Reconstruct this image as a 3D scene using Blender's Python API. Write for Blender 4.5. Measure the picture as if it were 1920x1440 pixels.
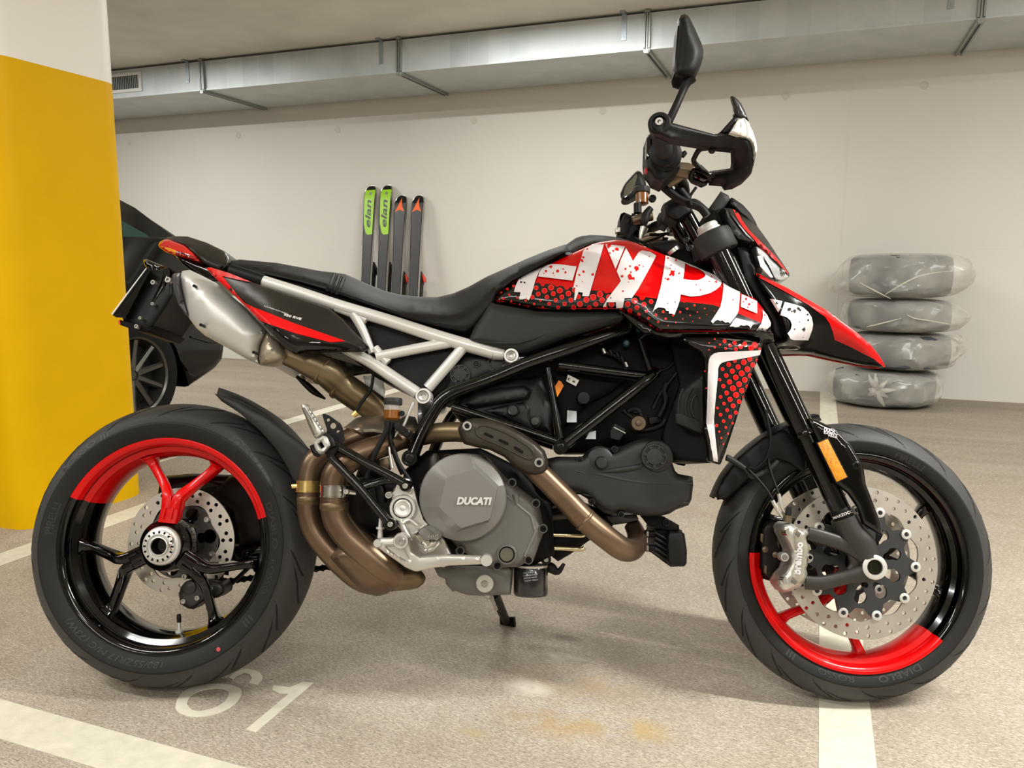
import bpy, bmesh, math, random
import numpy as np
from mathutils import Vector as V, Matrix
from mathutils.geometry import delaunay_2d_cdt
from mathutils.bvhtree import BVHTree

random.seed(7)
for o in list(bpy.data.objects): bpy.data.objects.remove(o)
SC = bpy.context.scene
COL = SC.collection
PI = math.pi
RAD = PI / 180

# ------------------------------------------------------------------ camera
# room frame: X along the back wall, Y towards the back wall, Z up; camera stands over the origin
FPX, PITCH, ROLL, CAMH, PHI = 1492.18, 8.4787 * RAD, -0.26937 * RAD, 0.92904, -20.95485 * RAD
def _room(p):
    c, s = math.cos(PHI), math.sin(PHI)
    return np.array([p[0] * c + p[1] * s, -p[0] * s + p[1] * c, p[2]])
_f = np.array([0, math.cos(PITCH), -math.sin(PITCH)]); _r = np.array([1.0, 0, 0]); _d = np.cross(_f, _r)
_R = math.cos(ROLL) * _r + math.sin(ROLL) * _d
_D = -math.sin(ROLL) * _r + math.cos(ROLL) * _d
CR, CD, CF = _room(_R), _room(_D), _room(_f)
CAM = np.array([0, 0, CAMH])
cam = bpy.data.cameras.new('camera'); camo = bpy.data.objects.new('camera', cam); COL.objects.link(camo)
camo.matrix_world = Matrix(((CR[0], -CD[0], -CF[0], 0), (CR[1], -CD[1], -CF[1], 0), (CR[2], -CD[2], -CF[2], CAMH), (0, 0, 0, 1)))
cam.sensor_width = 36; cam.lens = 36 * FPX / 1920; cam.clip_start = 0.02; cam.clip_end = 100
SC.camera = camo

# ------------------------------------------------------------------ world, lamps, exposure
SC.view_settings.view_transform = 'Standard'; SC.view_settings.look = 'None'
SC.view_settings.gamma = 1; SC.view_settings.use_curve_mapping = False
SC.view_settings.exposure = -0.2
w = bpy.data.worlds.new('garage_ambient'); SC.world = w; w.use_nodes = True
w.node_tree.nodes['Background'].inputs[0].default_value = (1, .95, .86, 1)
w.node_tree.nodes['Background'].inputs[1].default_value = 0.05
LAMP = 2.0
def strip_lamp(x, y, lx, ly, watt, z=2.57, col=(1, .995, .955)):
    l = bpy.data.lights.new('fluorescent_light', 'AREA'); l.shape = 'RECTANGLE'; l.size = lx; l.size_y = ly
    l.energy = watt * LAMP; l.color = col
    o = bpy.data.objects.new('fluorescent_light', l); COL.objects.link(o); o.location = (x, y, z)
    return o
strip_lamp(1.8, 1.62, 1.3, .08, 84)
strip_lamp(2.6, 4.3, 1.5, .08, 24)
strip_lamp(-1.9, 4.6, 1.5, .08, 30)
strip_lamp(-1.9, -.3, 1.5, .08, 26)
strip_lamp(.6, -1.4, 1.5, .08, 26)
strip_lamp(-4.4, -.3, 1.5, .08, 40)
strip_lamp(-5.6, 4.2, 1.5, .08, 48)
strip_lamp(4.4, 3.0, 1.5, .08, 30)
strip_lamp(3.4, -1.2, 1.5, .08, 30)
strip_lamp(-1.0, -4.0, 1.5, .08, 40)

# ------------------------------------------------------------------ pixel rays -> points
def ray(u, v): return CF + (u - 960) / FPX * CR + (v - 720) / FPX * CD
def on_z(u, v, z=0.0):
    d = ray(u, v); return CAM + d * ((z - CAMH) / d[2])
def on_y(u, v, y):
    d = ray(u, v); return CAM + d * (y / d[1])
def on_x(u, v, x):
    d = ray(u, v); return CAM + d * (x / d[0])
# motorcycle frame: X forwards, Y to its left (away from the camera), Z up along the leaning frame
_psi, _L = -1.58366 * RAD, 14.746605 * RAD
_hx = np.array([math.cos(_psi), math.sin(_psi), 0]); _la = np.array([-math.sin(_psi), math.cos(_psi), 0]); _z = np.array([0, 0, 1.0])
BX = _room(_hx); BY = _room(math.cos(_L) * _la - math.sin(_L) * _z); BZ = _room(math.cos(_L) * _z + math.sin(_L) * _la)
BO = _room(np.array([-.7542366, 1.6433295, 0]))
BM = Matrix(((BX[0], BY[0], BZ[0], BO[0]), (BX[1], BY[1], BZ[1], BO[1]), (BX[2], BY[2], BZ[2], BO[2]), (0, 0, 0, 1)))
B3 = np.array([BX, BY, BZ])
CB = B3 @ (CAM - BO)
WB, ZR, ZF = 1.498, .3171, .3021           # wheelbase, hub heights in the motorcycle frame
def P(u, v, y):
    d = B3 @ ray(u, v); return V(CB + d * ((y - CB[1]) / d[1]))
def T(*pts): return [P(*p) for p in pts]
def S(u, v, y):
    p = np.array(P(u, v, y)); w_ = BO + p @ B3; return float((w_ - CAM) @ CF) / FPX   # metres per pixel there
def zm(x0, y0, s): return lambda *pts: [(x0 + p[0] / s, y0 + p[1] / s) + tuple(p[2:]) for p in pts]
def wy(pts, y): return [(p[0], p[1], y) for p in pts]

# ------------------------------------------------------------------ materials
def lin(c):
    if isinstance(c, str): c = [int(c[i:i + 2], 16) / 255 for i in (0, 2, 4)]
    return tuple(x / 12.92 if x <= .04045 else ((x + .055) / 1.055) ** 2.4 for x in c) + (1,)
MATS = {}
def mat(name, col, rough=.5, metal=0, coat=0, bump=0, bscale=300, var=0, vscale=20, spec=.5, trans=0, emit=0, alpha=1, aniso=0, col2=None, rvar=0):
    if name in MATS: return MATS[name]
    m = bpy.data.materials.new(name); m.use_nodes = True; nt = m.node_tree; b = nt.nodes['Principled BSDF']; L = nt.links
    b.inputs['Base Color'].default_value = lin(col); b.inputs['Roughness'].default_value = rough; b.inputs['Metallic'].default_value = metal
    b.inputs['Coat Weight'].default_value = coat; b.inputs['Coat Roughness'].default_value = .04; b.inputs['Specular IOR Level'].default_value = spec
    b.inputs['Transmission Weight'].default_value = trans; b.inputs['Alpha'].default_value = alpha
    if emit: b.inputs['Emission Color'].default_value = lin(col); b.inputs['Emission Strength'].default_value = emit
    tc = nt.nodes.new('ShaderNodeTexCoord')
    if var or col2 or rvar:
        n = nt.nodes.new('ShaderNodeTexNoise'); n.inputs['Scale'].default_value = vscale; n.inputs['Detail'].default_value = 5
        L.new(tc.outputs['Object'], n.inputs['Vector'])
        if var or col2:
            mx = nt.nodes.new('ShaderNodeMix'); mx.data_type = 'RGBA'
            c = lin(col); mx.inputs[6].default_value = lin(col) if col2 else tuple(x * (1 - var) for x in c[:3]) + (1,)
            mx.inputs[7].default_value = lin(col2) if col2 else tuple(min(1, x * (1 + var)) for x in c[:3]) + (1,)
            rp = nt.nodes.new('ShaderNodeMapRange'); rp.inputs[1].default_value = .3; rp.inputs[2].default_value = .7
            L.new(n.outputs[0], rp.inputs[0]); L.new(rp.outputs[0], mx.inputs[0]); L.new(mx.outputs[2], b.inputs['Base Color'])
        if rvar:
            r2 = nt.nodes.new('ShaderNodeMapRange'); r2.inputs[3].default_value = rough - rvar; r2.inputs[4].default_value = rough + rvar
            L.new(n.outputs[0], r2.inputs[0]); L.new(r2.outputs[0], b.inputs['Roughness'])
    if bump:
        n2 = nt.nodes.new('ShaderNodeTexNoise'); n2.inputs['Scale'].default_value = bscale; n2.inputs['Detail'].default_value = 3
        L.new(tc.outputs['Object'], n2.inputs['Vector'])
        bp = nt.nodes.new('ShaderNodeBump'); bp.inputs['Strength'].default_value = bump; bp.inputs['Distance'].default_value = .002
        L.new(n2.outputs[0], bp.inputs['Height']); L.new(bp.outputs[0], b.inputs['Normal'])
    MATS[name] = m
    return m

# ------------------------------------------------------------------ geometry kit
def spline(pts, sub, closed=False):
    pts = [tuple(p) for p in pts]; n = len(pts)
    if sub <= 1 or n < 3: return [np.array(p, float) for p in pts]
    A = [np.array(p, float) for p in pts]; out = []
    rng = range(n if closed else n - 1)
    for i in rng:
        if closed: p0, p1, p2, p3 = A[(i - 1) % n], A[i], A[(i + 1) % n], A[(i + 2) % n]
        else: p0, p1, p2, p3 = A[max(i - 1, 0)], A[i], A[i + 1], A[min(i + 2, n - 1)]
        for k in range(sub):
            t = k / sub; t2, t3 = t * t, t * t * t
            out.append(.5 * (2 * p1 + (p2 - p0) * t + (2 * p0 - 5 * p1 + 4 * p2 - p3) * t2 + (3 * p1 - p0 - 3 * p2 + p3) * t3))
    if not closed: out.append(A[-1])
    return out
class G:
    def __init__(s): s.v = []; s.f = []; s.m = []; s.mi = 0
    def add(s, vs, fs):
        o = len(s.v); s.v += [tuple(p) for p in vs]
        for f in fs: s.f.append(tuple(i + o for i in f)); s.m.append(s.mi)
        return s
    def tube(s, pts, r, n=14, sub=5, caps=True, closed=False, sec=None, up=None):
        """sec=(w,t): rounded box section (multiples of r), t along `up`"""
        if not isinstance(r, (list, tuple)): r = [r] * len(pts)
        q = spline([tuple(p) + (rr,) for p, rr in zip(pts, r)], sub, closed)
        C = [np.array(p[:3]) for p in q]; Rr = [p[3] for p in q]; N = len(C)
        if up is None:
            t0 = C[1] - C[0]; a = np.array([0, 1.0, 0]) if abs(t0[1]) < .8 * np.linalg.norm(t0) else np.array([1.0, 0, 0])
        else: a = np.array(up, float)
        rings = []
        for i in range(N):
            t = (C[(i + 1) % N] - C[i - 1]) if (closed or 0 < i < N - 1) else (C[1] - C[0] if i == 0 else C[-1] - C[-2])
            t = t / (np.linalg.norm(t) + 1e-12)
            x = np.cross(a, t); x /= (np.linalg.norm(x) + 1e-12); y = np.cross(t, x)
            if up is None: a = y
            ring = []
            for k in range(n):
                an = 2 * PI * k / n + (PI / n if sec else 0); c_, s_ = math.cos(an), math.sin(an)
                if sec:
                    e = sec[2] if len(sec) > 2 else .45
                    c_ = sec[0] * math.copysign(abs(c_) ** e, c_); s_ = sec[1] * math.copysign(abs(s_) ** e, s_)
                ring.append(C[i] + Rr[i] * (c_ * x + s_ * y))
            rings.append(ring)
        vs = [p for rg in rings for p in rg]; fs = []
        for i in range(N if closed else N - 1):
            j = (i + 1) % N
            for k in range(n): k2 = (k + 1) % n; fs.append((i * n + k, i * n + k2, j * n + k2, j * n + k))
        if caps and not closed:
            fs.append(tuple(range(n))[::-1]); fs.append(tuple((N - 1) * n + k for k in range(n)))
        return s.add(vs, fs)
    def lathe(s, c, axis, prof, n=32, close=False, a0=0, a1=2 * PI, fm=None):
        """prof: list of (radius, height along axis); close joins last to first"""
        c = np.array(c, float); ax = np.array(axis, float); ax /= np.linalg.norm(ax)
        e = np.array([1.0, 0, 0]) if abs(ax[0]) < .8 else np.array([0, 0, 1.0])
        x = np.cross(e, ax); x /= np.linalg.norm(x); x = np.cross(ax, x); y = np.cross(ax, x)
        full = abs(a1 - a0 - 2 * PI) < 1e-6; na = n if full else n + 1
        vs = []; fs = []; fmi = []; m = len(prof)
        for k in range(na):
            an = a0 + (a1 - a0) * k / n
            for (r, h) in prof: vs.append(c + ax * h + r * (math.cos(an) * x + math.sin(an) * y))
        for k in range(n):
            k2 = (k + 1) % na
            for i in range(m if close else m - 1):
                j = (i + 1) % m; fs.append((k * m + i, k * m + j, k2 * m + j, k2 * m + i))
        if full and not close:
            if prof[0][0] > 1e-6: fs.append(tuple(k * m for k in range(na)))
            if prof[-1][0] > 1e-6: fs.append(tuple(k * m + m - 1 for k in range(na))[::-1])
        return s.add(vs, fs)
    def box(s, c, x, y, z):
        c = np.array(c, float); x, y, z = (np.array(q, float) for q in (x, y, z))
        vs = [c + a * x + b * y + d * z for a in (-1, 1) for b in (-1, 1) for d in (-1, 1)]
        return s.add(vs, [(0, 1, 3, 2), (4, 6, 7, 5), (0, 4, 5, 1), (2, 3, 7, 6), (0, 2, 6, 4), (1, 5, 7, 3)])
    def bm(s, b):
        b.verts.ensure_lookup_table(); b.verts.index_update()
        s.add([v.co for v in b.verts], [[v.index for v in f.verts] for f in b.faces]); b.free(); return s
    def prism3(s, front, back, bevel=0, seg=2):
        b = bmesh.new(); n = len(front)
        A = [b.verts.new(p) for p in front]; Z = [b.verts.new(p) for p in back]
        b.faces.new(A); b.faces.new(Z[::-1])
        for i in range(n): b.faces.new((A[i], Z[i], Z[(i + 1) % n], A[(i + 1) % n]))
        if bevel:
            b.edges.ensure_lookup_table()
            ed = [e for e in b.edges if (e.verts[0] in A) == (e.verts[1] in A)]
            bmesh.ops.bevel(b, geom=ed, offset=bevel, segments=seg, affect='EDGES', profile=.6, clamp_overlap=True)
        bmesh.ops.triangulate(b, faces=[f for f in b.faces if len(f.verts) > 4])
        bmesh.ops.recalc_face_normals(b, faces=b.faces)
        return s.bm(b)
    def prism(s, pts, y, t, bevel=.002, seg=2, sm=1):
        """pixel outline (u,v[,y]) at lateral y, thickness t away from the viewer"""
        pts = [p if len(p) > 2 else (p[0], p[1], y) for p in pts]
        if sm > 1: pts = [tuple(p) for p in spline(pts, sm, True)]
        A = [P(*p) for p in pts]; Z = [p + V((0, t, 0)) for p in A]
        return s.prism3(A, Z, bevel, seg)
def inside(poly, pts):
    x, y = pts[:, 0], pts[:, 1]; r = np.zeros(len(pts), bool); n = len(poly)
    for i in range(n):
        x1, y1 = poly[i][:2]; x2, y2 = poly[(i + 1) % n][:2]
        if y1 == y2: continue
        c = ((y1 > y) != (y2 > y)) & (x < (x2 - x1) * (y - y1) / (y2 - y1) + x1); r ^= c
    return r
def seg_dist(poly, pts):
    d = np.full(len(pts), 1e9); n = len(poly)
    for i in range(n):
        a = np.array(poly[i][:2], float); b = np.array(poly[(i + 1) % n][:2], float); ab = b - a; L2 = ab @ ab
        if L2 < 1e-12: continue
        t = np.clip(((pts - a) @ ab) / L2, 0, 1); q = a + t[:, None] * ab
        d = np.minimum(d, np.hypot(*(pts - q).T))
    return d
def resamp(poly, step):
    out = []; n = len(poly)
    for i in range(n):
        a = np.array(poly[i], float); b = np.array(poly[(i + 1) % n], float); L = np.hypot(*(b - a)[:2]); k = max(1, int(math.ceil(L / step)))
        if L < 1e-9: continue
        for j in range(k): out.append(a + (b - a) * j / k)
    return out
def fill(poly, step, holes=(), grid=True, rings=()):
    """triangulate a 2D outline with holes -> pts, tris, dist to outline, boundary edges"""
    loops = [resamp([p[:2] for p in poly], step)] + [resamp([p[:2] for p in h], step) for h in holes]
    vs = []; ed = []
    for lp in loops:
        o = len(vs); vs += [tuple(p) for p in lp]; ed += [(o + i, o + (i + 1) % len(lp)) for i in range(len(lp))]
    clear = step * .45
    if rings:
        A = np.array([p for i, p in enumerate(loops[0]) if i == 0 or np.hypot(*(np.array(p) - loops[0][i - 1])) > 1e-6]); n = len(A)
        ar_ = .5 * np.sum(A[:, 0] * np.roll(A[:, 1], -1) - np.roll(A[:, 0], -1) * A[:, 1]); t = np.roll(A, -1, 0) - np.roll(A, 1, 0)
        nn = np.stack([-t[:, 1], t[:, 0]], 1) * (1 if ar_ > 0 else -1); nn /= np.hypot(*nn.T)[:, None] + 1e-9
        for dist in rings:
            q = A + nn * dist; k = inside(loops[0], q) & (seg_dist(loops[0], q) > dist * .93)
            for h_ in loops[1:]: k &= ~inside(h_, q) & (seg_dist(h_, q) > step * .4)
            q = q[k]; sp = max(step * .35, dist * .3); last = None
            for p in q:
                if last is None or np.hypot(*(p - last)) > sp: vs.append(tuple(p)); last = p
        clear = max(rings) + step * .5
    if grid:
        A = np.array(loops[0]); x0, y0 = A.min(0); x1, y1 = A.max(0); g = []
        ny = int((y1 - y0) / (step * .866)) + 1
        for j in range(ny + 1):
            for i in range(int((x1 - x0) / step) + 2): g.append((x0 + (i + .5 * (j % 2)) * step, y0 + j * step * .866))
        if g:
            g = np.array(g); k = inside(loops[0], g)
            for h in loops[1:]: k &= ~inside(h, g)
            for li, lp in enumerate(loops): k &= seg_dist(lp, g) > (clear if li == 0 else step * .45)
            vs += [tuple(p) for p in g[k]]
    r = delaunay_2d_cdt([V(p) for p in vs], ed, [], 0, 1e-7)
    pts = np.array([tuple(p) for p in r[0]]); tris = np.array([t for t in r[2] if len(t) == 3])
    c = pts[tris].mean(1); k = inside(loops[0], c)
    for h in loops[1:]: k &= ~inside(h, c)
    tris = tris[k]
    a = pts[tris]; ar = (a[:, 1, 0] - a[:, 0, 0]) * (a[:, 2, 1] - a[:, 0, 1]) - (a[:, 2, 0] - a[:, 0, 0]) * (a[:, 1, 1] - a[:, 0, 1])
    tris[ar < 0] = tris[ar < 0][:, ::-1]
    d = np.full(len(pts), 1e9)
    for lp in loops: d = np.minimum(d, seg_dist(lp, pts))
    E = {}
    for t in tris:
        for i in range(3):
            a_, b_ = int(t[i]), int(t[(i + 1) % 3])
            if (b_, a_) in E: del E[(b_, a_)]
            else: E[(a_, b_)] = 1
    return pts, tris, d, list(E)
def idw(poly, pts):
    q = np.array(resamp(poly, 8)); d = np.hypot(pts[:, None, 0] - q[None, :, 0], pts[:, None, 1] - q[None, :, 1]) + .5
    w_ = 1 / d ** 2.6; return (w_ * q[None, :, 2]).sum(1) / w_.sum(1)
def shell(pts, tris, bd, front, back):
    """two skins plus a wall around every boundary; front triangles face the viewer"""
    n = len(pts); g = G(); vs = list(front) + list(back)
    fs = [tuple(int(i) for i in t) for t in tris] + [tuple(int(i) + n for i in t[::-1]) for t in tris] + [(b, a, a + n, b + n) for a, b in bd]
    return g.add(vs, fs)
def panel(outline, bulge=0, w=20, thick=.004, step=7, holes=(), sm=1, mirror=None, prof=2.0, crease=None):
    """skin over a pixel outline of (u,v,y); swells towards the viewer by bulge within w pixels of the edge.
    mirror=yc: closed body, back is the front mirrored about y=yc (a whole rounded body)"""
    if sm > 1: outline = [tuple(p) for p in spline(outline, sm, True)]
    pts, tris, d, bd = fill(outline, step, holes, True, [w * q for q in ((.05, .18, .4, .7) if w >= 10 else (.12, .5))] if bulge else ())
    y = idw(outline, pts)
    t = np.clip(d / w, 0, 1); y = y - bulge * (1 - (1 - t) ** prof) ** (1 / prof)
    if crease is not None: y = y + np.array([crease(p[0], p[1]) for p in pts]) * t
    fr = [P(p[0], p[1], yy) for p, yy in zip(pts, y)]
    if mirror is None: bk = [p + V((0, thick, 0)) for p in fr]
    else: bk = [V((p.x, 2 * mirror - p.y, p.z)) for p in fr]
    return shell(pts, tris, bd, fr, bk)
def link(o, parent=None):
    COL.objects.link(o)
    if parent is not None: o.parent = parent
    return o
def part(name, g, m, parent=None, ang=38, label=None, kind=None, flip=False):
    me = bpy.data.meshes.new(name); me.from_pydata([tuple(p) for p in g.v], [], g.f)
    ms = m if isinstance(m, (list, tuple)) else [m]
    for q in ms: me.materials.append(q)
    if len(ms) > 1: me.polygons.foreach_set('material_index', g.m)
    b = bmesh.new(); b.from_mesh(me)
    bmesh.ops.remove_doubles(b, verts=b.verts, dist=1e-6)
    bmesh.ops.recalc_face_normals(b, faces=b.faces); b.to_mesh(me); b.free()
    me.polygons.foreach_set('use_smooth', [True] * len(me.polygons))
    if ang < 180: me.set_sharp_from_angle(angle=ang * RAD)
    me.update()
    o = link(bpy.data.objects.new(name, me), parent)
    if label: o['label'] = label
    if kind: o['kind'] = kind
    return o
def mirrored(o, parent=None, label=None):
    me = o.data.copy(); co = np.zeros(len(me.vertices) * 3); me.vertices.foreach_get('co', co); co = co.reshape(-1, 3); co[:, 1] *= -1
    me.vertices.foreach_set('co', co.ravel()); me.flip_normals(); me.update()
    c = bpy.data.objects.new(o.name.split('.')[0], me); link(c, parent or o.parent)
    if label: c['label'] = label
    return c
def thing(name, label, cat, mw=None, group=None):
    o = bpy.data.objects.new(name, None); COL.objects.link(o); o.empty_display_size = .1
    if mw is not None: o.matrix_world = mw
    o['label'] = label; o['category'] = cat
    if group: o['group'] = group
    return o
def bvh(*objs):
    vs = []; fs = []
    for o in objs:
        k = len(vs); vs += [v.co.copy() for v in o.data.vertices]; fs += [[i + k for i in p.vertices] for p in o.data.polygons]
    return BVHTree.FromPolygons(vs, fs)
CBV = V(CB)
def onto(tree, u, v, off):
    d = V(B3 @ ray(u, v)).normalized(); h = tree.ray_cast(CBV, d)
    if h[0] is None: return None
    n = h[1] if h[1].dot(d) < 0 else -h[1]
    return h[0] + n * off * .6 - d * off
def nearest_on(poly, p):
    best = (1e18, p)
    for i in range(len(poly)):
        a = np.array(poly[i][:2], float); ab = np.array(poly[(i + 1) % len(poly)][:2], float) - a; L2 = ab @ ab
        if L2 < 1e-12: continue
        t = min(1, max(0, ((p - a) @ ab) / L2)); q = a + t * ab; dd = (p - q) @ (p - q)
        if dd < best[0]: best = (dd, q)
    return best[1]
def decal(g, tree, poly, off=.0012, step=4, holes=(), sm=1, clip=None):
    """flat print wrapped onto a surface"""
    if sm > 1: poly = [tuple(p) for p in spline(poly, sm, True)]
    pts, tris, d, bd = fill(poly, step, holes); q = [onto(tree, p[0], p[1], off) for p in pts]
    moved = set()
    if clip is not None:
        cen = np.mean([c[:2] for c in clip], axis=0)
        for i, p in enumerate(pts):
            if q[i] is None:
                a = nearest_on(clip, p); moved.add(i)
                for e in (.15, .5, 1.0, 1.8):
                    # step inwards across the outline
                    for an in np.linspace(0, 2 * PI, 12, endpoint=False):
                        b = a + e * np.array([math.cos(an), math.sin(an)]); q[i] = onto(tree, b[0], b[1], off)
                        if q[i] is not None: break
                    if q[i] is not None: break
    ix = {}; vs = []
    for i, p in enumerate(q):
        if p is not None: ix[i] = len(vs); vs.append(p)
    g.add(vs, [tuple(ix[int(i)] for i in t) for t in tris if all(int(i) in ix for i in t) and not all(int(i) in moved for i in t)]); return g
def dot(g, tree, u, v, r, off=.001, n=12):
    q = [onto(tree, u, v, off)] + [onto(tree, u + r * math.cos(2 * PI * k / n), v + r * math.sin(2 * PI * k / n), off) for k in range(n)]
    if q[0] is None: return
    fs = []; vs = [q[0]]; ix = {}
    for k in range(1, n + 1):
        if q[k] is not None and (q[k] - q[0]).length < .03: ix[k] = len(vs); vs.append(q[k])
    for k in range(1, n + 1):
        k2 = k % n + 1
        if k in ix and k2 in ix: fs.append((0, ix[k], ix[k2]))
    g.add(vs, fs)
_TX = {}
def text2d(s, bold=0.0, shear=0.0, ext=0.0):
    k = (s, bold, shear, ext)
    if k in _TX: return _TX[k]
    cu = bpy.data.curves.new('t', 'FONT'); cu.body = s; cu.size = 1; cu.offset = bold; cu.shear = shear; cu.resolution_u = 3
    o = bpy.data.objects.new('t', cu); COL.objects.link(o); dg = bpy.context.evaluated_depsgraph_get()
    me = bpy.data.meshes.new_from_object(o.evaluated_get(dg))
    b = bmesh.new(); b.from_mesh(me); bmesh.ops.triangulate(b, faces=b.faces); b.to_mesh(me); b.free()
    vs = [(v.co.x, v.co.y) for v in me.vertices]; fs = [tuple(p.vertices) for p in me.polygons]
    bpy.data.objects.remove(o); bpy.data.curves.remove(cu); bpy.data.meshes.remove(me)
    A = np.array(vs); A[:, 0] -= A[:, 0].min(); w_ = A[:, 0].max(); _TX[k] = (A, fs, w_)
    return _TX[k]
def text_px(g, s, tree, p0, p1, hgt, bold=.02, shear=0, off=.001):
    """lettering whose baseline runs from pixel p0 to p1, cap height hgt px, on a surface"""
    A, fs, w_ = text2d(s, bold, shear); a = np.array(p0, float); b = np.array(p1, float); ex = (b - a) / w_; n = np.array([ex[1], -ex[0]]); n = n / np.hypot(*n) * hgt / .7
    vs = []; ok = {}
    for i, q in enumerate(A):
        c = a + ex * q[0] + n * q[1]; h = onto(tree, c[0], c[1], off)
        if h is not None: ok[i] = len(vs); vs.append(h)
    g.add(vs, [tuple(ok[i] for i in f) for f in fs if all(i in ok for i in f)])
# ================================================================== setting
def nodes(m): return m.node_tree, m.node_tree.nodes, m.node_tree.links, m.node_tree.nodes['Principled BSDF']
def concrete_floor():
    m = mat('floor_concrete', 'a89d8b', .62, spec=.35); nt, N, L, b = nodes(m)
    tc = N.new('ShaderNodeTexCoord')
    def noise(scale, det=6, vec=None, rough=.6):
        n = N.new('ShaderNodeTexNoise'); n.inputs['Scale'].default_value = scale; n.inputs['Detail'].default_value = det; n.inputs['Roughness'].default_value = rough
        L.new(vec if vec is not None else tc.outputs['Object'], n.inputs['Vector']); return n.outputs[0]
    def mp(x, a, b_, c, d):
        r = N.new('ShaderNodeMapRange'); [setattr(r.inputs[i + 1], 'default_value', q) for i, q in enumerate((a, b_, c, d))]; L.new(x, r.inputs[0]); return r.outputs[0]
    def mix(f, c1, c2):
        x = N.new('ShaderNodeMix'); x.data_type = 'RGBA'
        for i, q in ((0, f), (6, c1), (7, c2)):
            if isinstance(q, (tuple, float)): x.inputs[i].default_value = q
            else: L.new(q, x.inputs[i])
        return x.outputs[2]
    st = N.new('ShaderNodeMapping'); st.inputs['Scale'].default_value = (.35, 1.6, 1); L.new(tc.outputs['Object'], st.inputs[0])
    st2 = N.new('ShaderNodeMapping'); st2.inputs['Scale'].default_value = (.5, 1.3, 1); st2.inputs['Rotation'].default_value = (0, 0, .5); L.new(tc.outputs['Object'], st2.inputs[0])
    big = noise(1.3, 5, st.outputs[0]); mid = noise(9, 5); fine = noise(260, 3, st2.outputs[0], .7); pores = noise(95, 4, st2.outputs[0], .75)
    c = mix(mp(big, .35, .68, 0, 1), lin('bcb0a0'), lin('a09382'))
    c = mix(mp(mid, .35, .7, 0, .55), c, lin('c9beb0'))
    c = mix(mp(fine, .44, .64, 0, .85), c, lin('7b7264'))
    c = mix(mp(pores, .58, .68, 0, .7), c, lin('655d54'))
    # towards the wall the slab is browner and streaked
    sx = N.new('ShaderNodeSeparateXYZ'); L.new(tc.outputs['Object'], sx.inputs[0])
    st3 = N.new('ShaderNodeMapping'); st3.inputs['Scale'].default_value = (.5, 4.5, 1); L.new(tc.outputs['Object'], st3.inputs[0])
    far = mp(sx.outputs[1], 1.7, 4.2, 0, .62); sk = mp(noise(1.6, 6, st3.outputs[0]), .35, .65, .7, 1.25)
    fm = N.new('ShaderNodeMath'); fm.operation = 'MULTIPLY'; fm.use_clamp = True; L.new(far, fm.inputs[0]); L.new(sk, fm.inputs[1])
    c = mix(fm.outputs[0], c, lin('7d7262'))
    st4 = N.new('ShaderNodeMapping'); st4.inputs['Scale'].default_value = (.45, 1.5, 1); st4.inputs['Rotation'].default_value = (0, 0, .35); L.new(tc.outputs['Object'], st4.inputs[0])
    c = mix(mp(noise(42, 6, st4.outputs[0], .8), .5, .68, 0, .5), c, lin('8d8271'))
    c = mix(mp(noise(150, 2, st4.outputs[0]), .56, .66, 0, .55), c, lin('d6ccbe'))
    c = mix(mp(noise(3.2, 4), .52, .72, 0, .35), c, lin('978a78'))
    # yellowish drips and pale spatter in front of the machine
    def spot(x, y, rx, ry, sc, lo, hi, colr, amt, c):
        mpg = N.new('ShaderNodeMapping'); mpg.vector_type = 'TEXTURE'; mpg.inputs['Location'].default_value = (x, y, 0); mpg.inputs['Scale'].default_value = (rx, ry, 1); L.new(tc.outputs['Object'], mpg.inputs[0])
        ln = N.new('ShaderNodeVectorMath'); ln.operation = 'LENGTH'; L.new(mpg.outputs[0], ln.inputs[0])
        f = mp(ln.outputs['Value'], .25, 1, 1, 0); n_ = mp(noise(sc, 4), lo, hi, 0, amt)
        mu = N.new('ShaderNodeMath'); mu.operation = 'MULTIPLY'; L.new(f, mu.inputs[0]); L.new(n_, mu.inputs[1])
        return mix(mu.outputs[0], c, lin(colr))
    for (u, v, rx, ry, colr, amt) in STAINS:
        q = on_z(u, v); c = spot(q[0], q[1], rx, ry, 11, .40, .55, colr, amt * 1.1, c)
    L.new(c, b.inputs['Base Color'])
    hb = N.new('ShaderNodeMath'); hb.operation = 'ADD'; L.new(fine, hb.inputs[0]); L.new(pores, hb.inputs[1])
    bp = N.new('ShaderNodeBump'); bp.inputs['Strength'].default_value = .55; bp.inputs['Distance'].default_value = .0025; L.new(hb.outputs[0], bp.inputs['Height']); L.new(bp.outputs[0], b.inputs['Normal'])
    return m
STAINS = [(1050, 1350, .16, .09, 'a88a55', .55), (1180, 1365, .12, .06, 'b5975c', .6), (1080, 1280, .2, .08, 'a8906a', .45), (990, 1290, .07, .04, 'cfc8b8', .9), (1060, 1235, .1, .03, 'cfc8b8', .6), (1060, 1195, .05, .02, '6a6358', .8), (890, 1372, .05, .03, 'b0a078', .6)]
def slab(name, a, b, m, kind='structure'):
    c = [(p + q) / 2 for p, q in zip(a, b)]; h = [(q - p) / 2 for p, q in zip(a, b)]
    return part(name, G().box(c, (h[0], 0, 0), (0, h[1], 0), (0, 0, h[2])), m, None, kind=kind)
YW, ZC = 6.35, 2.61
m_floor = concrete_floor()
m_wall = mat('wall_paint', 'dddad2', .75, var=.03, vscale=1.2, bump=.05, bscale=120, spec=.3)
m_ceil = mat('ceiling_concrete', 'e3e0d8', .8, var=.08, vscale=2.5, bump=.1, bscale=60, spec=.2)
floor = slab('floor', (-9.2, -7.2, -.1), (7.2, YW + .2, 0), m_floor)
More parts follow.
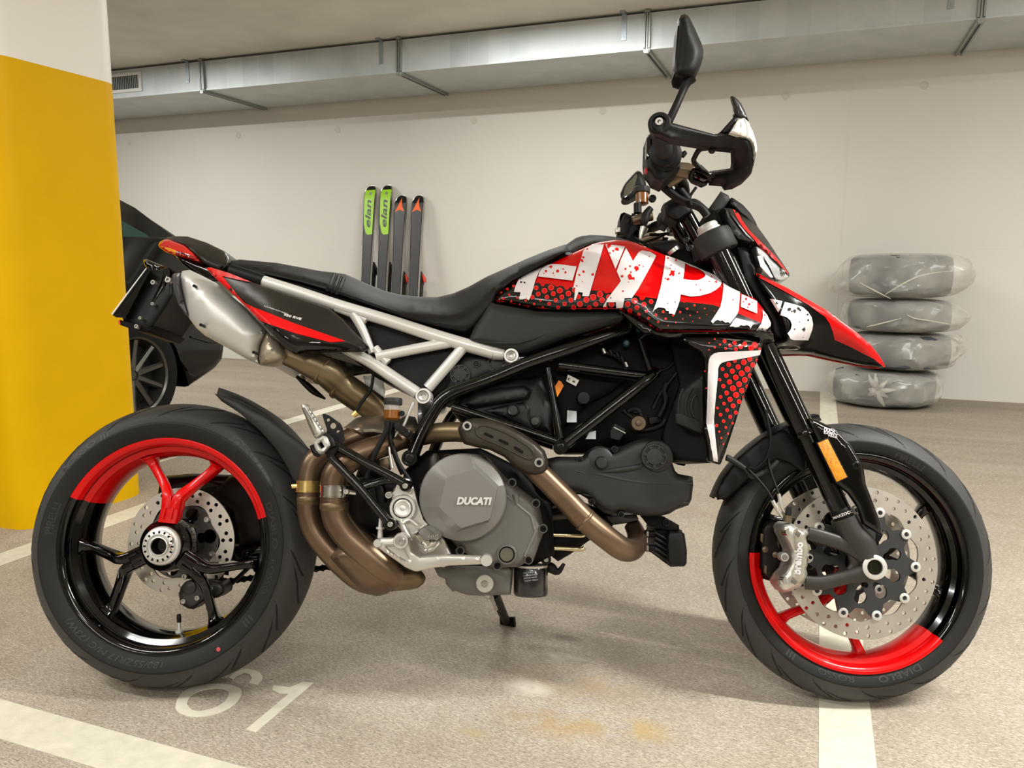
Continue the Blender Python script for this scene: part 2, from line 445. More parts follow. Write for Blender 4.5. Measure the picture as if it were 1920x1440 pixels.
wall_back = slab('wall_back', (-9.2, YW, 0), (7.2, YW + .2, ZC), m_wall)
slab('wall_left', (-9.2, -7.2, 0), (-9, YW, ZC), m_wall); slab('wall_right', (7, -7.2, 0), (7.2, YW, ZC), m_wall)
slab('wall_front', (-9, -7.2, 0), (7, -7, ZC), m_wall)
ceiling = slab('ceiling', (-9.2, -7.2, ZC), (7.2, YW + .2, ZC + .1), m_ceil)
m_line = mat('road_paint', 'd4cfbd', .6, var=.08, vscale=30, bump=.4, bscale=240, spec=.3)
def flat(name, pts, m, h=.0012, z=0):
    pts, tris, d, bd = fill([tuple(p[:2]) for p in pts], 9, grid=False)
    return part(name, shell(pts, tris, bd, [V((p[0], p[1], z + h)) for p in pts], [V((p[0], p[1], z)) for p in pts]), m, floor)
flat('bay_line', [(.05, -4), (.152, -4), (.152, YW), (.05, YW)], m_line)
flat('bay_line', [(-2.422, -4), (-2.32, -4), (-2.32, 2.9), (-2.422, 2.9)], m_line)
flat('bay_line', [(-2.97, 2.5), (-2.868, 2.5), (-2.868, YW), (-2.97, YW)], m_line)
flat('bay_line', [(-2.319, .993), (.05, .993), (.05, 1.095), (-2.319, 1.095)], m_line)
flat('bay_line', [(-6.0, .993), (-2.423, .993), (-2.423, 1.095), (-6.0, 1.095)], m_line)
fz = lambda pts: [on_z(*p) for p in pts]
zf = zm(0, 1240, 4.0)
def ringnum(name, outer, inner):
    o = fz(spline(outer, 3, True)); i_ = fz(spline(inner, 3, True)); pts, tris, d, bd = fill([tuple(p[:2]) for p in o], .03, [[tuple(p[:2]) for p in i_]])
    return part(name, shell(pts, tris, bd, [V((p[0], p[1], .0012)) for p in pts], [V((p[0], p[1], 0)) for p in pts]), m_line, floor)
ringnum('bay_number_digit', zf((1315, 340), (1340, 270), (1420, 205), (1560, 172), (1700, 175), (1790, 200), (1812, 240), (1780, 310), (1690, 370), (1560, 412), (1450, 420), (1380, 405), (1330, 380)),
        zf((1405, 315), (1430, 265), (1500, 225), (1600, 205), (1680, 210), (1715, 240), (1690, 300), (1620, 345), (1540, 368), (1470, 375), (1420, 350)))
zt = zm(320, 1020, 5.143)
flat('bay_number_digit', fz(zt((560, 1290), (630, 1238), (720, 1205), (800, 1215), (860, 1242), (886, 1280), (880, 1315), (838, 1362), (755, 1340), (785, 1300), (765, 1262), (710, 1248), (640, 1275), (600, 1310))), m_line)
z1 = zm(0, 960, 2.743)
flat('bay_number_digit', fz(z1((1265, 1120), (1315, 1135), (1615, 880), (1560, 875), (1490, 903), (1405, 893), (1400, 915), (1440, 935), (1485, 937))), m_line)
# tie-holes cast in the back wall, faint formwork joints
m_tie = mat('tie_plug', 'd3cfc6', .8)
for (u, v) in [(243, 268), (447, 254), (633, 243), (889, 226), (1130, 208), (1473, 180), (1733, 160)]:
    q = on_y(u, v, YW); g = G().lathe((q[0], YW + .001, q[2]), (0, -1, 0), [(.028, 0), (.0275, .004), (.023, .004), (.021, .0015), (0, .0015)], 20)
    part('tie_hole', g, m_tie, wall_back)
for x in (.13, -6.1):
    part('formwork_joint', G().box((x, YW, 1.2), (.003, 0, 0), (0, .0012, 0), (0, 0, 1.2)), m_wall, wall_back)
part('formwork_joint', G().box((-1, YW, 1.06), (8, 0, 0), (0, .0008, 0), (0, 0, .003)), m_wall, wall_back)

# ------------------------------------------------------------------ concrete column with a yellow band
m_yel = mat('yellow_paint', 'e2b000', .45, spec=.12, bump=.12, bscale=40, var=.03, vscale=6)
m_wht = mat('column_white_paint', 'f0ede6', .5, bump=.12, bscale=40)
colm = thing('concrete_column', 'white concrete column painted yellow to shoulder height, left of the motorcycle', 'column', Matrix.Translation((-2.71, 2.16, 0)))
def rrect(x0, x1, y0, y1, r, n=8):
    o = []
    for cx, cy, a in ((x1 - r, y1 - r, 0), (x0 + r, y1 - r, 90), (x0 + r, y0 + r, 180), (x1 - r, y0 + r, 270)):
        for k in range(n + 1): an = (a + 90 * k / n) * RAD; o.append((cx + r * math.cos(an), cy + r * math.sin(an)))
    return o
rr = rrect(-.19, .18, -.27, .27, .085)
part('yellow_band', G().prism3([V((x, y, 1.6)) for x, y in rr], [V((x, y, 0)) for x, y in rr]), m_yel, colm, label='glossy yellow lower part')
part('white_shaft', G().prism3([V((x, y, ZC)) for x, y in rr], [V((x, y, 1.6)) for x, y in rr]), m_wht, colm, label='white upper part')

# ------------------------------------------------------------------ ventilation duct
def galv():
    m = mat('galvanised_steel', 'b4b9ba', .42, .3); nt, N, L, b = nodes(m)
    tc = N.new('ShaderNodeTexCoord'); br = N.new('ShaderNodeTexBrick'); br.offset = 0; br.inputs['Scale'].default_value = 1
    br.inputs['Brick Width'].default_value = .155; br.inputs['Row Height'].default_value = 5; br.inputs['Mortar Size'].default_value = .004
    br.inputs['Color1'].default_value = lin('c9d0d3'); br.inputs['Color2'].default_value = lin('bdc4c7'); br.inputs['Mortar'].default_value = lin('c9cfd1'); br.inputs['Bias'].default_value = -.2
    mp_ = N.new('ShaderNodeMapping'); mp_.inputs['Location'].default_value = (0, 2, 0); L.new(tc.outputs['Object'], mp_.inputs[0]); 
    sx = N.new('ShaderNodeSeparateXYZ'); cx = N.new('ShaderNodeCombineXYZ'); L.new(tc.outputs['Object'], sx.inputs[0]); L.new(sx.outputs[0], cx.inputs[0]); cx.inputs[1].default_value = 1
    L.new(cx.outputs[0], br.inputs['Vector'])
    n = N.new('ShaderNodeTexNoise'); n.inputs['Scale'].default_value = 5; n.inputs['Detail'].default_value = 6; L.new(tc.outputs['Object'], n.inputs['Vector'])
    ge = N.new('ShaderNodeNewGeometry'); sn = N.new('ShaderNodeSeparateXYZ'); L.new(ge.outputs['Normal'], sn.inputs[0]); ab = N.new('ShaderNodeMath'); ab.operation = 'ABSOLUTE'; L.new(sn.outputs[2], ab.inputs[0])
    flat_ = N.new('ShaderNodeMix'); flat_.data_type = 'RGBA'; L.new(ab.outputs[0], flat_.inputs[0]); L.new(br.outputs[0], flat_.inputs[6]); flat_.inputs[7].default_value = lin('c2c8c8')
    mx = N.new('ShaderNodeMix'); mx.data_type = 'RGBA'; mx.blend_type = 'OVERLAY'; mx.inputs[0].default_value = .25; L.new(flat_.outputs[2], mx.inputs[6]); L.new(n.outputs[0], mx.inputs[7]); L.new(mx.outputs[2], b.inputs['Base Color'])
    return m
m_galv = galv(); m_galv2 = mat('galvanised_strip', '9fa3a1', .4, .7)
YD, ZD, ZT = 5.535, 2.36, 2.59
duct = thing('air_duct', 'long rectangular galvanised air duct under the ceiling along the back wall', 'duct', Matrix.Translation((-2, 5.9, ZD)))
def dl(g): g.v = [(p[0] + 2, p[1] - 5.9, p[2] - ZD) for p in g.v]; return g
JX = [-6.78, -4.88, -3.03, -1.165, .785, 2.7, 4.6]; XE = [-8.9] + JX + [6.9]
def bx(g, x0, x1, y0, y1, z0, z1): return g.box(((x0 + x1) / 2, (y0 + y1) / 2, (z0 + z1) / 2), ((x1 - x0) / 2, 0, 0), (0, (y1 - y0) / 2, 0), (0, 0, (z1 - z0) / 2))
for a, b in zip(XE[:-1], XE[1:]):
    g = G(); bx(g, a + .004, b - .004, YD, 6.33, ZD, ZT); bx(g, a + .004, b - .004, YD - .006, YD, ZD - .004, ZD + .012)
    part('duct_section', dl(g), m_galv, duct)
for x in JX:
    g = G()
    for s in (-1, 1):
        bx(g, x + s * .016 - .006, x + s * .016 + .006, YD - .024, YD, ZD + .004, ZT - .01)
        bx(g, x + s * .016 - .006, x + s * .016 + .006, YD - .02, 6.33, ZD - .022, ZD)
    part('duct_flange', dl(g), m_galv2, duct)
    g = G(); bx(g, x - .005, x + .005, YD - .02, YD, ZD - .026, ZT + .015); bx(g, x - .016, x + .016, YD - .03, YD, ZD - .03, ZD - .006); bx(g, x - .018, x + .018, YD - .03, YD - .005, ZT - .002, ZT + .012)
    part('flange_bracket', dl(g), m_galv2, duct)
    hx_ = x - .16; g = G(); bx(g, hx_ - .016, hx_ + .016, YD - .006, YD - .002, ZD + .07, ZC - .006); bx(g, hx_ - .022, hx_ + .012, YD - .05, YD, ZC - .012, ZC - .001)
    g.lathe((hx_, YD - .006, ZD + .09), (0, -1, 0), [(.007, 0), (.007, .004), (0, .005)], 8)
    part('hanger_strap', dl(g), mat('strap_steel', 'a8b4bc', .35, .8), duct)
q0 = on_y(267, 158, YD)[0]
gx0, gx1 = q0 - .74, q0
grl = G()
for (a, b, c, d) in ((gx0, gx1, 2.40, 2.425), (gx0, gx1, 2.535, 2.56), (gx0, gx0 + .03, 2.425, 2.535), (gx1 - .03, gx1, 2.425, 2.535)): bx(grl, a, b, YD - .012, YD - .001, c, d)
gr = part('air_grille', dl(grl), mat('grille_white', 'd5d6d2', .5), duct, label='white framed air grille')
g = G(); bx(g, gx0 + .03, gx1 - .03, YD - .003, YD - .0005, 2.425, 2.535); part('grille_back', dl(g), mat('grille_dark', '1d1c1a', .8), gr)
for k in range(34):
    x = gx0 + .04 + k * (gx1 - gx0 - .08) / 33; g = G(); bx(g, x - .0045, x + .0045, YD - .01, YD - .003, 2.425, 2.535); part('grille_slat', dl(g), m_galv2, gr)

# ------------------------------------------------------------------ parked black car behind the column
m_car = mat('car_black_paint', '030303', .15, coat=.45, spec=.25); m_carp = mat('car_trim', '101010', .5); m_tyre = mat('tyre_rubber', '101010', .75, bump=.25, bscale=160, spec=.2)
car = thing('car', 'black hatchback parked behind the yellow column, rear end towards the wall', 'car', Matrix.Translation((-4.35, 1.95, 0)))
def cl(g): g.v = [(p[0] + 4.35, p[1] - 1.95, p[2]) for p in g.v]; return g
XL, XR_ = -3.47, -5.23
def arch(yc, zc, r, n=14): return [(yc + r * math.cos(a), zc + r * math.sin(a)) for a in [PI * k / n for k in range(n + 1)]]
low = [(4.03, .44), (4.0, .33), (3.93, .28), (3.7, .2)] + [q for q in arch(3.31, .3, .375) if q[1] > .21] + [(2.9, .2), (1.1, .2)] + [q for q in arch(.62, .3, .37) if q[1] > .21] + [(.2, .22), (-.15, .28), (-.22, .5), (-.12, .72), (.3, .86), (.9, .98), (2.0, 1.02), (3.2, 1.07), (3.7, 1.08), (3.86, 1.02), (3.97, .85), (4.04, .62)]
part('car_body', cl(G().prism3([V((XL, y, z)) for y, z in low], [V((XR_, y, z)) for y, z in low], .05, 3)), m_car, car)
gh = [(.75, .93, 0), (1.5, 1.36, .2), (2.2, 1.43, .23), (3.0, 1.40, .22), (3.33, 1.345, .2), (3.52, 1.24, .13), (3.8, 1.05, .02), (2.5, 1.0, 0)]
part('car_greenhouse', cl(G().prism3([V((XL - .03 - i, y, z)) for y, z, i in gh], [V((XR_ + .03 + i, y, z)) for y, z, i in gh], .03, 2)), m_car, car)
m_cg = mat('green_tinted_glass', '0c4038', .08, spec=.7, coat=.5)
def sidepane(pts): return [V((XL - .024 - max(0, (z - 1.0)) * .55, y, z)) for y, z in pts]
for nm, ps in (('rear_side_window', [(2.5, 1.06), (3.52, 1.075), (3.5, 1.095), (3.36, 1.17), (3.18, 1.245), (2.95, 1.31), (2.5, 1.335)]), ('front_side_window', [(1.1, 1.05), (2.43, 1.07), (2.43, 1.31), (1.65, 1.29)])):
    a = sidepane(ps); part(nm, cl(G().prism3(a, [p + V((-.02, 0, 0)) for p in a])), m_cg, car)
a = sidepane([(1.0, 1.03), (3.55, 1.06), (3.55, 1.068), (1.0, 1.038)]); part('belt_moulding', cl(G().prism3([p + V((.008, 0, 0)) for p in a], [p - V((.02, 0, 0)) for p in a])), mat('belt_trim', '2c2c2b', .3), car)
a = [(3.2, 1.405), (3.42, 1.36), (3.42, 1.335), (3.2, 1.37)]; part('roof_spoiler', cl(G().prism3([V((-3.72, y, z)) for y, z in a], [V((-4.98, y, z)) for y, z in a], .008)), m_car, car)
g = G(); g.tube([(XL + .004, 3.72, .5), (XL + .004, 3.9, .45), (XL - .02, 4.03, .46)], .006, 8); part('bumper_seam', cl(g), m_carp, car)
m_alloy = mat('grey_alloy', '5c5b57', .35, .8)
def car_wheel(y):
    c = (XL - .09, y, .318); W_ = part('car_wheel', cl(G().lathe(c, (1, 0, 0), [(.21, -.1), (.25, -.1), (.3, -.085), (.316, -.04), (.316, .04), (.3, .08), (.25, .095), (.215, .09), (.2, .05)], 40, True)), m_tyre, car)
    part('wheel_rim', cl(G().lathe(c, (1, 0, 0), [(.216, .093), (.205, .085), (.195, .04), (.19, -.08), (.2, -.08), (.205, .03), (.212, .075)], 40, True)), m_alloy, W_)
    part('brake_drum', cl(G().lathe(c, (1, 0, 0), [(.19, -.03), (.19, 0), (0, 0)], 28)), m_carp, W_)
    part('wheel_hub', cl(G().lathe(c, (1, 0, 0), [(.045, 0), (.045, .05), (.03, .058), (0, .058)], 20)), m_alloy, W_)
    for k in range(10):
        a_ = k * PI / 5 + .2; d = np.array([0, math.cos(a_), math.sin(a_)]); cc = np.array(c)
        part('wheel_spoke', cl(G().tube([cc + d * .03 + np.array([.045, 0, 0]), cc + d * .12 + np.array([.055, 0, 0]), cc + d * .2 + np.array([.065, 0, 0])], [.022, .018, .017], 6, 1)), m_alloy, W_)
car_wheel(3.31); car_wheel(.62)

# ------------------------------------------------------------------ skis leaning on the wall
m_base = mat('ski_base', '3d3e40', .4, var=.08, vscale=3); m_blk = mat('ski_black', '0c0c0d', .3); m_edge = mat('ski_steel_edge', 'b8b5b0', .3, .9)
m_green = mat('ski_green', '9fd420', .4); m_org = mat('ski_orange', 'ff6a28', .5, emit=0); m_gtx = mat('ski_lettering', '333a2c', .4)
def ski(name, u, vtop, kind, label, group):
    top = on_y(u, vtop, 6.315); H = top[2]; yb = 6.05
    x0 = on_y(u - 1.5, 560, 6.2)[0] + (.0 if kind == 'green' else .0)
    zx = V((top[0] - x0, 6.318 - yb, H)); Ls = zx.length; zx.normalize(); yx = V((0, 1, 0)); yx = (yx - zx * yx.dot(zx)).normalized(); xx = yx.cross(zx)
    mw = Matrix(((xx.x, yx.x, zx.x, x0), (xx.y, yx.y, zx.y, yb), (xx.z, yx.z, zx.z, 0), (0, 0, 0, 1)))
    t = thing(name, label, 'ski', mw, group); wt = .062 if kind == 'green' else .062
    def outl(dx=0):
        L_ = []; R_ = []
        for s in [k / 24 * .95 for k in range(24)] + [.955 + .045 * math.sin(PI / 2 * k / 10) for k in range(11)]:
            z = s * Ls; wv = .036 + .010 * (1 - s) ** 3 + (wt - .036 - .004) * s ** 2.2
            if s > .955: wv *= math.sqrt(max(0, 1 - ((s - .955) / .046) ** 2)) * .98 + .02
            if s < .02: wv *= .8
            L_.append((-wv - dx, z)); R_.append((wv + dx, z))
        return R_ + L_[::-1]
    o = outl(); tipb = lambda z: .035 * max(0, (z - Ls + .16) / .16) ** 2
    part('ski_body', G().prism3([V((a, -.014 + tipb(z) - .02, z)) for a, z in outl(.002)], [V((a, .0 + tipb(z) - .02, z)) for a, z in outl(.002)]), m_edge, t)
    def sheet(nm, poly, m, off, step=.03, holes=()):
        pts, tris, d, bd = fill(poly, step, holes); part(nm, shell(pts, tris, bd, [V((p[0], -.034 - off + tipb(p[1]), p[1])) for p in pts], [V((p[0], -.034 + tipb(p[1]), p[1])) for p in pts]), m, t)
    inn = [(a * .93, z * .997 + .002) for a, z in o]
    sheet('running_base', inn, m_base if kind == 'green' else m_base, .0006)
    zc = Ls - (.40 if kind == 'green' else .11)
    def clip(f): return [(a, z) for a, z in inn if f(z)]
    R_ = [(a, z) for a, z in inn if z > zc and a >= 0]; L_ = [(a, z) for a, z in inn if z > zc and a < 0]
    if kind == 'green':
        gp = R_ + L_ + [(L_[-1][0], zc + .06), (-.02, zc - .03), (.0, zc - .045), (R_[0][0], zc - .04)]
        sheet('green_tip', gp, m_green, .0012)
        tp = [(a, z) for a, z in inn if z > Ls - .045]; 
        sheet('black_tip_edge', tp, m_blk, .0016, .01)
        A, fs, w_ = text2d('elan', .02, .25); k = .245 / w_
        g = G().add([V((.022 - b_ * k * .50, -.0364 + tipb(zc + a * k), zc + .02 + a * k)) for a, b_ in A], fs); part('lettering', g, m_gtx, t)
        g = G()
        for r0, r1 in ((.022, .017), (.012, .006)):
            q = [(r0 * .6 * math.cos(PI * k_ / 8), r0 * math.sin(PI * k_ / 8)) for k_ in range(16)]; h = [(r1 * .6 * math.cos(PI * k_ / 8), r1 * math.sin(PI * k_ / 8)) for k_ in range(16)]
            pts, tris, d, bd = fill(q, .01, [h]); zz = Ls - .085; g.add([V((.005 + p[0], -.0366 + tipb(zz), zz + p[1])) for p in pts], [tuple(int(i) for i in tt) for tt in tris])
        part('emblem', g, m_blk, t)
    else:
        sheet('black_tip', R_ + L_, m_blk, .0012)
        zz = Ls - .155; sheet('orange_emblem', [(-.047, zz), (-.02, zz + .012), (0, zz + .02), (.02, zz + .012), (.044, zz), (.024, zz + .045), (.012, zz + .085), (.006, zz + .132), (-.008, zz + .085), (-.024, zz + .045)], m_org, .0018)
    # binding on the far side, its toe lever showing at the edge
    zb = on_y(u, 515 if kind == 'green' else 533, 6.22)[2]
    mb = mat('binding_black', '0e0e0e', .4); mo = mat('binding_orange', 'd8482a', .4)
    part('binding', G().prism3([V((a, .0, zb + b_)) for a, b_ in ((-.03, -.22), (.03, -.22), (.05, -.14), (.048, .0), (.062, .02), (.05, .1), (.036, .13), (-.03, .12))], [V((a, .05, zb + b_)) for a, b_ in ((-.03, -.22), (.03, -.22), (.05, -.14), (.048, .0), (.062, .02), (.05, .1), (.036, .13), (-.03, .12))], .004), mb, t)
    if kind == 'green': part('brake_lever', G().tube([(.045, .03, zb + .11), (.07, .035, zb + .05), (.085, .04, zb + .0)], [.008, .013, .012], 8), mb, t)
    else: part('brake_lever', G().tube([(.05, .03, zb + .10), (.07, .03, zb + .06), (.075, .03, zb + .03)], [.008, .016, .012], 8), mo, t)
ski('ski', 697, 348, 'green', 'alpine ski with green tip, leftmost of the four skis against the wall', 'green tipped skis')
ski('ski', 727, 347, 'green', 'alpine ski with green tip, standing right beside a black tipped ski', 'green tipped skis')
ski('ski', 754, 366, 'black', 'black ski with orange emblem, standing beside a green tipped ski', 'black tipped skis')
ski('ski', 786, 366, 'black', 'black ski with orange emblem, rightmost of the four skis against the wall', 'black tipped skis')

# ------------------------------------------------------------------ stack of bagged tyres
def bagmat():
    m = bpy.data.materials.new('clear_plastic_bag'); m.use_nodes = True; nt, N, L, b = nodes(m)
    b.inputs['Base Color'].default_value = lin('e6e2d8'); b.inputs['Roughness'].default_value = .22; b.inputs['Specular IOR Level'].default_value = .8
    tc = N.new('ShaderNodeTexCoord'); st = N.new('ShaderNodeMapping'); st.inputs['Scale'].default_value = (1, 1, 1.6); L.new(tc.outputs['Object'], st.inputs[0])
    n = N.new('ShaderNodeTexNoise'); n.noise_type = 'RIDGED_MULTIFRACTAL'; n.inputs['Scale'].default_value = 4.5; n.inputs['Detail'].default_value = 3; n.inputs['Distortion'].default_value = .8; L.new(st.outputs[0], n.inputs['Vector'])
    n2 = N.new('ShaderNodeTexNoise'); n2.inputs['Scale'].default_value = 3; n2.inputs['Detail'].default_value = 3; L.new(tc.outputs['Object'], n2.inputs['Vector'])
    lw = N.new('ShaderNodeLayerWeight'); lw.inputs[0].default_value = .35
    def mp(x, a_, b_, c, d):
        q = N.new('ShaderNodeMapRange'); [setattr(q.inputs[i + 1], 'default_value', v) for i, v in enumerate((a_, b_, c, d))]; L.new(x, q.inputs[0]); return q.outputs[0]
    def add(x, y):
        q = N.new('ShaderNodeMath'); q.operation = 'ADD'; q.use_clamp = True; L.new(x, q.inputs[0]); L.new(y, q.inputs[1]); return q.outputs[0]
    al = add(add(mp(n.outputs[0], .55, 1.35, 0, .45), mp(n2.outputs[0], .35, .65, .16, .42)), mp(lw.outputs['Facing'], .35, .95, 0, .35))
    L.new(al, b.inputs['Alpha'])
    bp = N.new('ShaderNodeBump'); bp.inputs['Strength'].default_value = .7; bp.inputs['Distance'].default_value = .02; L.new(n.outputs[0], bp.inputs['Height']); L.new(bp.outputs[0], b.inputs['Normal'])
    return m
m_bag = bagmat()
m_tyre2 = mat('stored_tyre_rubber', '4a4f56', .65, bump=.3, bscale=40)
from mathutils import noise as NZ
def bagged(cx, cy, z0, h, r, lobes, knot, label, seed, seams=()):
    t = thing('bagged_tyre', label, 'tyre', Matrix.Translation((cx, cy, z0)), 'bagged tyres in the stack')
    hh = h / 2
    part('tyre', G().lathe((0, 0, hh), (0, 0, 1), [(r * .6, -hh * .8), (r * .8, -hh * .88), (r * .93, -hh * .75), (r * .96, -hh * .3), (r * .96, hh * .3), (r * .93, hh * .75), (r * .8, hh * .88), (r * .6, hh * .8)], 40, True), m_tyre2, t)
    # bag: wrinkled closed film around the tyre
    na, nb = 96, 40; vs = []
    for j in range(nb + 1):
        ph = -PI / 2 + PI * j / nb; c_, s_ = math.cos(ph), math.sin(ph); cr_ = math.copysign(abs(c_) ** .42, c_); sr = math.copysign(abs(s_) ** .55, s_)
        for i in range(na):
            a = 2 * PI * i / na; rr_ = r * 1.02 * cr_; zz = hh + hh * .97 * sr
            for (la, lw, lh, lz, lzw) in lobes:
                da = (a - la + PI) % (2 * PI) - PI; rr_ += lh * cr_ * math.exp(-(da / lw) ** 2) * math.exp(-((zz / h - lz) / lzw) ** 2)
            p = V((rr_ * math.cos(a), rr_ * math.sin(a), zz)); q = p * 4.2 + V((seed * 3.1, seed, 0))
            q = q + V((NZ.noise(q * .8), NZ.noise(q * .8 + V((5, 3, 1))), NZ.noise(q * .8 + V((9, 0, 4))))) * .9
            n_ = abs(NZ.noise(q)); n2 = abs(NZ.noise(q * 2.3 + V((2, 7, 3)))); n3 = abs(NZ.noise(q * 5.1))
            dsp = .050 * (.36 - n_) + .026 * (.34 - n2) + .009 * (.3 - n3)
            p += V((math.cos(a) * cr_, math.sin(a) * cr_, 0)) * dsp; p.z = min(max(p.z, .002), h - .002); vs.append(p)
    fs = [(j * na + i, j * na + (i + 1) % na, (j + 1) * na + (i + 1) % na, (j + 1) * na + i) for j in range(nb) for i in range(na)]
    part('plastic_bag', G().add(vs, fs), m_bag, t, 24)
    for pts in seams:
        q = [V((on_y(u, v, cy - r * 1.07 + dy)[0] - cx, -r * 1.07 + dy, on_y(u, v, cy - r * 1.07 + dy)[2] - z0)) for u, v, dy in pts]
        part('bag_seam', G().tube(q, [.002] + [.0045] * (len(q) - 2) + [.002], 6, 4), mat('bag_fold_white', 'c4c0b5', .4), t)
    if knot:
        ka, kz = knot; base = V((math.cos(ka), math.sin(ka), 0)); tg = V((-base.y, base.x, 0)); g = G(); random.seed(seed)
        K0 = base * (r * 1.03) + V((0, 0, kz))
        for k in range(9):
            an = k * 2 * PI / 9 + random.random() * .5; d = (tg * math.cos(an) + V((0, 0, 1)) * math.sin(an))
            l = .05 + .07 * random.random(); g.tube([K0 + base * .012, K0 + d * l * .5 + base * (.03 + .02 * random.random()), K0 + d * l + base * .0], [.007, .016, .004], 7, 3)
        part('bag_knot', g, m_bag, t, 60)
tcx, tcy = .47, 5.975
bagged(tcx - .02, tcy, 0, .25, .335, [(-2.6, .5, .03, .5, .5)], (-1.75, .14), 'tyre in a clear plastic bag on the floor, lowest of the stack', 1)
bagged(tcx + .06, tcy, .253, .247, .325, [(-.3, .35, .06, .6, .4)], (-.35, .17), 'bagged tyre second from the floor, plastic knotted at its right side', 2)
bagged(tcx + .04, tcy, .50, .225, .33, [(-.35, .3, .11, .5, .4), (-2.4, .5, .0, .5, .5)], None, 'bagged tyre third from the floor with a pointed plastic fold at right', 3, [[(1700, 590, 0), (1715, 597, 0), (1745, 602, .03), (1775, 607, .12), (1803, 613, .28)], [(1625, 613, .02), (1655, 606, 0), (1690, 597, 0)]])
bagged(tcx + .03, tcy, .725, .30, .33, [(-.35, .5, .1, .6, .5), (-2.75, .5, .15, .12, .5), (-1.5, .5, .04, .05, .4)], None, 'bagged tyre on top of the stack, grey under loose clear plastic', 4, [[(1660, 552, 0), (1690, 534, 0), (1720, 519, .02), (1750, 512, .06), (1785, 508, .2)], [(1612, 530, .03), (1640, 545, 0), (1670, 560, 0)]])
# ================================================================== motorcycle
BIKE = thing('motorcycle', 'red, black and white motorcycle leaning on its side stand in the parking bay', 'motorcycle', BM)
MR, MF = 'red', 'frame'
m_red = mat('red_paint', 'c80003', .3, coat=.35, spec=.2)
m_redd = mat('red_print', 'cc0004', .32, coat=.3, spec=.2)
m_redl = mat('red_print_rim', 'f04a40', .28, coat=.6)
m_white = mat('white_print', 'dcd5d6', .35, coat=.3)
m_gloss = mat('black_gloss', '030303', .1, coat=.4, spec=.3)
m_blackp = mat('black_print', '080807', .25, coat=.5, spec=.3)
m_matte = mat('black_matte_plastic', '090909', .5, bump=.1, bscale=900, spec=.25)
m_grayp = mat('dark_grey_plastic', '262625', .52, bump=.15, bscale=900, spec=.28)
m_carb = mat('carbon_grey', '1a1714', .4, coat=.25, spec=.3)
m_seat = mat('seat_vinyl', '0b0b0b', .55, bump=.25, bscale=700, spec=.3)
m_frame = mat('frame_black_gloss', '040404', .16, coat=.35, spec=.3)
m_sub = mat('silver_frame_paint', 'd2d1cc', .34, .25, coat=.4)
m_alu = mat('cast_aluminium', 'c9c6bf', .35, .75, rvar=.08, vscale=60)
m_silv = mat('brushed_silver', 'cfcec9', .48, .55, rvar=.06, vscale=30)
m_steel = mat('disc_steel', 'c4bdb2', .36, .75, rvar=.1, vscale=25)
m_chrome = mat('chrome', 'e2e0dc', .16, 1)
m_gold = mat('gold_clamp', 'e2c67c', .26, .9)
m_pipe = mat('heat_tinted_steel', '7f6b56', .36, .8, col2='624d3d', vscale=9, rvar=.06)
m_pipe2 = mat('bronze_steel', '84765c', .38, .8, col2='6a5840', vscale=9, rvar=.06)
m_titan = mat('titan_grey', '9d9384', .32, .85, var=.08, vscale=12)
m_heat = mat('bronze_heat_shield', '38332b', .42, .5, bump=.08, bscale=600)
m_eng = mat('engine_grey', '62605c', .45, .3, bump=.12, bscale=900)
m_eng2 = mat('engine_grey_light', '74716d', .43, .3, bump=.12, bscale=900)
m_belt = mat('belt_cover_black', '131312', .5, .0, bump=.12, bscale=900)
m_dark = mat('inner_black', '060606', .6, spec=.14)
m_rub = mat('tyre_sidewall', '191918', .62, bump=.12, bscale=350, spec=.3)
m_tread = mat('tyre_tread', '363635', .58, bump=.2, bscale=220, spec=.4, var=.12, vscale=6)
m_groove = mat('tread_groove', '060606', .8)
m_let = mat('sidewall_lettering', '20201f', .5)
m_cast = mat('fork_foot_grey', '3a3835', .42, .45, bump=.1, bscale=800)
m_carr = mat('disc_carrier', '343536', .5, .3)
m_bronze = mat('bronze_body', '6b5c4a', .4, .7)
m_lens = mat('amber_reflector', 'c87400', .25, bump=.8, bscale=420, spec=.6, col2='e89a10', vscale=120)
m_bolt = mat('black_bolt', '0d0d0d', .3, .5)
m_boltr = mat('steel_bolt', 'b5b3ad', .3, .9)
NY = (0, -1, 0)
def bolt(c, r, m, parent, h=.006, name='bolt', m2=None, ring=None):
    g = G().lathe(c, NY, [(r, -.004), (r, h * .8), (r * .86, h), (r * .5, h), (r * .46, h * .35), (0, h * .35)], 18)
    return part(name, g, m, parent)
def ringw(center, R0, R1, y0, y1, n=64): return G().lathe((center[0], 0, center[1]), (0, 1, 0), [(R0, y0), (R1, y0), (R1, y1), (R0, y1)], n, True)

def wheel_lathe(c, prof, n=96): return G().lathe((c[0], 0, c[1]), (0, 1, 0), prof, n, True)
def angle_of(p, c): return math.degrees(math.atan2(p[2] - c[1], p[0] - c[0])) % 360
def two_tone(g, c, a0, a1):
    for i, f in enumerate(g.f):
        q = np.mean([g.v[k] for k in f], axis=0); a = angle_of(q, c); g.m[i] = 1 if (a - a0) % 360 < (a1 - a0) % 360 else 0
    return g
def tyre(name, c, prof_half, R, hw, label, seg=120):
    prof = prof_half + [(r, -y) for r, y in prof_half[::-1]]
    return part(name, wheel_lathe(c, prof, seg), m_tyre_b, WHEEL, 60)
def tread_y(half, y):
    q = sorted([(yy, r) for r, yy in half]); ys = [a for a, b in q]; rs = [b for a, b in q]
    return float(np.interp(abs(y), ys, rs))

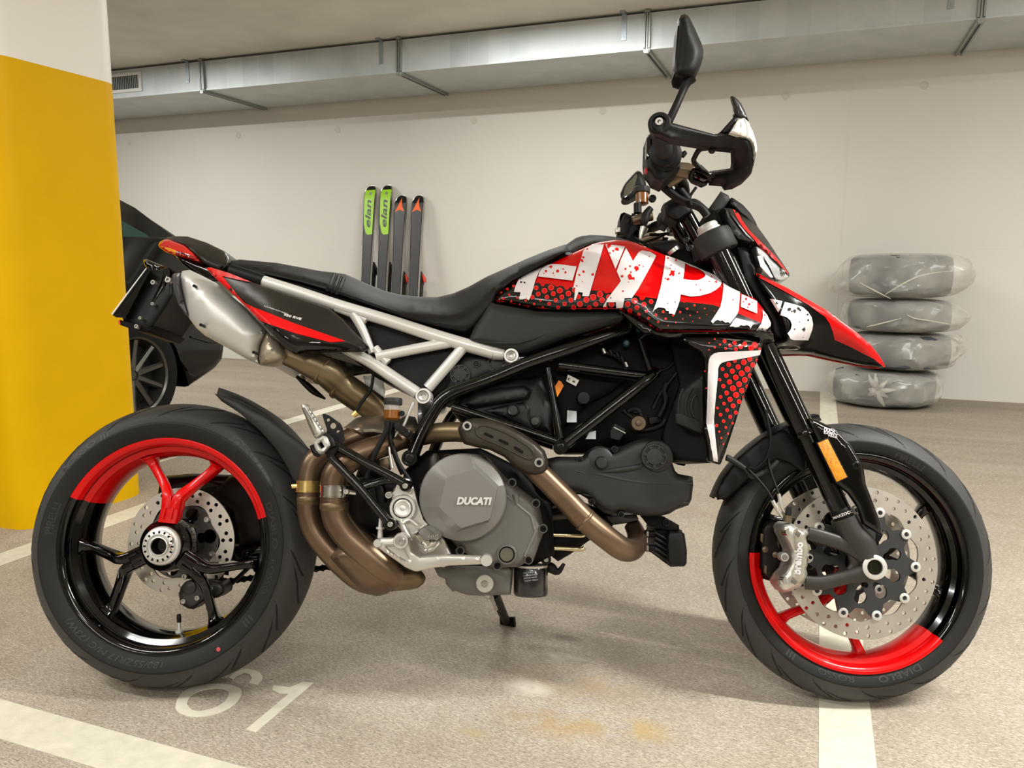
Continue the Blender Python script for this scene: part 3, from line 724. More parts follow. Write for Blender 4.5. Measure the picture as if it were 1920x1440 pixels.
def grooves(c, half, R, hw, n, parent, dirn):
    """thin curved sipes lying in the tread"""
    g = G(); cr_ = [(y, r) for r, y in half if r > R - .05]; cr_.sort(); ys = [a for a, b in cr_]; rs = [b for a, b in cr_]
    for k in range(n):
        for sd in (-1, 1):
            for (o, y0, y1, da, wd) in ((0, .16, .86, .30, .0046), (.5, .45, .97, .22, .004)):
                L_ = []; R_ = []
                for j in range(11):
                    s = j / 10; yy = hw * (y0 + (y1 - y0) * s); a = 2 * PI * (k + o) / n + dirn * da * (s ** 1.7) + (.11 if sd > 0 else 0)
                    r = float(np.interp(yy, ys, rs)) + .0006; wv = wd * min(1, 6 * s, 6 * (1 - s)) + .0002
                    for lst, dd in ((L_, -1), (R_, 1)):
                        aa = a + dd * wv / R; lst.append((c[0] + r * math.cos(aa), sd * yy, c[1] + r * math.sin(aa)))
                g.add(L_ + R_, [(i, i + 1, i + 12, i + 11) for i in range(10)])
    part('tread_grooves', g, m_groove, parent, kind='stuff')
def arc_text(c, s, a_mid, rb, size, parent, half, yside=-1, inward=False, bold=.02, wid=1.0, m=None, sh=0):
    """raised lettering round a sidewall; tops point outwards (or inwards)"""
    A, fs, w_ = text2d(s, bold, sh); k = size / .72; vs = []
    ys = sorted([(r, y) for r, y in half]); rr_ = [a for a, b in ys]; yy_ = [b for a, b in ys]
    for x, h in A:
        r = rb + (h * k if not inward else size - h * k); d = (x - w_ / 2) * k * wid / (rb + size / 2); a = a_mid - d if not inward else a_mid + d
        y = float(np.interp(r, rr_, yy_)) + .0007; vs.append((c[0] + r * math.cos(a), yside * y, c[1] + r * math.sin(a)))
    return part('sidewall_lettering', G().add(vs, fs), m or m_let, parent)

# ------------------------------------------------------------------ rear wheel
RC = (0, ZR)
WR_ = None
half_r = [(.2235, .066), (.232, .0775), (.245, .0845), (.2625, .0895), (.2665, .0893), (.2675, .0875), (.280, .0815), (.290, .072), (.300, .057), (.3075, .038), (.3125, .018), (.314, .0)]
def make_tyre(c, half):
    prof = half + [(r, -y) for r, y in half[::-1][1:]]; prof = [(r, y) for r, y in prof]
    inner = [(.215, -half[0][1] + .01), (.215, half[0][1] - .01)]
    g = wheel_lathe(c, prof + inner, 128)
    for i, f in enumerate(g.f):
        q = [g.v[k] for k in f]; r = np.mean([math.hypot(p[0] - c[0], p[2] - c[1]) for p in q]); g.m[i] = 1 if r > half[5][0] - .0005 else 0
    return part('tyre', g, [m_rub, m_tread], BIKE, 70)
tr = make_tyre(RC, half_r)
grooves(RC, half_r, .314, .0875, 15, tr, 1)
sw = half_r[:6]
D = RAD
arc_text(RC, 'DIABLO', 11 * D, .241, .0145, tr, sw, wid=1.45, bold=.03)
arc_text(RC, 'ROSSO', -14.5 * D, .241, .013, tr, sw, wid=1.35, bold=0)
arc_text(RC, 'III', -38 * D, .242, .016, tr, sw, wid=1.6)
arc_text(RC, '180/55ZR17 M/C (73W)', -113 * D, .242, .013, tr, sw, wid=1.35, bold=0, sh=.2)
arc_text(RC, 'PIRELLI', 167 * D, .241, .015, tr, sw, wid=1.1, bold=.03)
arc_text(RC, 'ROSSO III', 132 * D, .267, .012, tr, half_r[5:], wid=1.9, bold=0)
arc_text(RC, 'ROSSO III', 48 * D, .267, .012, tr, half_r[5:], wid=1.9, bold=0)
g = G(); 
def side_dot(c, a, r, y, rad): return (c[0] + r * math.cos(a), y, c[1] + r * math.sin(a)), rad
p_, _ = side_dot(RC, -57 * D, .2535, -.0885, 0); part('red_balance_mark', G().lathe(p_, NY, [(.0045, 0), (.0045, .0008), (0, .0008)], 14), mat('red_mark', 'c0454a', .6), tr)

rim_r = [(.2335, -.0765), (.2325, -.0785), (.229, -.079), (.222, -.0765), (.2175, -.071), (.216, -.058), (.2145, -.0525), (.2035, -.046), (.2015, -.036), (.1985, -.030), (.1945, -.006), (.1945, .02), (.199, .045), (.209, .055), (.215, .068), (.226, .078), (.2335, .0765),
         (.228, .071), (.221, .06), (.214, .05), (.206, .02), (.206, -.02), (.212, -.042), (.221, -.06), (.227, -.071)]
rim = part('wheel_rim', two_tone(wheel_lathe(RC, rim_r, 180), RC, 16.5, 155), [m_gloss, m_red], BIKE, 40, label='black cast rim with a red painted arc')
def ywheel(c, base, spread, rh, rf, rr_, y_h, y_f, y_r, wmain, wbr, tm, tb, reds, parent, groove=True):
    for k in range(3):
        b = (base + 120 * k) * RAD; m_ = m_red if k in reds else m_gloss
        pt = lambda r, a, y: (c[0] + r * math.cos(a), y, c[1] + r * math.sin(a))
        g = G()
        g.tube([pt(rh, b, y_h), pt((rh + rf) / 2, b, (y_h + y_f) / 2), pt(rf * 1.03, b, y_f)], [1, 1, 1], 12, 1, sec=(tm / 2, wmain / 2, .4), up=(math.cos(b + PI / 2), 0, math.sin(b + PI / 2)))
        for s in (-1, 1):
            e = b + s * spread * RAD; mid = pt((rf + rr_) * .46, b + s * spread * RAD * .62, y_f * .5 + y_r * .5); 
            st = pt(rf * .93, b + s * .10, y_f)
            g.tube([st, pt(rf * 1.18, b + s * spread * RAD * .33, y_f), mid, pt(rr_ * .93, e, y_r), pt(rr_ + .006, e + s * .012, y_r)], [1.3, 1.1, .95, 1.0, 1.7], 12, 4, sec=(tb / 2, wbr / 2, .45), up=(math.cos(b + PI / 2), 0, math.sin(b + PI / 2)))
        sp = part('wheel_spoke', g, m_, parent, 45, label='red Y-shaped spoke' if k in reds else None)
        if groove:
            for s in (-1, 1):
                gg = G(); o = (math.cos(b + PI / 2) * s * wmain * .2, 0, math.sin(b + PI / 2) * s * wmain * .2); add = lambda p: (p[0] + o[0], p[1] + o[1], p[2] + o[2])
                gg.tube([add(pt(rh + .012, b, y_h - tm / 2 - .0005)), add(pt(rf * .97, b, y_f - tm / 2 - .0005))], .0022, 6, 1); part('spoke_rib', gg, m_, sp)
ywheel(RC, 85, 22, .046, .088, .196, -.060, -.052, -.026, .043, .0205, .03, .028, (0,), BIKE)
hub = part('wheel_hub', G().lathe((0, 0, ZR), NY, [(.045, -.06), (.05, -.04), (.058, .02), (.06, .048), (.056, .066), (.045, .074), (.043, .078), (.02, .078)], 48), m_gloss, BIKE)
nut = part('axle_nut', G().lathe((0, 0, ZR), NY, [(.0415, .068), (.0415, .082), (.039, .086), (.034, .088), (.033, .094), (.026, .097), (.0255, .092), (.0205, .092), (.0205, .097), (.0185, .098), (.0175, .096), (.0175, -.03), (0, -.03)], 48), m_silv, BIKE, 30)
part('axle_bore', G().lathe((0, 0, ZR), NY, [(.0172, -.03), (.0172, .094), (.0168, .094), (.0168, -.02), (0, -.02)], 32), m_dark, nut)
for k in range(16):
    a = 2 * PI * k / 16; part('nut_notch', G().box((.0295 * math.cos(a), -.0945, ZR + .0295 * math.sin(a)), (.003 * math.cos(a), 0, .003 * math.sin(a)), (0, .002, 0), (-.0018 * math.sin(a), 0, .0018 * math.cos(a))), m_dark, nut)
part('nut_clip', G().tube([(.02, -.098, ZR + .024), (.03, -.099, ZR + .022), (.032, -.099, ZR + .008), (.024, -.099, ZR + .006), (.03, -.098, ZR - .008)], .0016, 8), m_chrome, nut)

def disc_sheet(c, R0, R1, y, t, holes, inner_wave=None, step=.012, rot=0):
    n = 90; out = [(R1 * math.cos(2 * PI * k / n), R1 * math.sin(2 * PI * k / n)) for k in range(n)]
    inn = [((R0 if inner_wave is None else inner_wave(2 * PI * k / n)) * math.cos(2 * PI * k / n), (R0 if inner_wave is None else inner_wave(2 * PI * k / n)) * math.sin(2 * PI * k / n)) for k in range(n)]
    hs = [inn] + [[(hx_ + hr_ * math.cos(2 * PI * k / 9), hz_ + hr_ * math.sin(2 * PI * k / 9)) for k in range(9)] for hx_, hz_, hr_ in holes]
    pts, tris, d, bd = fill(out, step, hs, grid=False)
    return shell(pts, tris, bd, [V((c[0] + p[0], y, c[1] + p[1])) for p in pts], [V((c[0] + p[0], y + t, c[1] + p[1])) for p in pts])
def hole_ring(specs):
    h = []
    for (r, n, a0, hr) in specs: h += [(r * math.cos(a0 + 2 * PI * k / n), r * math.sin(a0 + 2 * PI * k / n), hr) for k in range(n)]
    return h
YDR = .014
rd = part('rear_brake_disc', disc_sheet(RC, .083, .1225, YDR, .005, hole_ring([(.114, 16, .05, .0046), (.105, 16, .20, .0046), (.0965, 16, .05, .0046)]), lambda a: .085 + .005 * math.cos(6 * a)), m_steel, BIKE)
part('disc_carrier', disc_sheet(RC, .045, .084, YDR + .006, .006, hole_ring([(.064, 6, .2, .0165)])), mat('rear_carrier', '55524e', .4, .7), rd)
for k in range(6):
    a = .72 + k * PI / 3; bolt((.078 * math.cos(a), YDR - .002, ZR + .078 * math.sin(a)), .0065, m_boltr, rd)
def vlv(c, a, r0, y, parent):
    d = np.array([math.cos(a), 0, math.sin(a)]); o = np.array([c[0], y, c[1]])
    v = part('valve_stem', G().lathe(o + d * (r0 + .004), -d, [(.009, 0), (.009, .006), (.0035, .009), (.0032, .03)], 12), m_silv, parent)
    part('valve_cap', G().lathe(o + d * (r0 - .02), -d, [(.0045, 0), (.005, .012), (.004, .018), (0, .019)], 10), m_matte, v)
vlv(RC, -84.5 * D, .1945, -.01, rim)
# rear caliper, sprocket, chain, swingarm (left side, seen through the wheel)
z = zm(230, 860, 4.8)
cal = part('rear_caliper', panel(wy(z((505, 1230), (520, 1160), (560, 1110), (620, 1085), (700, 1080), (800, 1085), (890, 1105), (925, 1170), (915, 1210), (860, 1250), (760, 1270), (700, 1305), (640, 1355), (590, 1350), (520, 1310)), .0), .014, 10, .045), m_cast, BIKE)
bolt(P(*z((553, 1282))[0], -.014), .006, m_boltr, cal); bolt(P(*z((790, 1165))[0], -.014), .007, m_boltr, cal); bolt(P(*z((678, 1252))[0], -.014), .006, m_boltr, cal)
part('caliper_cap', G().lathe(P(*z((608, 1155))[0], -.011), NY, [(.015, 0), (.015, .006), (.012, .008), (0, .008)], 24), m_cast, cal)
spk = []
for k in range(43 * 2):
    a = 2 * PI * k / 86; r = .113 if k % 2 == 0 else .104; spk.append((r * math.cos(a), r * math.sin(a)))
pts, tris, d, bd = fill(spk, .03, [[(.06 * math.cos(2 * PI * k / 30), .06 * math.sin(2 * PI * k / 30)) for k in range(30)]], grid=False)
part('rear_sprocket', shell(pts, tris, bd, [V((p[0], .118, ZR + p[1])) for p in pts], [V((p[0], .124, ZR + p[1])) for p in pts]), m_dark, BIKE)
ch = G()
def chain_run(p0, p1, n):
    for k in range(n):
        t = (k + .5) / n; q = np.array(p0) + (np.array(p1) - np.array(p0)) * t; dd = (np.array(p1) - np.array(p0)) / n
        ch.tube([q - dd * .5, q, q + dd * .5], [.0085, .0055, .0085], 8, 3)
chain_run((0, .121, ZR - .112), (.6, .115, ZR - .02), 38); chain_run((0, .121, ZR + .112), (.6, .115, ZR + .07), 38)
part('drive_chain', ch, m_dark, BIKE, kind='stuff')
swing = part('swingarm', panel([(285, 1010, .135), (300, 893, .135), (360, 888, .13), (440, 890, .125), (560, 905, .12), (700, 900, .1), (770, 930, .08), (770, 1010, .08), (700, 1030, .1), (600, 1025, .12), (480, 1030, .125), (440, 1040, .13), (350, 1060, .135)], .018, 16, .06), m_gloss, BIKE)
part('swingarm_guard', panel([(395, 930, .10), (430, 893, .10), (480, 880, .09), (520, 900, .08), (520, 1015, .08), (450, 1022, .095), (438, 960, .10)], .02, 20, .03), mat('brown_black', '15100e', .5, spec=.25), swing)
part('chain_slider', panel([(440, 1035, .085), (500, 1020, .085), (560, 1020, .08), (560, 1035, .08), (500, 1052, .085), (445, 1056, .085)], .004, 6, .02), m_gloss, swing)
part('torque_link', G().tube(T((420, 1108, .05), (492, 1040, .05)), .005, 8, 1), m_gloss, swing)
# hugger over the rear tyre
def arcsheet(c, a0, a1, prof, t, n=24, taper=None):
    """sheet following a wheel: prof = list of (r, y)"""
    ro = []; ri = []; m_ = len(prof)
    for k in range(n + 1):
        s = k / n; a = (a0 + (a1 - a0) * s) * RAD
        for r, y in prof:
            dr, ky = (taper(s) if taper else (0, 1)); ro.append((c[0] + (r + dr) * math.cos(a), y * ky, c[1] + (r + dr) * math.sin(a)))
            ri.append((c[0] + (r + dr - t) * math.cos(a), y * ky, c[1] + (r + dr - t) * math.sin(a)))
    N = len(ro); fs = []
    for k in range(n):
        for i in range(m_ - 1):
            q = (k * m_ + i, k * m_ + i + 1, (k + 1) * m_ + i + 1, (k + 1) * m_ + i); fs.append(q); fs.append(tuple(j + N for j in q[::-1]))
        for i in (0, m_ - 1): fs.append((k * m_ + i, (k + 1) * m_ + i, (k + 1) * m_ + i + N, k * m_ + i + N))
    for k in (0, n):
        for i in range(m_ - 1): fs.append((k * m_ + i, k * m_ + i + 1, k * m_ + i + 1 + N, k * m_ + i + N))
    return G().add(ro + ri, fs)
hug = [(.333, -.082), (.345, -.06), (.348, -.02), (.348, .02), (.345, .06), (.333, .082)]
part('rear_hugger', arcsheet(RC, 78, 14, hug, .004, 26, lambda s: (.012 * (1 - s) ** 2, .05 + .95 * min(1, s * 2.6) ** .6)), m_grayp, BIKE)
hugp = part('hugger_side', panel([(402, 738, -.03), (420, 742, -.05), (450, 752, -.07), (500, 780, -.09), (560, 826, -.1), (590, 850, -.1), (585, 880, -.1), (562, 905, -.1), (551, 903, -.098), (540, 878, -.096), (520, 845, -.095), (490, 810, -.092), (450, 775, -.08), (415, 752, -.05)], .012, 14, .006), m_grayp, BIKE)

# ------------------------------------------------------------------ front wheel
FC = (WB, ZF)
half_f = [(.2235, .042), (.232, .0515), (.243, .0565), (.2545, .0595), (.2585, .0597), (.2595, .0585), (.270, .0545), (.280, .0475), (.288, .038), (.2945, .026), (.298, .013), (.2993, .0)]
tf = make_tyre(FC, half_f)
grooves(FC, half_f, .2993, .0585, 16, tf, -1)
sw = half_f[:6]
arc_text(FC, 'DIABLO', -72 * D, .238, .0125, tf, sw, wid=1.55, inward=False, bold=.03)
arc_text(FC, 'ROSSO', -104 * D, .238, .0125, tf, sw, wid=1.45, bold=0)
arc_text(FC, 'III', -128 * D, .239, .014, tf, sw, wid=1.6)
arc_text(FC, 'PIRELLI', 62 * D, .2385, .013, tf, sw, wid=1.2, bold=.03)
rim_f = [(.2335, -.0545), (.2325, -.0565), (.229, -.0575), (.222, -.055), (.2175, -.050), (.216, -.042), (.2145, -.038), (.205, -.033), (.2025, -.026), (.2, -.018), (.198, .0), (.2, .018), (.2025, .026), (.205, .033), (.2145, .038), (.2175, .05), (.222, .055), (.229, .0575), (.2335, .0545), (.227, .049), (.22, .04), (.212, .025), (.21, 0), (.212, -.025), (.22, -.04), (.227, -.049)]
rimf = part('wheel_rim', two_tone(wheel_lathe(FC, rim_f, 180), FC, 176.5, 316.5), [m_gloss, m_red], BIKE, 40, label='black cast rim with a red painted arc')
ywheel(FC, 7, 26, .03, .075, .2, -.0, .0, .0, .038, .019, .028, .026, (2,), BIKE, False)
part('wheel_hub', G().lathe((WB, 0, ZF), NY, [(.03, -.075), (.036, -.05), (.033, -.02), (.033, .02), (.036, .05), (.03, .075)], 32), m_gloss, BIKE)
def carrier(c, y, t):
    n = 180; o = [];
    for k in range(n):
        a = 2 * PI * k / n; q = (10 * (a + 4 * RAD)) % (2 * PI); q = min(q, 2 * PI - q) / PI      # 0 at an arm, 1 between
        o.append((.1165 - .021 * min(1, max(0, q - .24) * 2.2)) if q > .24 else .1165)
    pts = [(o[k] * math.cos(2 * PI * k / n), o[k] * math.sin(2 * PI * k / n)) for k in range(n)]
    hs = [[(.034 * math.cos(2 * PI * k / 40), .034 * math.sin(2 * PI * k / 40)) for k in range(40)]]
    for k in range(10):
        b = (14 + 36 * k) * RAD; sh = []
        for j in range(16):
            an = 2 * PI * j / 16; r = .067 + .0195 * math.cos(an); w_ = .0122 * math.sin(an) * (1.2 if math.cos(an) > 0 else .8)
            sh.append((r * math.cos(b) - w_ * math.sin(b), r * math.sin(b) + w_ * math.cos(b)))
        hs.append(sh)
    p, tr_, d, bd = fill(pts, .02, hs, grid=False)
    return shell(p, tr_, bd, [V((c[0] + q[0], y, c[1] + q[1])) for q in p], [V((c[0] + q[0], y + t, c[1] + q[1])) for q in p])
hf = hole_ring([(.1525, 20, .06, .0042), (.1455, 20, .22, .0042), (.1345, 20, .06, .0042)])
wave = lambda a: .1235 - .0075 * (0.5 + 0.5 * math.cos(10 * (a + 4 * RAD))) ** 1
for yy, s in ((-.064, -1), (.060, 1)):
    dd = part('front_brake_disc', disc_sheet(FC, .12, .160, yy, .005, hf, wave), m_steel, BIKE)
    part('disc_carrier', carrier(FC, yy - .001, .006), m_carr, dd)
    for k in range(10):
        a = (-4 + 36 * k) * RAD; part('disc_bobbin', G().lathe((WB + .113 * math.cos(a), yy - .001, ZF + .113 * math.sin(a)), NY, [(.0105, -.008), (.0105, .0025), (.009, .0035), (.005, .0035), (.0045, -.004), (0, -.004)], 18), m_silv, dd)
vlv(FC, -18 * D, .198, .0, rimf)
# ------------------------------------------------------------------ frames
zG = zm(780, 620, 6.857); zH = zm(1020, 600, 5.76); zI = zm(980, 800, 5.144); zJ = zm(780, 830, 4.964); zK = zm(540, 740, 6.546); zL = zm(540, 920, 4.571)
zV = zm(780, 600, 2.6667); zS = zm(480, 420, 3.31); zQ = zm(200, 420, 3.692); zA = zm(900, 420, 6.4); zB = zm(1180, 420, 6.4); zC = zm(1300, 340, 4.0); zD = zm(1240, 600, 4.967); zE = zm(1140, 290, 7.2); zF = zm(1190, 170, 7.2); zT_ = zm(1140, 10, 3.0625); zM = zm(1380, 900, 6.0); zP = zm(1320, 780, 5.143)
PX = .00113                                                # metres per pixel near the machine
def ptube(pts, y, r, n=14, sub=5, **k):
    pts = [p if len(p) > 2 else (p[0], p[1], y) for p in pts]
    rr = [q * PX for q in r] if isinstance(r, (list, tuple)) else r * PX
    return G().tube(T(*pts), rr, n, sub, **k)
def boss(u, v, y, r, m, parent, name='boss', depth=.03, bm=None, inner=.62, dome=False, out=.0):
    o = part(name, G().lathe(P(u, v, y), NY, [(r * PX, -depth), (r * PX, out), (r * PX * .93, out + .003), (r * PX * inner, out + .003), (r * PX * inner * .97, out)] + [(0, out)], 28), m, parent)
    if bm: bolt(P(u, v, y - out), r * PX * inner * .82, bm, o, .004)
    return o
# black main trellis, right side then its mirror image
fr = thing  # alias kept short
g = ptube([(775, 850), (788.7, 815), (809, 778), (828, 751), (850, 735.5), (872, 727), (926, 707), (984, 682.5), (1060, 656), (1148, 625.5, -.135), (1190, 613, -.11)], -.155, 12.2, 18)
mf = part('main_frame', g, m_frame, BIKE, label='glossy black tubular trellis frame')
FR = [mf]
def ft(name, pts, y, r): o = part(name, ptube(pts, y, r, 14), m_frame, mf); FR.append(o); return o
ft('frame_tube', [(1196, 622, -.12), (1220, 697, -.14)], -.13, 6.8)
ft('frame_tube', [(1048, 684), (1210, 705)], -.145, 8.3)
ft('frame_tube', [(1027, 690), (1049, 822)], -.155, 7.3)
ft('frame_tube', [(1230, 697, -.135), (1200, 722), (1060, 832)], -.15, 11)
ft('frame_tube', [(848, 763), (1045, 828)], -.15, 8.6)
node = boss(1051, 838, -.165, 13.5, m_frame, mf, 'frame_node', .04, m_bolt, .62)
piv = boss(768, 859, -.165, 15, m_frame, mf, 'frame_node', .05, m_bolt, .7)
part('frame_gusset', G().prism([(783, 742), (812, 752), (806, 785), (788, 815), (783, 790)], -.15, .012, .002), m_frame, mf)
part('frame_gusset', G().prism([(941, 683), (968, 668), (1000, 668), (990, 676), (944, 690)], -.15, .01, .002), m_frame, mf)
for o in FR: mirrored(o, mf if o is not mf else BIKE)
# silver rear subframe
g = ptube([(492, 526.5), (560, 548), (640, 574.5), (725, 600), (830, 634), (926, 661.5)], -.135, [11, 11.3, 11.6, 12, 12.6, 12.8], 18)
sf = part('rear_subframe', g, m_sub, BIKE, label='silver painted tubular rear subframe'); SB = [sf]
def st(pts, r, y=-.135): o = part('subframe_tube', ptube(pts, y, r, 16), m_sub, sf); SB.append(o); return o
st([(664, 588), (676, 610), (688, 636), (698, 662)], [10.5, 9, 7.5, 7])
st([(625, 643), (690, 676), (740, 709), (782, 737)], [9, 11, 11.5, 11.5])
st([(706, 669), (770, 656), (850, 641)], [10, 10, 10])
st([(868, 652), (802, 728)], 10.4)
st([(926, 661.5), (945, 665)], [13.5, 11])
for (pts, r) in (([(630, 577), (668, 591), (688, 600)], 8), ([(812, 640), (845, 637), (870, 648)], 9), ([(703, 652), (716, 668), (728, 680)], 8)):
    st(pts, r)
for (u, v, r) in ((958.5, 667.5, 14), (794, 743, 15)):
    o = part('subframe_eye', G().lathe(P(u, v, -.15), NY, [(r * PX, -.03), (r * PX, .004), (r * PX * .92, .007), (r * PX * .72, .007), (r * PX * .7, .002), (0, .002)], 30), m_sub, sf); SB.append(o)
    q = part('subframe_bolt', G().lathe(P(u, v, -.152), NY, [(r * PX * .64, 0), (r * PX * .64, .003), (r * PX * .55, .004), (r * PX * .25, .003), (r * PX * .2, .0015), (0, .0015)], 24), m_boltr, sf, label='bare steel bolt head')
for o in SB: mirrored(o, sf if o is not sf else BIKE)
part('grab_sleeve', ptube([(432, 507), (460, 516), (494, 527)], -.135, 12.5, 16), m_matte, BIKE)
# dark inner masses behind the tubes (battery box, airbox, throttle bodies, rear cylinder, radiator)
inn = part('airbox', panel(wy([(880, 640), (985, 662), (1180, 612), (1290, 640), (1330, 700), (1330, 862), (1255, 868), (1180, 835), (1100, 850), (1060, 850), (1045, 800), (1000, 745), (960, 720), (900, 735), (830, 755), (800, 745), (840, 690)], -.07), .02, 30, mirror=0), m_dark, BIKE)
part('underseat_box', panel(wy([(640, 560), (760, 600), (880, 640), (935, 668), (880, 690), (850, 725), (812, 752), (760, 735), (700, 705), (655, 668), (560, 640), (520, 590), (480, 530), (430, 505), (480, 500)], -.105), .008, 14, mirror=0), m_matte, BIKE)
cyl = part('rear_cylinder', panel(wy([(845, 770), (872, 742), (960, 712), (1020, 700), (1040, 760), (1035, 815), (960, 800), (870, 800)], -.08), .03, 30, mirror=0), m_belt, BIKE)
part('rear_belt_cover', panel(wy([(840, 690), (868, 664), (905, 662), (950, 678), (985, 690), (930, 705), (860, 735), (830, 735)], -.105), .02, 18, .02), m_belt, cyl)
def plug(u, v, y, r, parent, nt=8, m=None):
    o = part('cover_plug', G().lathe(P(u, v, y), NY, [(r * PX, -.01), (r * PX, .002), (r * PX * .96, .005), (r * PX * .82, .005), (r * PX * .8, .002), (r * PX * .62, .002), (r * PX * .6, .007), (0, .008)], 40), m or m_belt, parent)
    c = P(u, v, y)
    for k in range(nt):
        a = 2 * PI * k / nt + .2; part('plug_lug', G().lathe(c + V((r * PX * .72 * math.cos(a), -.004, r * PX * .72 * math.sin(a))), NY, [(r * PX * .12, -.004), (r * PX * .12, .003), (0, .003)], 10), m or m_belt, o)
    return o
plug(863, 703, -.128, 20, cyl); plug(932, 682, -.12, 19, cyl)
boss(893, 682, -.125, 8, m_belt, cyl, 'cover_boss', .02, m_bolt)
part('cylinder_head_cover', panel(wy(zG((600, 930), (760, 800), (1100, 730), (1390, 700), (1500, 760), (1450, 880), (1100, 940), (700, 1000)), -.115), .02, 10, .03), m_belt, cyl)
part('head_side_cover', panel(wy(zG((860, 1020), (1180, 950), (1420, 910), (1470, 1000), (1460, 1110), (1530, 1280), (1400, 1240), (1160, 1130)), -.11), .012, 9, .03), m_belt, cyl)
part('cover_plug', G().lathe(P(*zG((1250, 1020))[0], -.13), NY, [(12 * PX, -.01), (12 * PX, .004), (10 * PX, .008), (8 * PX, .006), (0, .006)], 30), m_belt, cyl)
part('head_plug', G().lathe(P(*zG((1530, 1170))[0], -.11), NY, [(11 * PX, -.01), (11 * PX, .006), (7 * PX, .012), (0, .013)], 20), m_cast, cyl)
# throttle and wiring clutter
thr = part('electrics_tray', panel(wy(zH((80, 560), (330, 560), (640, 620), (900, 640), (700, 800), (500, 900), (200, 1160), (150, 900)), -.10), .01, 16, .02), m_dark, BIKE)
part('oil_filler_cap', G().lathe(P(*zH((422, 850))[0], -.115), NY, [(13.5 * PX, -.03), (13.5 * PX, 0), (11.8 * PX, .003), (12.3 * PX, .016), (11 * PX, .02), (0, .021)], 30), m_matte, BIKE)
stk = part('type_approval_sticker', G().prism(zH((258, 588), (380, 650), (345, 715), (240, 660)), -.122, .0015, 0), mat('sticker_white', 'd8d6cf', .5), thr)
tb = bvh(stk); g = G(); text_px(g, 'E', tb, zH((252, 648))[0], zH((276, 658))[0], 5, .0, 0, .0008); text_px(g, 'e', tb, zH((304, 668))[0], zH((330, 680))[0], 5, .02, 0, .0008)
for k in range(16):
    pass
part('sticker_print', g, m_dark, stk)
part('orange_tag', G().prism(zH((160, 650), (185, 665), (213, 710), (180, 770), (143, 832), (120, 715)), -.125, .002, 0), mat('orange_tag_plastic', 'f08a10', .5), thr)
part('white_label', G().prism(zH((250, 975), (352, 985), (352, 1105), (246, 1105)), -.11, .002, 0), mat('label_grey', 'c0c2c6', .6), thr)
part('white_label', G().prism(zH((490, 1215), (560, 1195), (560, 1285), (450, 1285)), -.11, .002, 0), mat('label_grey', 'c0c2c6', .6), thr)
part('white_label', G().prism(zH((1012, 455), (1045, 438), (1058, 465), (1030, 482)), -.08, .002, 0), mat('label_grey', 'c0c2c6', .6), thr)
inj = part('injector_rail', ptube(zH((640, 340), (760, 385), (900, 480)), -.1, 5), m_bolt, BIKE)
for q, m_ in (((655, 340), m_boltr), ((895, 485), m_boltr), ((730, 355), m_matte), ((800, 380), m_matte), ((855, 430), m_matte)): part('fuel_fitting', G().tube([P(*zH((q[0] - 18, q[1] - 30))[0], -.108), P(*zH((q[0] + 5, q[1] + 22))[0], -.108)], .0045, 10, 1), m_, inj)
part('vacuum_fitting', G().lathe(P(*zH((885, 255))[0], -.105), NY, [(7 * PX, -.01), (7 * PX, .008), (4 * PX, .012), (0, .012)], 16), mat('teal_plastic', '17404a', .4), inj)
part('ignition_coil', G().prism(zH((765, 1110), (880, 1175), (870, 1230), (820, 1300), (720, 1280), (715, 1200)), -.12, .03, .004), m_grayp, BIKE)
part('coil_clip', ptube(zH((755, 1160), (880, 1222)), -.124, 1.2, 6, 1), m_silv, BIKE)
hs_ = part('horn', G().lathe(P(*zH((1020, 1115))[0], -.115), NY, [(15 * PX, -.03), (15 * PX, 0), (13 * PX, .004), (6 * PX, .004), (5 * PX, .008), (0, .009)], 28), m_bronze, BIKE)
for k, pts in enumerate([[(850, 975), (930, 1040), (1000, 1080)], [(960, 990), (1030, 1010), (1060, 1070)], [(1000, 1190), (1100, 1190), (1260, 1140), (1310, 1075)], [(1180, 960), (1230, 840), (1300, 740), (1460, 540)], [(1240, 1050), (1310, 900), (1300, 760), (1330, 690)], [(1210, 550), (1320, 530), (1400, 460), (1470, 390)], [(900, 990), (980, 960), (1040, 1000)]]):
    part('wiring_hose', ptube(zH(*pts), -.09, [4, 4, 6, 4, 7, 3, 6][k], 10), m_matte, BIKE)
part('connector_block', G().prism(zH((1130, 1050), (1230, 1040), (1240, 1110), (1140, 1130)), -.1, .03, .004), m_matte, BIKE)
# radiator and fan behind the shroud
rad = part('radiator', panel([(1255, 640, -.10), (1330, 640, -.12), (1352, 700, -.13), (1352, 840, -.14), (1335, 868, -.14), (1262, 862, -.12), (1240, 820, -.1), (1275, 720, -.1)], .004, 10, mirror=0), m_dark, BIKE)
part('fan_shroud', panel(wy(zD((130, 760), (180, 670), (300, 570), (385, 520), (395, 1060), (300, 1040), (150, 960), (125, 860)), -.135), .012, 8, .02), m_grayp, rad)
for r0, a0, a1 in ((44, 150, 235), (60, 150, 215), (30, 140, 230)):
    c = zD((400, 810))[0]; part('fan_ring', ptube([(c[0] + r0 * math.cos(a * RAD) * .8, c[1] + r0 * math.sin(a * RAD)) for a in np.linspace(a0, a1, 8)], -.152, 2.2, 8), m_grayp, rad)
part('fan_bracket', G().prism(zD((130, 870), (180, 865), (390, 955), (400, 1050), (330, 1035), (140, 960)), -.158, .02, .004), m_grayp, rad)

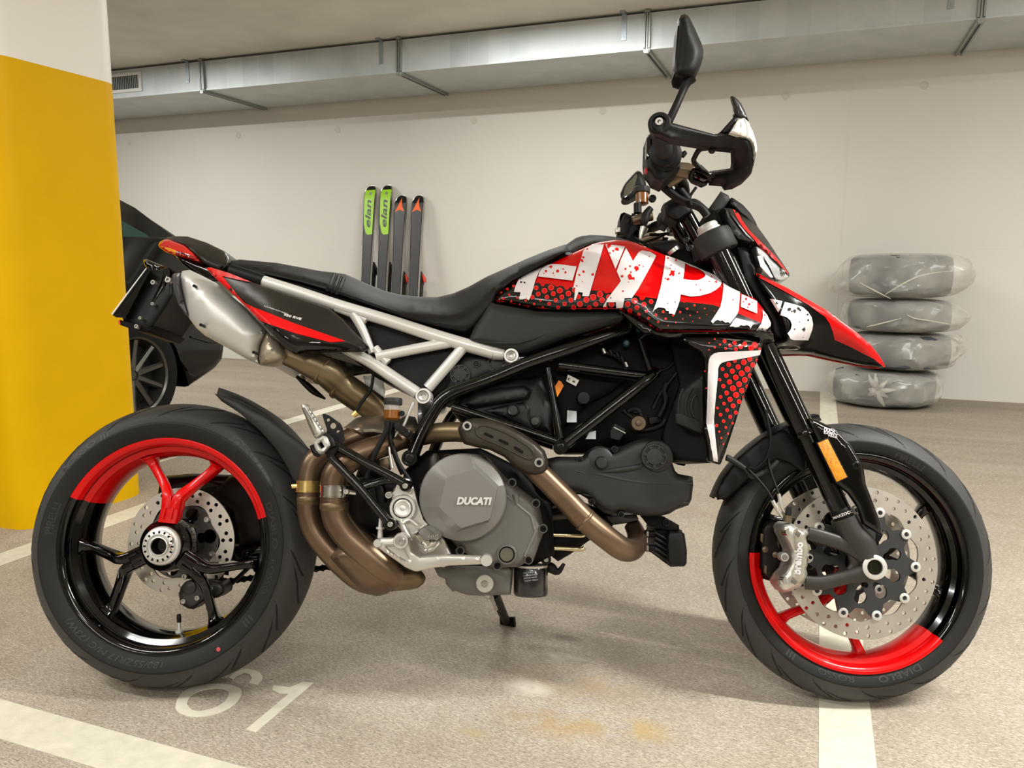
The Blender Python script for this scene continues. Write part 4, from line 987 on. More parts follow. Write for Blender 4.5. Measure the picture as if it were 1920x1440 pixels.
# ------------------------------------------------------------------ engine
crank = part('crankcase', panel(wy([(800, 845), (900, 840), (980, 880), (1035, 940), (1040, 1040), (990, 1065), (900, 1065), (830, 1050), (780, 1010), (745, 930), (760, 880)], -.12), .02, 20, mirror=0), m_dark, BIKE, label='black crankcase core')
sump = part('sump', panel(wy(zJ((150, 1130), (820, 1130), (905, 1170), (880, 1415), (600, 1425), (480, 1420), (420, 1400), (370, 1380), (340, 1385), (280, 1320), (270, 1270), (210, 1245)), -.125), .014, 8, mirror=0), m_eng, BIKE)
boss(909, 1094, -.148, 16.5, m_alu, sump, 'stand_pivot', .03, m_boltr, .4)
part('drain_fitting', G().tube(T((905, 1108, -.1), (920, 1116, -.1)), .01, 12, 1), m_boltr, sump)
flt = part('oil_filter', G().lathe(P(995, 1116, -.115), (0, 0, 1), [(.0335, 0), (.0355, .004), (.0355, .055), (.034, .058), (0, .058)], 36), mat('filter_black', '101112', .22, coat=.6), BIKE)
part('filter_seal', G().lathe(P(995, 1116, -.115) + V((0, 0, .058)), (0, 0, 1), [(.035, 0), (.035, .004), (0, .004)], 32), m_alu, flt)
tb = bvh(flt); g = G()
for k, (s, a, b) in enumerate((('OIL FILTER', 981, 1006), ('CHANGE EVERY', 981, 1009), ('SERVICE HAND', 982, 1007), ('TIGHT ONLY', 983, 1009))):
    text_px(g, s, tb, (a, 1076 + k * 5), (b, 1073 + k * 5), 2.6, 0, 0, .0006)
part('filter_print', g, mat('print_grey', 'a5a5a5', .5), flt)
case = part('clutch_side_case', panel(wy(zJ((300, 870), (380, 970), (440, 1010), (560, 1100), (720, 1165), (800, 1160), (940, 1160), (1020, 1120), (1090, 1105), (1180, 860), (1215, 800), (1180, 740), (1150, 590), (1105, 530), (950, 410), (900, 350), (840, 330), (770, 260), (680, 150), (560, 105), (440, 98), (290, 120), (180, 190), (90, 300), (50, 420), (52, 560), (90, 700), (180, 810)), -.155), .022, 13, .05, prof=1.4), m_eng, BIKE, label='dark grey metallic engine side case')
# faceted round clutch cover
cc = P(868.6, 931.7, -.185); cover = G(); Rm = 77.5 * PX; n = 64
def oct_(k, r0, r1, nf, ph):      # rounded circle blended to a polygon
    a = 2 * PI * k / n; f = 2 * PI / nf; q = ((a - ph) % f) - f / 2; return r0 * (1 - r1) + r1 * r0 * math.cos(f / 2) / math.cos(q)
rings = [[(cc.x + r_(k) * math.cos(2 * PI * k / n) + dx, yy, cc.z + r_(k) * math.sin(2 * PI * k / n) + dz) for k in range(n)] for r_, yy, dx, dz in (
    (lambda k: Rm, -.150, 0, 0), (lambda k: Rm, -.196, 0, 0), (lambda k: Rm * .975, -.2, 0, 0), (lambda k: oct_(k, Rm * .84, 1, 6, .3), -.2075, .002, .002), (lambda k: oct_(k, Rm * .68, 1, 6, .3), -.2190, .0125, -.002), (lambda k: oct_(k, Rm * .3, 1, 6, .3), -.2192, .0125, 0))]
vs = [p for r in rings for p in r]; fs = [(i * n + k, i * n + (k + 1) % n, (i + 1) * n + (k + 1) % n, (i + 1) * n + k) for i in range(5) for k in range(n)] + [tuple(range(5 * n, 6 * n))]
ccv = part('clutch_cover', cover.add(vs, fs), m_eng2, BIKE, 12, label='faceted round grey clutch cover')
tb = bvh(ccv); A, fs, w_ = text2d('DUCATI', .055, .22); a = np.array(zJ((378, 572))[0]); b = np.array(zJ((706, 576))[0]); ex = (b - a) / w_; up = np.array([ex[1], -ex[0]]); up = up / np.hypot(*up) * 13.2 / .72
q0 = [onto(tb, *(a + ex * p[0] + up * p[1]), .0004) for p in A]; q1 = [onto(tb, *(a + ex * p[0] + up * p[1]), .0016) for p in A]
NN = len(A); E_ = {}
for t in fs:
    for i in range(3):
        e = (t[i], t[(i + 1) % 3])
        if (e[1], e[0]) in E_: del E_[(e[1], e[0])]
        else: E_[e] = 1
part('cover_lettering', G().add(q1 + q0, list(fs) + [(e[1], e[0], e[0] + NN, e[1] + NN) for e in E_]), m_silv, ccv, 20, label='silver raised lettering')
for (x, y) in ((292, 140), (630, 157), (62, 408), (98, 695)):
    u, v = zJ((x, y))[0]; boss(u, v, -.19, 6.6, m_bolt, ccv, 'cover_bolt', .03, m_bolt, .7)
for (x, y) in ((895, 372), (1116, 566), (1184, 800), (1048, 1092), (757, 1145), (411, 1006)):
    u, v = zJ((x, y))[0]; boss(u, v, -.175, 8, m_eng, case, 'case_bolt', .03, m_dark, .82)
part('case_rib', ptube([p + (-.176,) for p in zJ((925, 480), (935, 570))], -.17, [6.5, 4], 12, 1), m_eng, case)
for a_, b_ in (((840, 490), (1070, 680)), ((1070, 680), (1110, 830)), ((1110, 830), (1010, 1060))): part('case_rib', ptube(zJ(a_, b_), -.1765, 2.2, 8, 1), m_eng2, case)
o = part('oil_sight_glass', G().lathe(P(*zJ((845, 1040))[0], -.178), NY, [(18 * PX, -.01), (18 * PX, .003), (16.5 * PX, .005), (14.5 * PX, .005), (14 * PX, 0), (0, 0)], 36), m_eng, case)
part('sight_glass_ring', G().lathe(P(*zJ((845, 1040))[0], -.1785), NY, [(15 * PX, 0), (15 * PX, .003), (12 * PX, .003), (11.8 * PX, .001)], 36, True), m_dark, o)
part('sight_glass', G().lathe(P(*zJ((845, 1040))[0], -.1785), NY, [(12 * PX, 0), (12 * PX, .002), (0, .0022)], 36), mat('oil_window', '8f8c80', .18, .8), o)
part('breather_cap', G().tube(T(*[p + (-.15,) for p in zJ((170, 240), (180, 150), (183, 100))]), [.012, .013, .006], 14, 1), m_cast, crank)
# front cylinder with its moulded belt cover
belt = part('belt_cover', panel(wy(zI((220, 310), (340, 288), (570, 292), (600, 270), (640, 222), (700, 190), (760, 186), (830, 206), (872, 240), (930, 206), (1080, 132), (1180, 107), (1290, 107), (1380, 150), (1430, 250), (1440, 340), (1470, 425), (1500, 455), (1640, 482), (1645, 560), (1630, 700), (1600, 758), (1480, 800), (1420, 838), (1330, 862), (1200, 862), (1100, 852), (1000, 828), (930, 836), (860, 850), (790, 835), (700, 775), (640, 705), (560, 655), (300, 640), (200, 500)), -.125), .03, 15, .05, 6, prof=2.2), m_belt, BIKE, label='matt black moulded belt cover')
def ridge(pts, y, r, m=m_belt, parent=belt, nm='cover_ridge'): return part(nm, ptube(zI(*pts), y, r, 10, 4), m, parent)
ridge([(330, 395), (560, 440), (750, 520)], -.151, [1.5, 4, 1.2]); ridge([(560, 420), (700, 455), (1100, 535), (1400, 548), (1640, 545)], -.150, [1.5, 5, 5, 5, 3]); ridge([(690, 440), (900, 420), (1120, 385), (1170, 330)], -.152, [2, 6, 6, 2])
ridge([(580, 650), (760, 690), (1000, 740), (1300, 745), (1600, 735)], -.149, [1.5, 4, 5, 5, 2])
plug(980 + 1268 / 5.144, 800 + 290 / 5.144, -.160, 24, belt, 7)
part('cover_plug', G().lathe(P(*zI((760, 350))[0], -.157), NY, [(12.5 * PX, -.01), (12.5 * PX, .003), (11 * PX, .007), (9 * PX, .009), (0, .0095)], 30), m_belt, belt)
part('cover_dome', G().lathe(P(*zI((742, 330))[0], -.13), NY, [(27 * PX, -.01), (27 * PX, .012), (24 * PX, .022), (18 * PX, .026), (0, .026)], 40), m_belt, belt)
part('cover_dome', G().lathe(P(*zI((1275, 290))[0], -.13), NY, [(31 * PX, -.01), (31 * PX, .018), (28 * PX, .028), (24 * PX, .03), (0, .03)], 40), m_belt, belt)
for (x, y) in ((550, 318), (887, 217), (1353, 468), (948, 848), (668, 725)): u, v = zI((x, y))[0]; boss(u, v, -.15, 6, m_belt, belt, 'cover_bolt', .02, m_bolt, .75)
fc_ = part('front_cylinder', panel(wy(zI((0, 420), (300, 620), (700, 780), (860, 850), (1100, 850), (1120, 900), (1080, 920), (870, 950), (860, 1000), (640, 1100), (460, 1230), (340, 1300), (240, 1220), (200, 900), (0, 700)), -.08), .02, 20, mirror=0), m_dark, BIKE)
part('cylinder_flange', G().prism(zI((800, 860), (1080, 850), (1120, 880), (1110, 905), (880, 950), (830, 900)), -.1, .05, .004), m_cast, fc_)
for k in range(3): part('case_seam', ptube(zI((190, 790 + k * 45), (430, 740 + k * 60)), -.1, [5, 3.5][0] if k < 2 else 7, 10, 1), m_cast if k != 1 else m_dark, fc_)
for y in (1040, 1170): part('oil_line', ptube(zI((245, y), (400, y + 5), (560, y + 12), (600, y - 5)), -.11, 4.2, 12), mat('nickel_pipe', 'c8b996', .18, 1), fc_)
part('line_plate', G().prism(zI((245, 1010), (262, 1010), (262, 1215), (245, 1215)), -.112, .012, .001), m_silv, fc_)
boss(*zI((225, 1283))[0], -.12, 9.5, m_matte, fc_, 'pressure_switch', .03, m_boltr, .6)
part('switch_boot', ptube(zI((230, 1370), (270, 1360), (340, 1400), (400, 1320)), -.1, [8, 10, 6, 3], 12), m_matte, fc_)
# oil cooler
oc = part('oil_cooler', G().prism(zI((1265, 975), (1380, 1000), (1540, 1000), (1585, 1170), (1580, 1330), (1560, 1350), (1430, 1355), (1400, 1330), (1290, 1250)), -.09, .12, .006), m_dark, BIKE)
part('cooler_tank', panel([p + (yy,) for p, yy in zip(zI((1390, 1030), (1410, 1010), (1520, 1005), (1560, 1030), (1585, 1200), (1582, 1320), (1560, 1348), (1430, 1352), (1395, 1320), (1385, 1150)), [-.1] * 10)], .014, 8, .02), m_matte, oc)
for k in range(5): part('cooler_fin', ptube(zI((1275, 1020 + k * 50), (1400, 1090 + k * 52)), -.1, 2.4, 8, 1), m_bolt, oc)
part('cooler_bracket', G().prism(zI((1140, 860), (1360, 865), (1510, 950), (1515, 1000), (1390, 1000), (1220, 960)), -.1, .02, .003), m_dark, oc); boss(*zI((1383, 925))[0], -.105, 7, m_matte, oc, 'bracket_bolt', .02, m_bolt)
for y in (1030, 1165): part('cooler_union', G().tube(T(*[p + (-.08,) for p in zI((1150, y), (1200, y + 2), (1290, y + 5))]), [.006, .0085, .0085], 10, 1), m_matte, oc); part('union_nut', G().tube(T(*[p + (-.085,) for p in zI((1190, y), (1210, y))]), .0095, 6, 1), m_boltr, oc)

# ------------------------------------------------------------------ exhaust
fp = part('front_header_pipe', ptube([(985, 862, -.175), (1009, 885, -.18), (1060, 936, -.178), (1096.6, 974, -.175), (1140, 1010, -.165), (1170, 1030, -.145), (1190, 1027, -.11), (1194, 1005, -.08), (1186, 985, -.06)], -.17, [20, 20.5, 21, 21.5, 21.5, 21.5, 20, 18, 16], 22), m_pipe, BIKE, label='heat-coloured brown header pipe')
part('pipe_weld', ptube([(1102, 962.5, -.178), (1098, 975, -.178)], -.17, 1, 8, 1), m_pipe, fp) if 0 else None
c1 = np.array(P(1097, 975, -.175)); dd = np.array(P(1110, 986, -.174)) - c1
part('pipe_weld', G().lathe(c1, dd, [(21.3 * PX, -.004), (22.6 * PX, -.002), (22.6 * PX, .002), (21.5 * PX, .004)], 28), m_pipe, fp)
part('header_pipe', ptube([(905, 822, -.175), (880, 812, -.165), (840, 810, -.15), (800, 815, -.13), (740, 828, -.12)], -.15, 18.5, 20), m_pipe2, BIKE)
hs = part('heat_shield', panel(wy(zV((208, 545), (222, 520), (250, 500), (290, 490), (370, 494), (430, 512), (520, 558), (600, 610), (645, 655), (662, 705), (660, 745), (635, 770), (600, 778), (560, 772), (500, 742), (440, 685), (370, 650), (300, 636), (240, 620), (222, 590)), -.195), .022, 12, .004, 5, prof=1.8), m_heat, BIKE, label='bronze exhaust heat shield')
tb = bvh(hs); g = G(); gl = []
rim_ = zV((300, 545), (318, 530), (350, 530), (420, 552), (500, 592), (570, 640), (588, 668), (580, 690), (556, 694), (500, 668), (420, 628), (330, 590), (305, 570))
q = [onto(tb, *p, .0) for p in spline(rim_, 4, True)]; part('shield_rib', G().tube([V((p.x, p.y, p.z)) for p in q if p], .0024, 8, 1, closed=True), m_heat, hs)
for (x0, y0, x1, y1) in ((345, 568, 382, 584), (418, 600, 458, 619), (494, 637, 532, 661)):
    g = G(); a = np.array((x0, y0)); b = np.array((x1, y1)); d = (b - a) / np.hypot(*(b - a)); nrm = np.array([-d[1], d[0]]) * 7
    decal(g, tb, zV(tuple(a + nrm), tuple(b + nrm), tuple(b + d * 7), tuple(b - nrm), tuple(a - nrm), tuple(a - d * 7)), .0012, 3); part('shield_slot', g, m_dark, hs)
for (x, y) in ((256, 530), (615, 713)): u, v = zV((x, y))[0]; boss(u, v, -.2215, 8.5, m_boltr, hs, 'shield_bolt', .01, m_bolt, .6)
# twin rear pipes, clamps and collector
pA = part('rear_header_pipe', ptube([(760, 820, -.13), (723, 834, -.15), (677, 850, -.165), (643, 872, -.17), (628, 895, -.17), (626, 925, -.17), (628, 959, -.17), (636, 982, -.17), (656, 1008, -.168), (690, 1038, -.165), (722, 1066, -.16), (745, 1086, -.15)], -.17, [19, 21, 23, 24, 24.5, 24.5, 25, 25, 25.5, 27, 27, 24], 24), m_pipe, BIKE)
pB = part('rear_header_pipe', ptube([(720, 800, -.09), (677, 815, -.10), (632, 834, -.11), (594, 860, -.115), (582, 890, -.115), (580, 925, -.115), (580, 959, -.115), (589, 992, -.115), (612, 1025, -.115), (648, 1060, -.112), (682, 1084, -.11), (720, 1096, -.1)], -.11, [18, 20, 21, 22, 22, 22, 22, 22.5, 23, 25, 26, 22], 24), m_pipe, BIKE)
col = part('exhaust_collector', panel([p + (-.125,) for p in zL((345, 575), (430, 470), (560, 370), (600, 335), (640, 360), (740, 470), (860, 590), (955, 640), (982, 700), (972, 770), (930, 825), (850, 885), (760, 906), (680, 888), (600, 840), (470, 705))], .058, 34, mirror=-.11), m_pipe, BIKE)
part('collector_outlet', G().tube(T((735, 1082, -.11), (757, 1082, -.1), (778, 1080, -.09), (784, 1076, -.085)), [26 * PX, 24 * PX, 23 * PX, 18 * PX], 22, 2), m_pipe2, BIKE)
for q in ((zL((330, 555), (408, 460)), -.115), (zL((435, 460), (590, 325)), -.165)):
    a = np.array(P(*q[0][0], q[1])); b = np.array(P(*q[0][1], q[1])); c = (a + b) / 2; ax = np.array([b[2] - a[2], 0, -(b[0] - a[0])]); ax /= np.linalg.norm(ax)
    part('pipe_weld', G().lathe(c, ax, [(np.linalg.norm(b - a) / 2 * .96, -.004), (np.linalg.norm(b - a) / 2 * 1.03, -.0015), (np.linalg.norm(b - a) / 2 * 1.03, .0015), (np.linalg.norm(b - a) / 2 * .96, .004)], 30), m_pipe, col)
def clamp(u, v, y, r, m, name, bx_, parent):
    c = P(u, v, y); o = part(name, G().lathe(c, (0, 0, 1), [(r * PX, -.012), (r * PX + .0018, -.012), (r * PX + .0018, -.010), (r * PX + .001, -.0095), (r * PX + .001, .0095), (r * PX + .0018, .010), (r * PX + .0018, .012), (r * PX, .012)], 40), m, parent)
    part('clamp_bolt', G().tube([P(bx_[0], bx_[1], y - .01), P(bx_[2], bx_[3], y - .01)], [.0055, .0045], 8, 1), m, o); return o
clamp(579, 912, -.115, 22.3, m_gold, 'pipe_clamp', (548, 912, 560, 911), pB)
o = clamp(627, 921, -.17, 25, m_chrome, 'pipe_clamp', (650, 922, 668, 924), pA)
g = G(); 
for k in range(9):
    an = (-155 + k * 13) * RAD; 
c_ = P(627, 921, -.17)
part('clamp_plate', G().lathe(c_, (0, 0, 1), [(25 * PX + .0022, -.009), (25 * PX + .004, -.009), (25 * PX + .004, .009), (25 * PX + .0022, .009)], 10, True, 250 * RAD, 330 * RAD), m_chrome, o)
bolt(P(650, 922, -.203), .0055, m_boltr, o, .005)
for (u, v, y, r) in ((580, 938, -.115, 23.4), (627, 950, -.17, 26.5)):
    part('pipe_bead', G().lathe(P(u, v, y), (0, 0, 1), [(r * PX * .94, -.008), (r * PX, -.004), (r * PX, .004), (r * PX * .94, .008)], 30), m_pipe2, pA if r > 24 else pB)
part('collector_shield', panel([p + (yy,) for p, yy in zip(zK((680, 405), (760, 340), (830, 285), (1000, 245), (1180, 235), (1400, 240), (1560, 275), (1610, 390), (1500, 540), (1330, 590), (1250, 560), (1150, 500), (1050, 482), (900, 492), (800, 450)), [-.10, -.09, -.08, -.08, -.08, -.08, -.09, -.12, -.135, -.14, -.14, -.135, -.13, -.125, -.12])], .03, 24, .003), m_titan, BIKE, label='grey sheet-metal heat shield')
o2 = part('lambda_sensor', ptube(zK((800, 260), (850, 215)), -.12, [5, 6], 8, 1), m_gold, BIKE)
# tail pipe and silencers (right one, then mirrored)
tp = part('tail_pipe', ptube([(520, 655, -.155), (536, 664, -.155), (560, 672, -.15), (582, 682, -.145), (610, 697, -.13), (640, 722, -.10), (680, 750, -.08), (712, 772, -.07), (735, 800, -.07)], -.15, [19, 20, 24, 26, 27, 28, 28, 26, 24], 22), m_pipe2, BIKE)
for (u, v, u2, v2, y, r) in ((531, 660.5, 536, 663, -.155, 20.5), (607, 695, 612, 698, -.132, 28), (640, 722, 645, 726, -.1, 30)):
    c_ = np.array(P(u, v, y)); d_ = np.array(P(u2, v2, y)) - c_; part('pipe_bead', G().lathe(c_, d_, [(r * PX * .95, -.006), (r * PX * 1.04, -.003), (r * PX * 1.04, .003), (r * PX * .95, .006)], 26), m_pipe2, tp)
mufo = [(336, 520), (342, 508), (356, 506), (373, 514), (406, 531), (455, 572), (501, 622), (487, 650), (484.5, 674), (487, 684), (460, 672), (422, 650), (384, 629), (368, 615), (354, 596), (346, 571), (338, 536)]
mu = part('silencer', panel(wy(mufo, -.165), .05, 46, mirror=-.165, step=6, prof=2.0), m_silv, BIKE, 60, label='brushed silver silencer')
ec = part('silencer_end_cap', panel(wy(zQ((455, 352), (470, 340), (508, 338), (520, 430), (545, 555), (575, 655), (545, 625), (495, 555), (462, 450)), -.17), .05, 40, mirror=-.17), mat('end_cap_grey', '48484a', .45), mu)
cn = part('silencer_cone', panel(wy(zQ((1105, 745), (1200, 820), (1245, 885), (1235, 940), (1210, 968), (1120, 982), (1062, 978), (1050, 930), (1062, 840)), -.165), .05, 30, mirror=-.165), mat('warm_grey_metal', 'b3a694', .4, .6), mu)
for (x, y) in ((605, 428), (652, 698), (1017, 888)): part('silencer_rivet', G().lathe(P(*zQ((x, y))[0], -.2155), NY, [(.0032, -.02), (.0032, .0008), (.0018, .002), (.0012, .001), (0, .001)], 14), m_bolt, mu)
m2 = mirrored(mu, BIKE); mirrored(cn, m2); mirrored(ec, m2)
part('exhaust_valve_cable', ptube([(556, 706, -.02), (575, 722, -.02), (590, 735, -.02), (610, 748, -.02)], -.02, [3, 6.5, 6.5, 2], 10), m_matte, BIKE)
part('silencer_bracket', G().prism([(680, 705), (716, 703), (722, 735), (712, 765), (702, 755), (690, 735)], -.05, .004, .001), m_silv, BIKE)
part('breather_hose', ptube([(700, 702), (695, 730), (678, 755), (668, 772)], -.12, 3, 10), m_matte, BIKE)
# ------------------------------------------------------------------ footrests and levers
hb = part('footrest_hanger', G().prism(zL((868, 170), (880, 95), (905, 30), (900, -10), (950, -60), (985, -110), (1040, -100), (1075, -20), (1110, 110), (1160, 250), (1190, 310), (1280, 340), (1340, 430), (1395, 545), (1375, 640), (1330, 662), (1270, 645), (1120, 560), (1010, 490), (975, 420), (985, 330), (940, 270), (885, 230)), -.19, .02, .004), m_alu, BIKE, 40, label='cast aluminium footrest hanger')
c_ = P(*zL((985, 150))[0], -.198)
part('pivot_ring', G().lathe(c_, NY, [(24 * PX, -.02), (24 * PX, .004), (22.5 * PX, .007), (18 * PX, .007), (17.5 * PX, .002)], 40), m_alu, hb)
part('pivot_groove', G().lathe(c_, NY, [(17.6 * PX, 0), (17.6 * PX, .0035), (16 * PX, .0035), (16 * PX, .001)], 40, True), m_dark, hb)
part('swingarm_pivot', G().lathe(c_, NY, [(16 * PX, 0), (16 * PX, .004), (13 * PX, .006), (9 * PX, .004), (5 * PX, .003), (0, .006)], 40), m_silv, hb)
part('hanger_rib', ptube(zL((985, 280), (1040, 250), (1110, 300)), -.206, 2.5, 8), m_alu, hb)
part('hanger_web', ptube(zL((960, 250), (1010, 360), (1060, 430)), -.2, [6, 5, 4], 10), m_alu, hb)
for (x, y) in ((862, 38), (1035, -5)): boss(*zL((x, y))[0], -.2, 6, m_alu, hb, 'hanger_boss', .02, m_boltr, .7)
pg = part('footrest', panel([p + (yy,) for p, yy in zip(zL((1072, 375), (1090, 340), (1135, 310), (1185, 298), (1240, 318), (1268, 345), (1300, 385), (1298, 425), (1255, 465), (1190, 505), (1160, 490), (1130, 450), (1110, 420)), [-.26, -.25, -.23, -.225, -.22, -.23, -.25, -.27, -.28, -.285, -.285, -.28, -.27])], .022, 10, .04, 4), m_chrome, BIKE, label='chrome folding footrest')
for k in range(5): part('footrest_tooth', G().prism(zL((1205 + k * 17, 395 - k * 3), (1217 + k * 17, 378 - k * 3), (1219 + k * 17, 398 - k * 3), (1208 + k * 17, 412 - k * 3)), -.30, .02, .001), m_chrome, pg)
part('footrest_clevis', panel(wy(zL((1110, 440), (1190, 505), (1290, 440), (1300, 460), (1240, 520), (1180, 540), (1130, 500)), -.215), .004, 6, .02), m_alu, hb)
bl = part('brake_pedal', panel(wy(zL((737, 450), (745, 422), (772, 408), (900, 405), (935, 368), (970, 360), (1010, 372), (1040, 410), (1045, 460), (1060, 520), (1130, 568), (1350, 548), (1650, 562), (1665, 600), (1655, 632), (1400, 642), (1260, 660), (1110, 692), (1080, 690), (1015, 662), (870, 560), (770, 490), (745, 478)), -.235), .005, 5, .014, 5, holes=[zL((835, 478), (925, 480), (990, 500), (1035, 590), (1020, 600), (930, 550))]), m_alu, BIKE, 40, label='cast aluminium brake pedal')
bg = part('pedal_web', G().prism(zL((835, 478), (925, 480), (990, 500), (1035, 590), (1020, 600), (930, 550)), -.230, .006, 0), m_alu, bl)
part('pedal_pivot', G().lathe(P(*zL((970, 432))[0], -.238), NY, [(13.5 * PX, -.02), (13.5 * PX, .004), (12.5 * PX, .006), (9.5 * PX, .006), (9.3 * PX, .003), (0, .003)], 30), m_alu, bl)
bolt(P(*zL((970, 432))[0], -.24), 7 * PX, m_boltr, bl, .006)
part('pedal_link', G().lathe(P(*zL((770, 450))[0], -.24), NY, [(7.5 * PX, -.01), (7.5 * PX, .004), (6.5 * PX, .006), (0, .006)], 20), m_alu, bl)
part('pedal_tip', G().tube(T(*[p + (yy,) for p, yy in zip(zL((1700, 592), (1700, 600)), (-.235, -.28))]), [11 * PX, 9.5 * PX], 18, 1), m_alu, bl)
part('brake_pushrod', G().tube(T(*[p + (-.18,) for p in zL((795, 210), (792, 320), (790, 405))]), [.003, .005, .006], 10, 1), m_silv, BIKE)
part('rod_locknut', G().tube(T(*[p + (-.18,) for p in zL((791, 312), (790, 330))]), .0085, 6, 1), m_silv, BIKE)
# passenger footrest on its black tubular hanger
ph = part('passenger_hanger', ptube([p + (yy,) for p, yy in zip(zK((640, 655), (1000, 860), (1420, 1085)), (-.205, -.21, -.21))], -.21, [8, 8.3, 8], 14, 1), m_frame, BIKE, label='black tubular passenger footrest hanger')
part('hanger_tube', ptube([p + (yy,) for p, yy in zip(zK((530, 770), (880, 1130), (1230, 1560)), (-.205, -.21, -.215))], -.21, [8, 8.3, 8], 14, 1), m_frame, ph)
part('hanger_brace', ptube(zK((890, 1150), (1180, 1060), (1330, 1060)), -.208, [6.5, 7, 5], 12, 2), m_frame, ph)
boss(*zK((1438, 1120))[0], -.215, 10, m_frame, ph, 'hanger_eye', .03, m_boltr, .6); boss(*zL((876, 288))[0], -.22, 10.5, m_frame, ph, 'hanger_eye', .03, m_boltr, .55)
hp = part('heel_plate', panel(wy(zK((420, 250), (428, 235), (450, 234), (505, 255), (640, 352), (665, 400), (692, 560), (640, 600), (560, 560), (470, 480), (478, 430)), -.19), 0, 5, .004, 5, holes=[[(x + r * math.cos(2 * PI * k / 14), y + r * math.sin(2 * PI * k / 14)) for k in range(14)] for (x, y), r in ((zK((493, 310))[0], 3.2), (zK((553, 383))[0], 5.8), (zK((613, 457))[0], 3.4))]), m_matte, ph)
part('hanger_block', G().prism(zK((430, 700), (540, 590), (640, 590), (655, 640), (560, 740), (515, 795), (480, 770)), -.2, .035, .004), m_matte, ph)
fp2 = part('passenger_footrest', panel([p + (yy,) for p, yy in zip(zK((160, 130), (180, 108), (215, 110), (230, 135), (300, 270), (380, 385), (440, 470), (400, 505), (330, 535), (300, 470), (240, 340), (180, 200)), [-.21] * 12)], .008, 6, .02), m_alu, BIKE, label='folded aluminium passenger footrest')
for k in range(7): part('footrest_tooth', G().prism(zK((222 + k * 31, 142 + k * 47), (246 + k * 31, 150 + k * 47), (258 + k * 31, 180 + k * 47), (240 + k * 31, 186 + k * 47)), -.212, .015, .001), m_alu, fp2)
part('footrest_channel_shade', ptube(zK((190, 160), (270, 330), (345, 490)), -.217, [2.5, 5, 5], 8, 2), mat('painted_shade_alloy', '7d776d', .4, .7), fp2)  # darker alloy strip, shade of the channel put into its colour
kn = part('footrest_joint', panel(wy(zK((310, 590), (350, 555), (425, 505), (470, 500), (500, 540), (530, 620), (480, 655), (440, 700), (390, 730), (340, 680)), -.215), .008, 8, .03, holes=[zK((360, 600), (410, 570), (450, 640), (410, 670))]), m_silv, fp2)
part('joint_spring', G().tube(T(*[p + (-.2,) for p in zK((385, 610), (420, 660))]), .006, 8, 1), m_dark, kn)
part('joint_collar', ptube(zK((460, 480), (520, 560), (560, 640)), -.21, [6, 8, 6], 12), m_matte, kn); part('joint_collar', ptube(zK((290, 620), (340, 710), (400, 740)), -.205, [4, 6, 5], 12), m_bolt, kn)
# rear brake reservoir and hoses
rv = part('rear_brake_reservoir', G().lathe(P(*zK((1275, 290))[0], -.17), (0, 0, 1), [(.012, -.004), (.0165, 0), (.0165, .022), (.0163, .0335)], 24), mat('amber_fluid', '7c480f', .25, spec=.5, coat=.5), BIKE, label='amber brake fluid reservoir')
part('reservoir_body', G().lathe(P(*zK((1278, 190))[0], -.17), (0, 0, 1), [(.0166, 0), (.0166, .013)], 24), mat('clear_reservoir', '9c948c', .3), rv)
part('reservoir_cap', G().lathe(P(*zK((1290, 128))[0], -.17), (0, 0, 1), [(.0185, 0), (.019, .003), (.019, .012), (.0175, .0145), (0, .0145)], 28), m_grayp, rv)
part('reservoir_ear', G().prism(zK((1370, 190), (1440, 205), (1435, 260), (1370, 300)), -.172, .008, .001), mat('clear_reservoir', '9c948c', .3), rv); bolt(P(*zK((1400, 230))[0], -.174), 5 * PX, m_bolt, rv)
part('brake_hose', ptube(zK((1220, 320), (1210, 420), (1150, 560), (1060, 740), (1000, 900), (960, 1030)), -.185, 5, 12), m_matte, BIKE)
part('brake_hose', ptube(zK((1270, 340), (1250, 500), (1300, 680), (1370, 860), (1500, 1050)), -.175, 4, 10), m_matte, BIKE)
part('brake_hose', ptube(zK((1290, 350), (1290, 500), (1270, 560), (1310, 760), (1400, 980)), -.165, 3.2, 10), m_dark, BIKE)
part('steel_pipe', ptube(zK((1540, 95), (1470, 250), (1420, 370), (1330, 480), (1290, 560), (1300, 590)), -.16, 2.8, 10), m_silv, BIKE)
part('steel_fitting', ptube(zK((1240, 640), (1255, 760), (1280, 900)), -.178, [2.4, 2.4, 3.6], 8), m_alu, BIKE)
part('hose_clip', G().prism(zK((1300, 400), (1360, 340), (1380, 390), (1540, 470), (1500, 560), (1370, 480)), -.185, .02, .003), m_matte, BIKE); bolt(P(*zK((1455, 470))[0], -.19), 6.5 * PX, m_bolt, BIKE, .004, 'clip_bolt')
part('shock_body', G().tube(T((705, 860, -.02), (690, 930, -.02), (680, 990, -.02)), [.03, .04, .045], 20, 2), m_matte, BIKE)
part('linkage', panel(wy([(650, 900), (700, 890), (760, 900), (760, 1000), (720, 1010), (660, 985)], -.06), .02, 20, mirror=0), mat('brown_black', '221c1a', .5), BIKE)
part('brake_switch', ptube(zK((1120, 1080), (1140, 1200), (1160, 1330)), -.15, [9, 10, 9], 12), m_matte, BIKE)
part('master_cylinder_block', G().prism(zK((1130, 790), (1220, 770), (1260, 850), (1230, 930), (1120, 900)), -.15, .03, .004), m_bronze, BIKE)
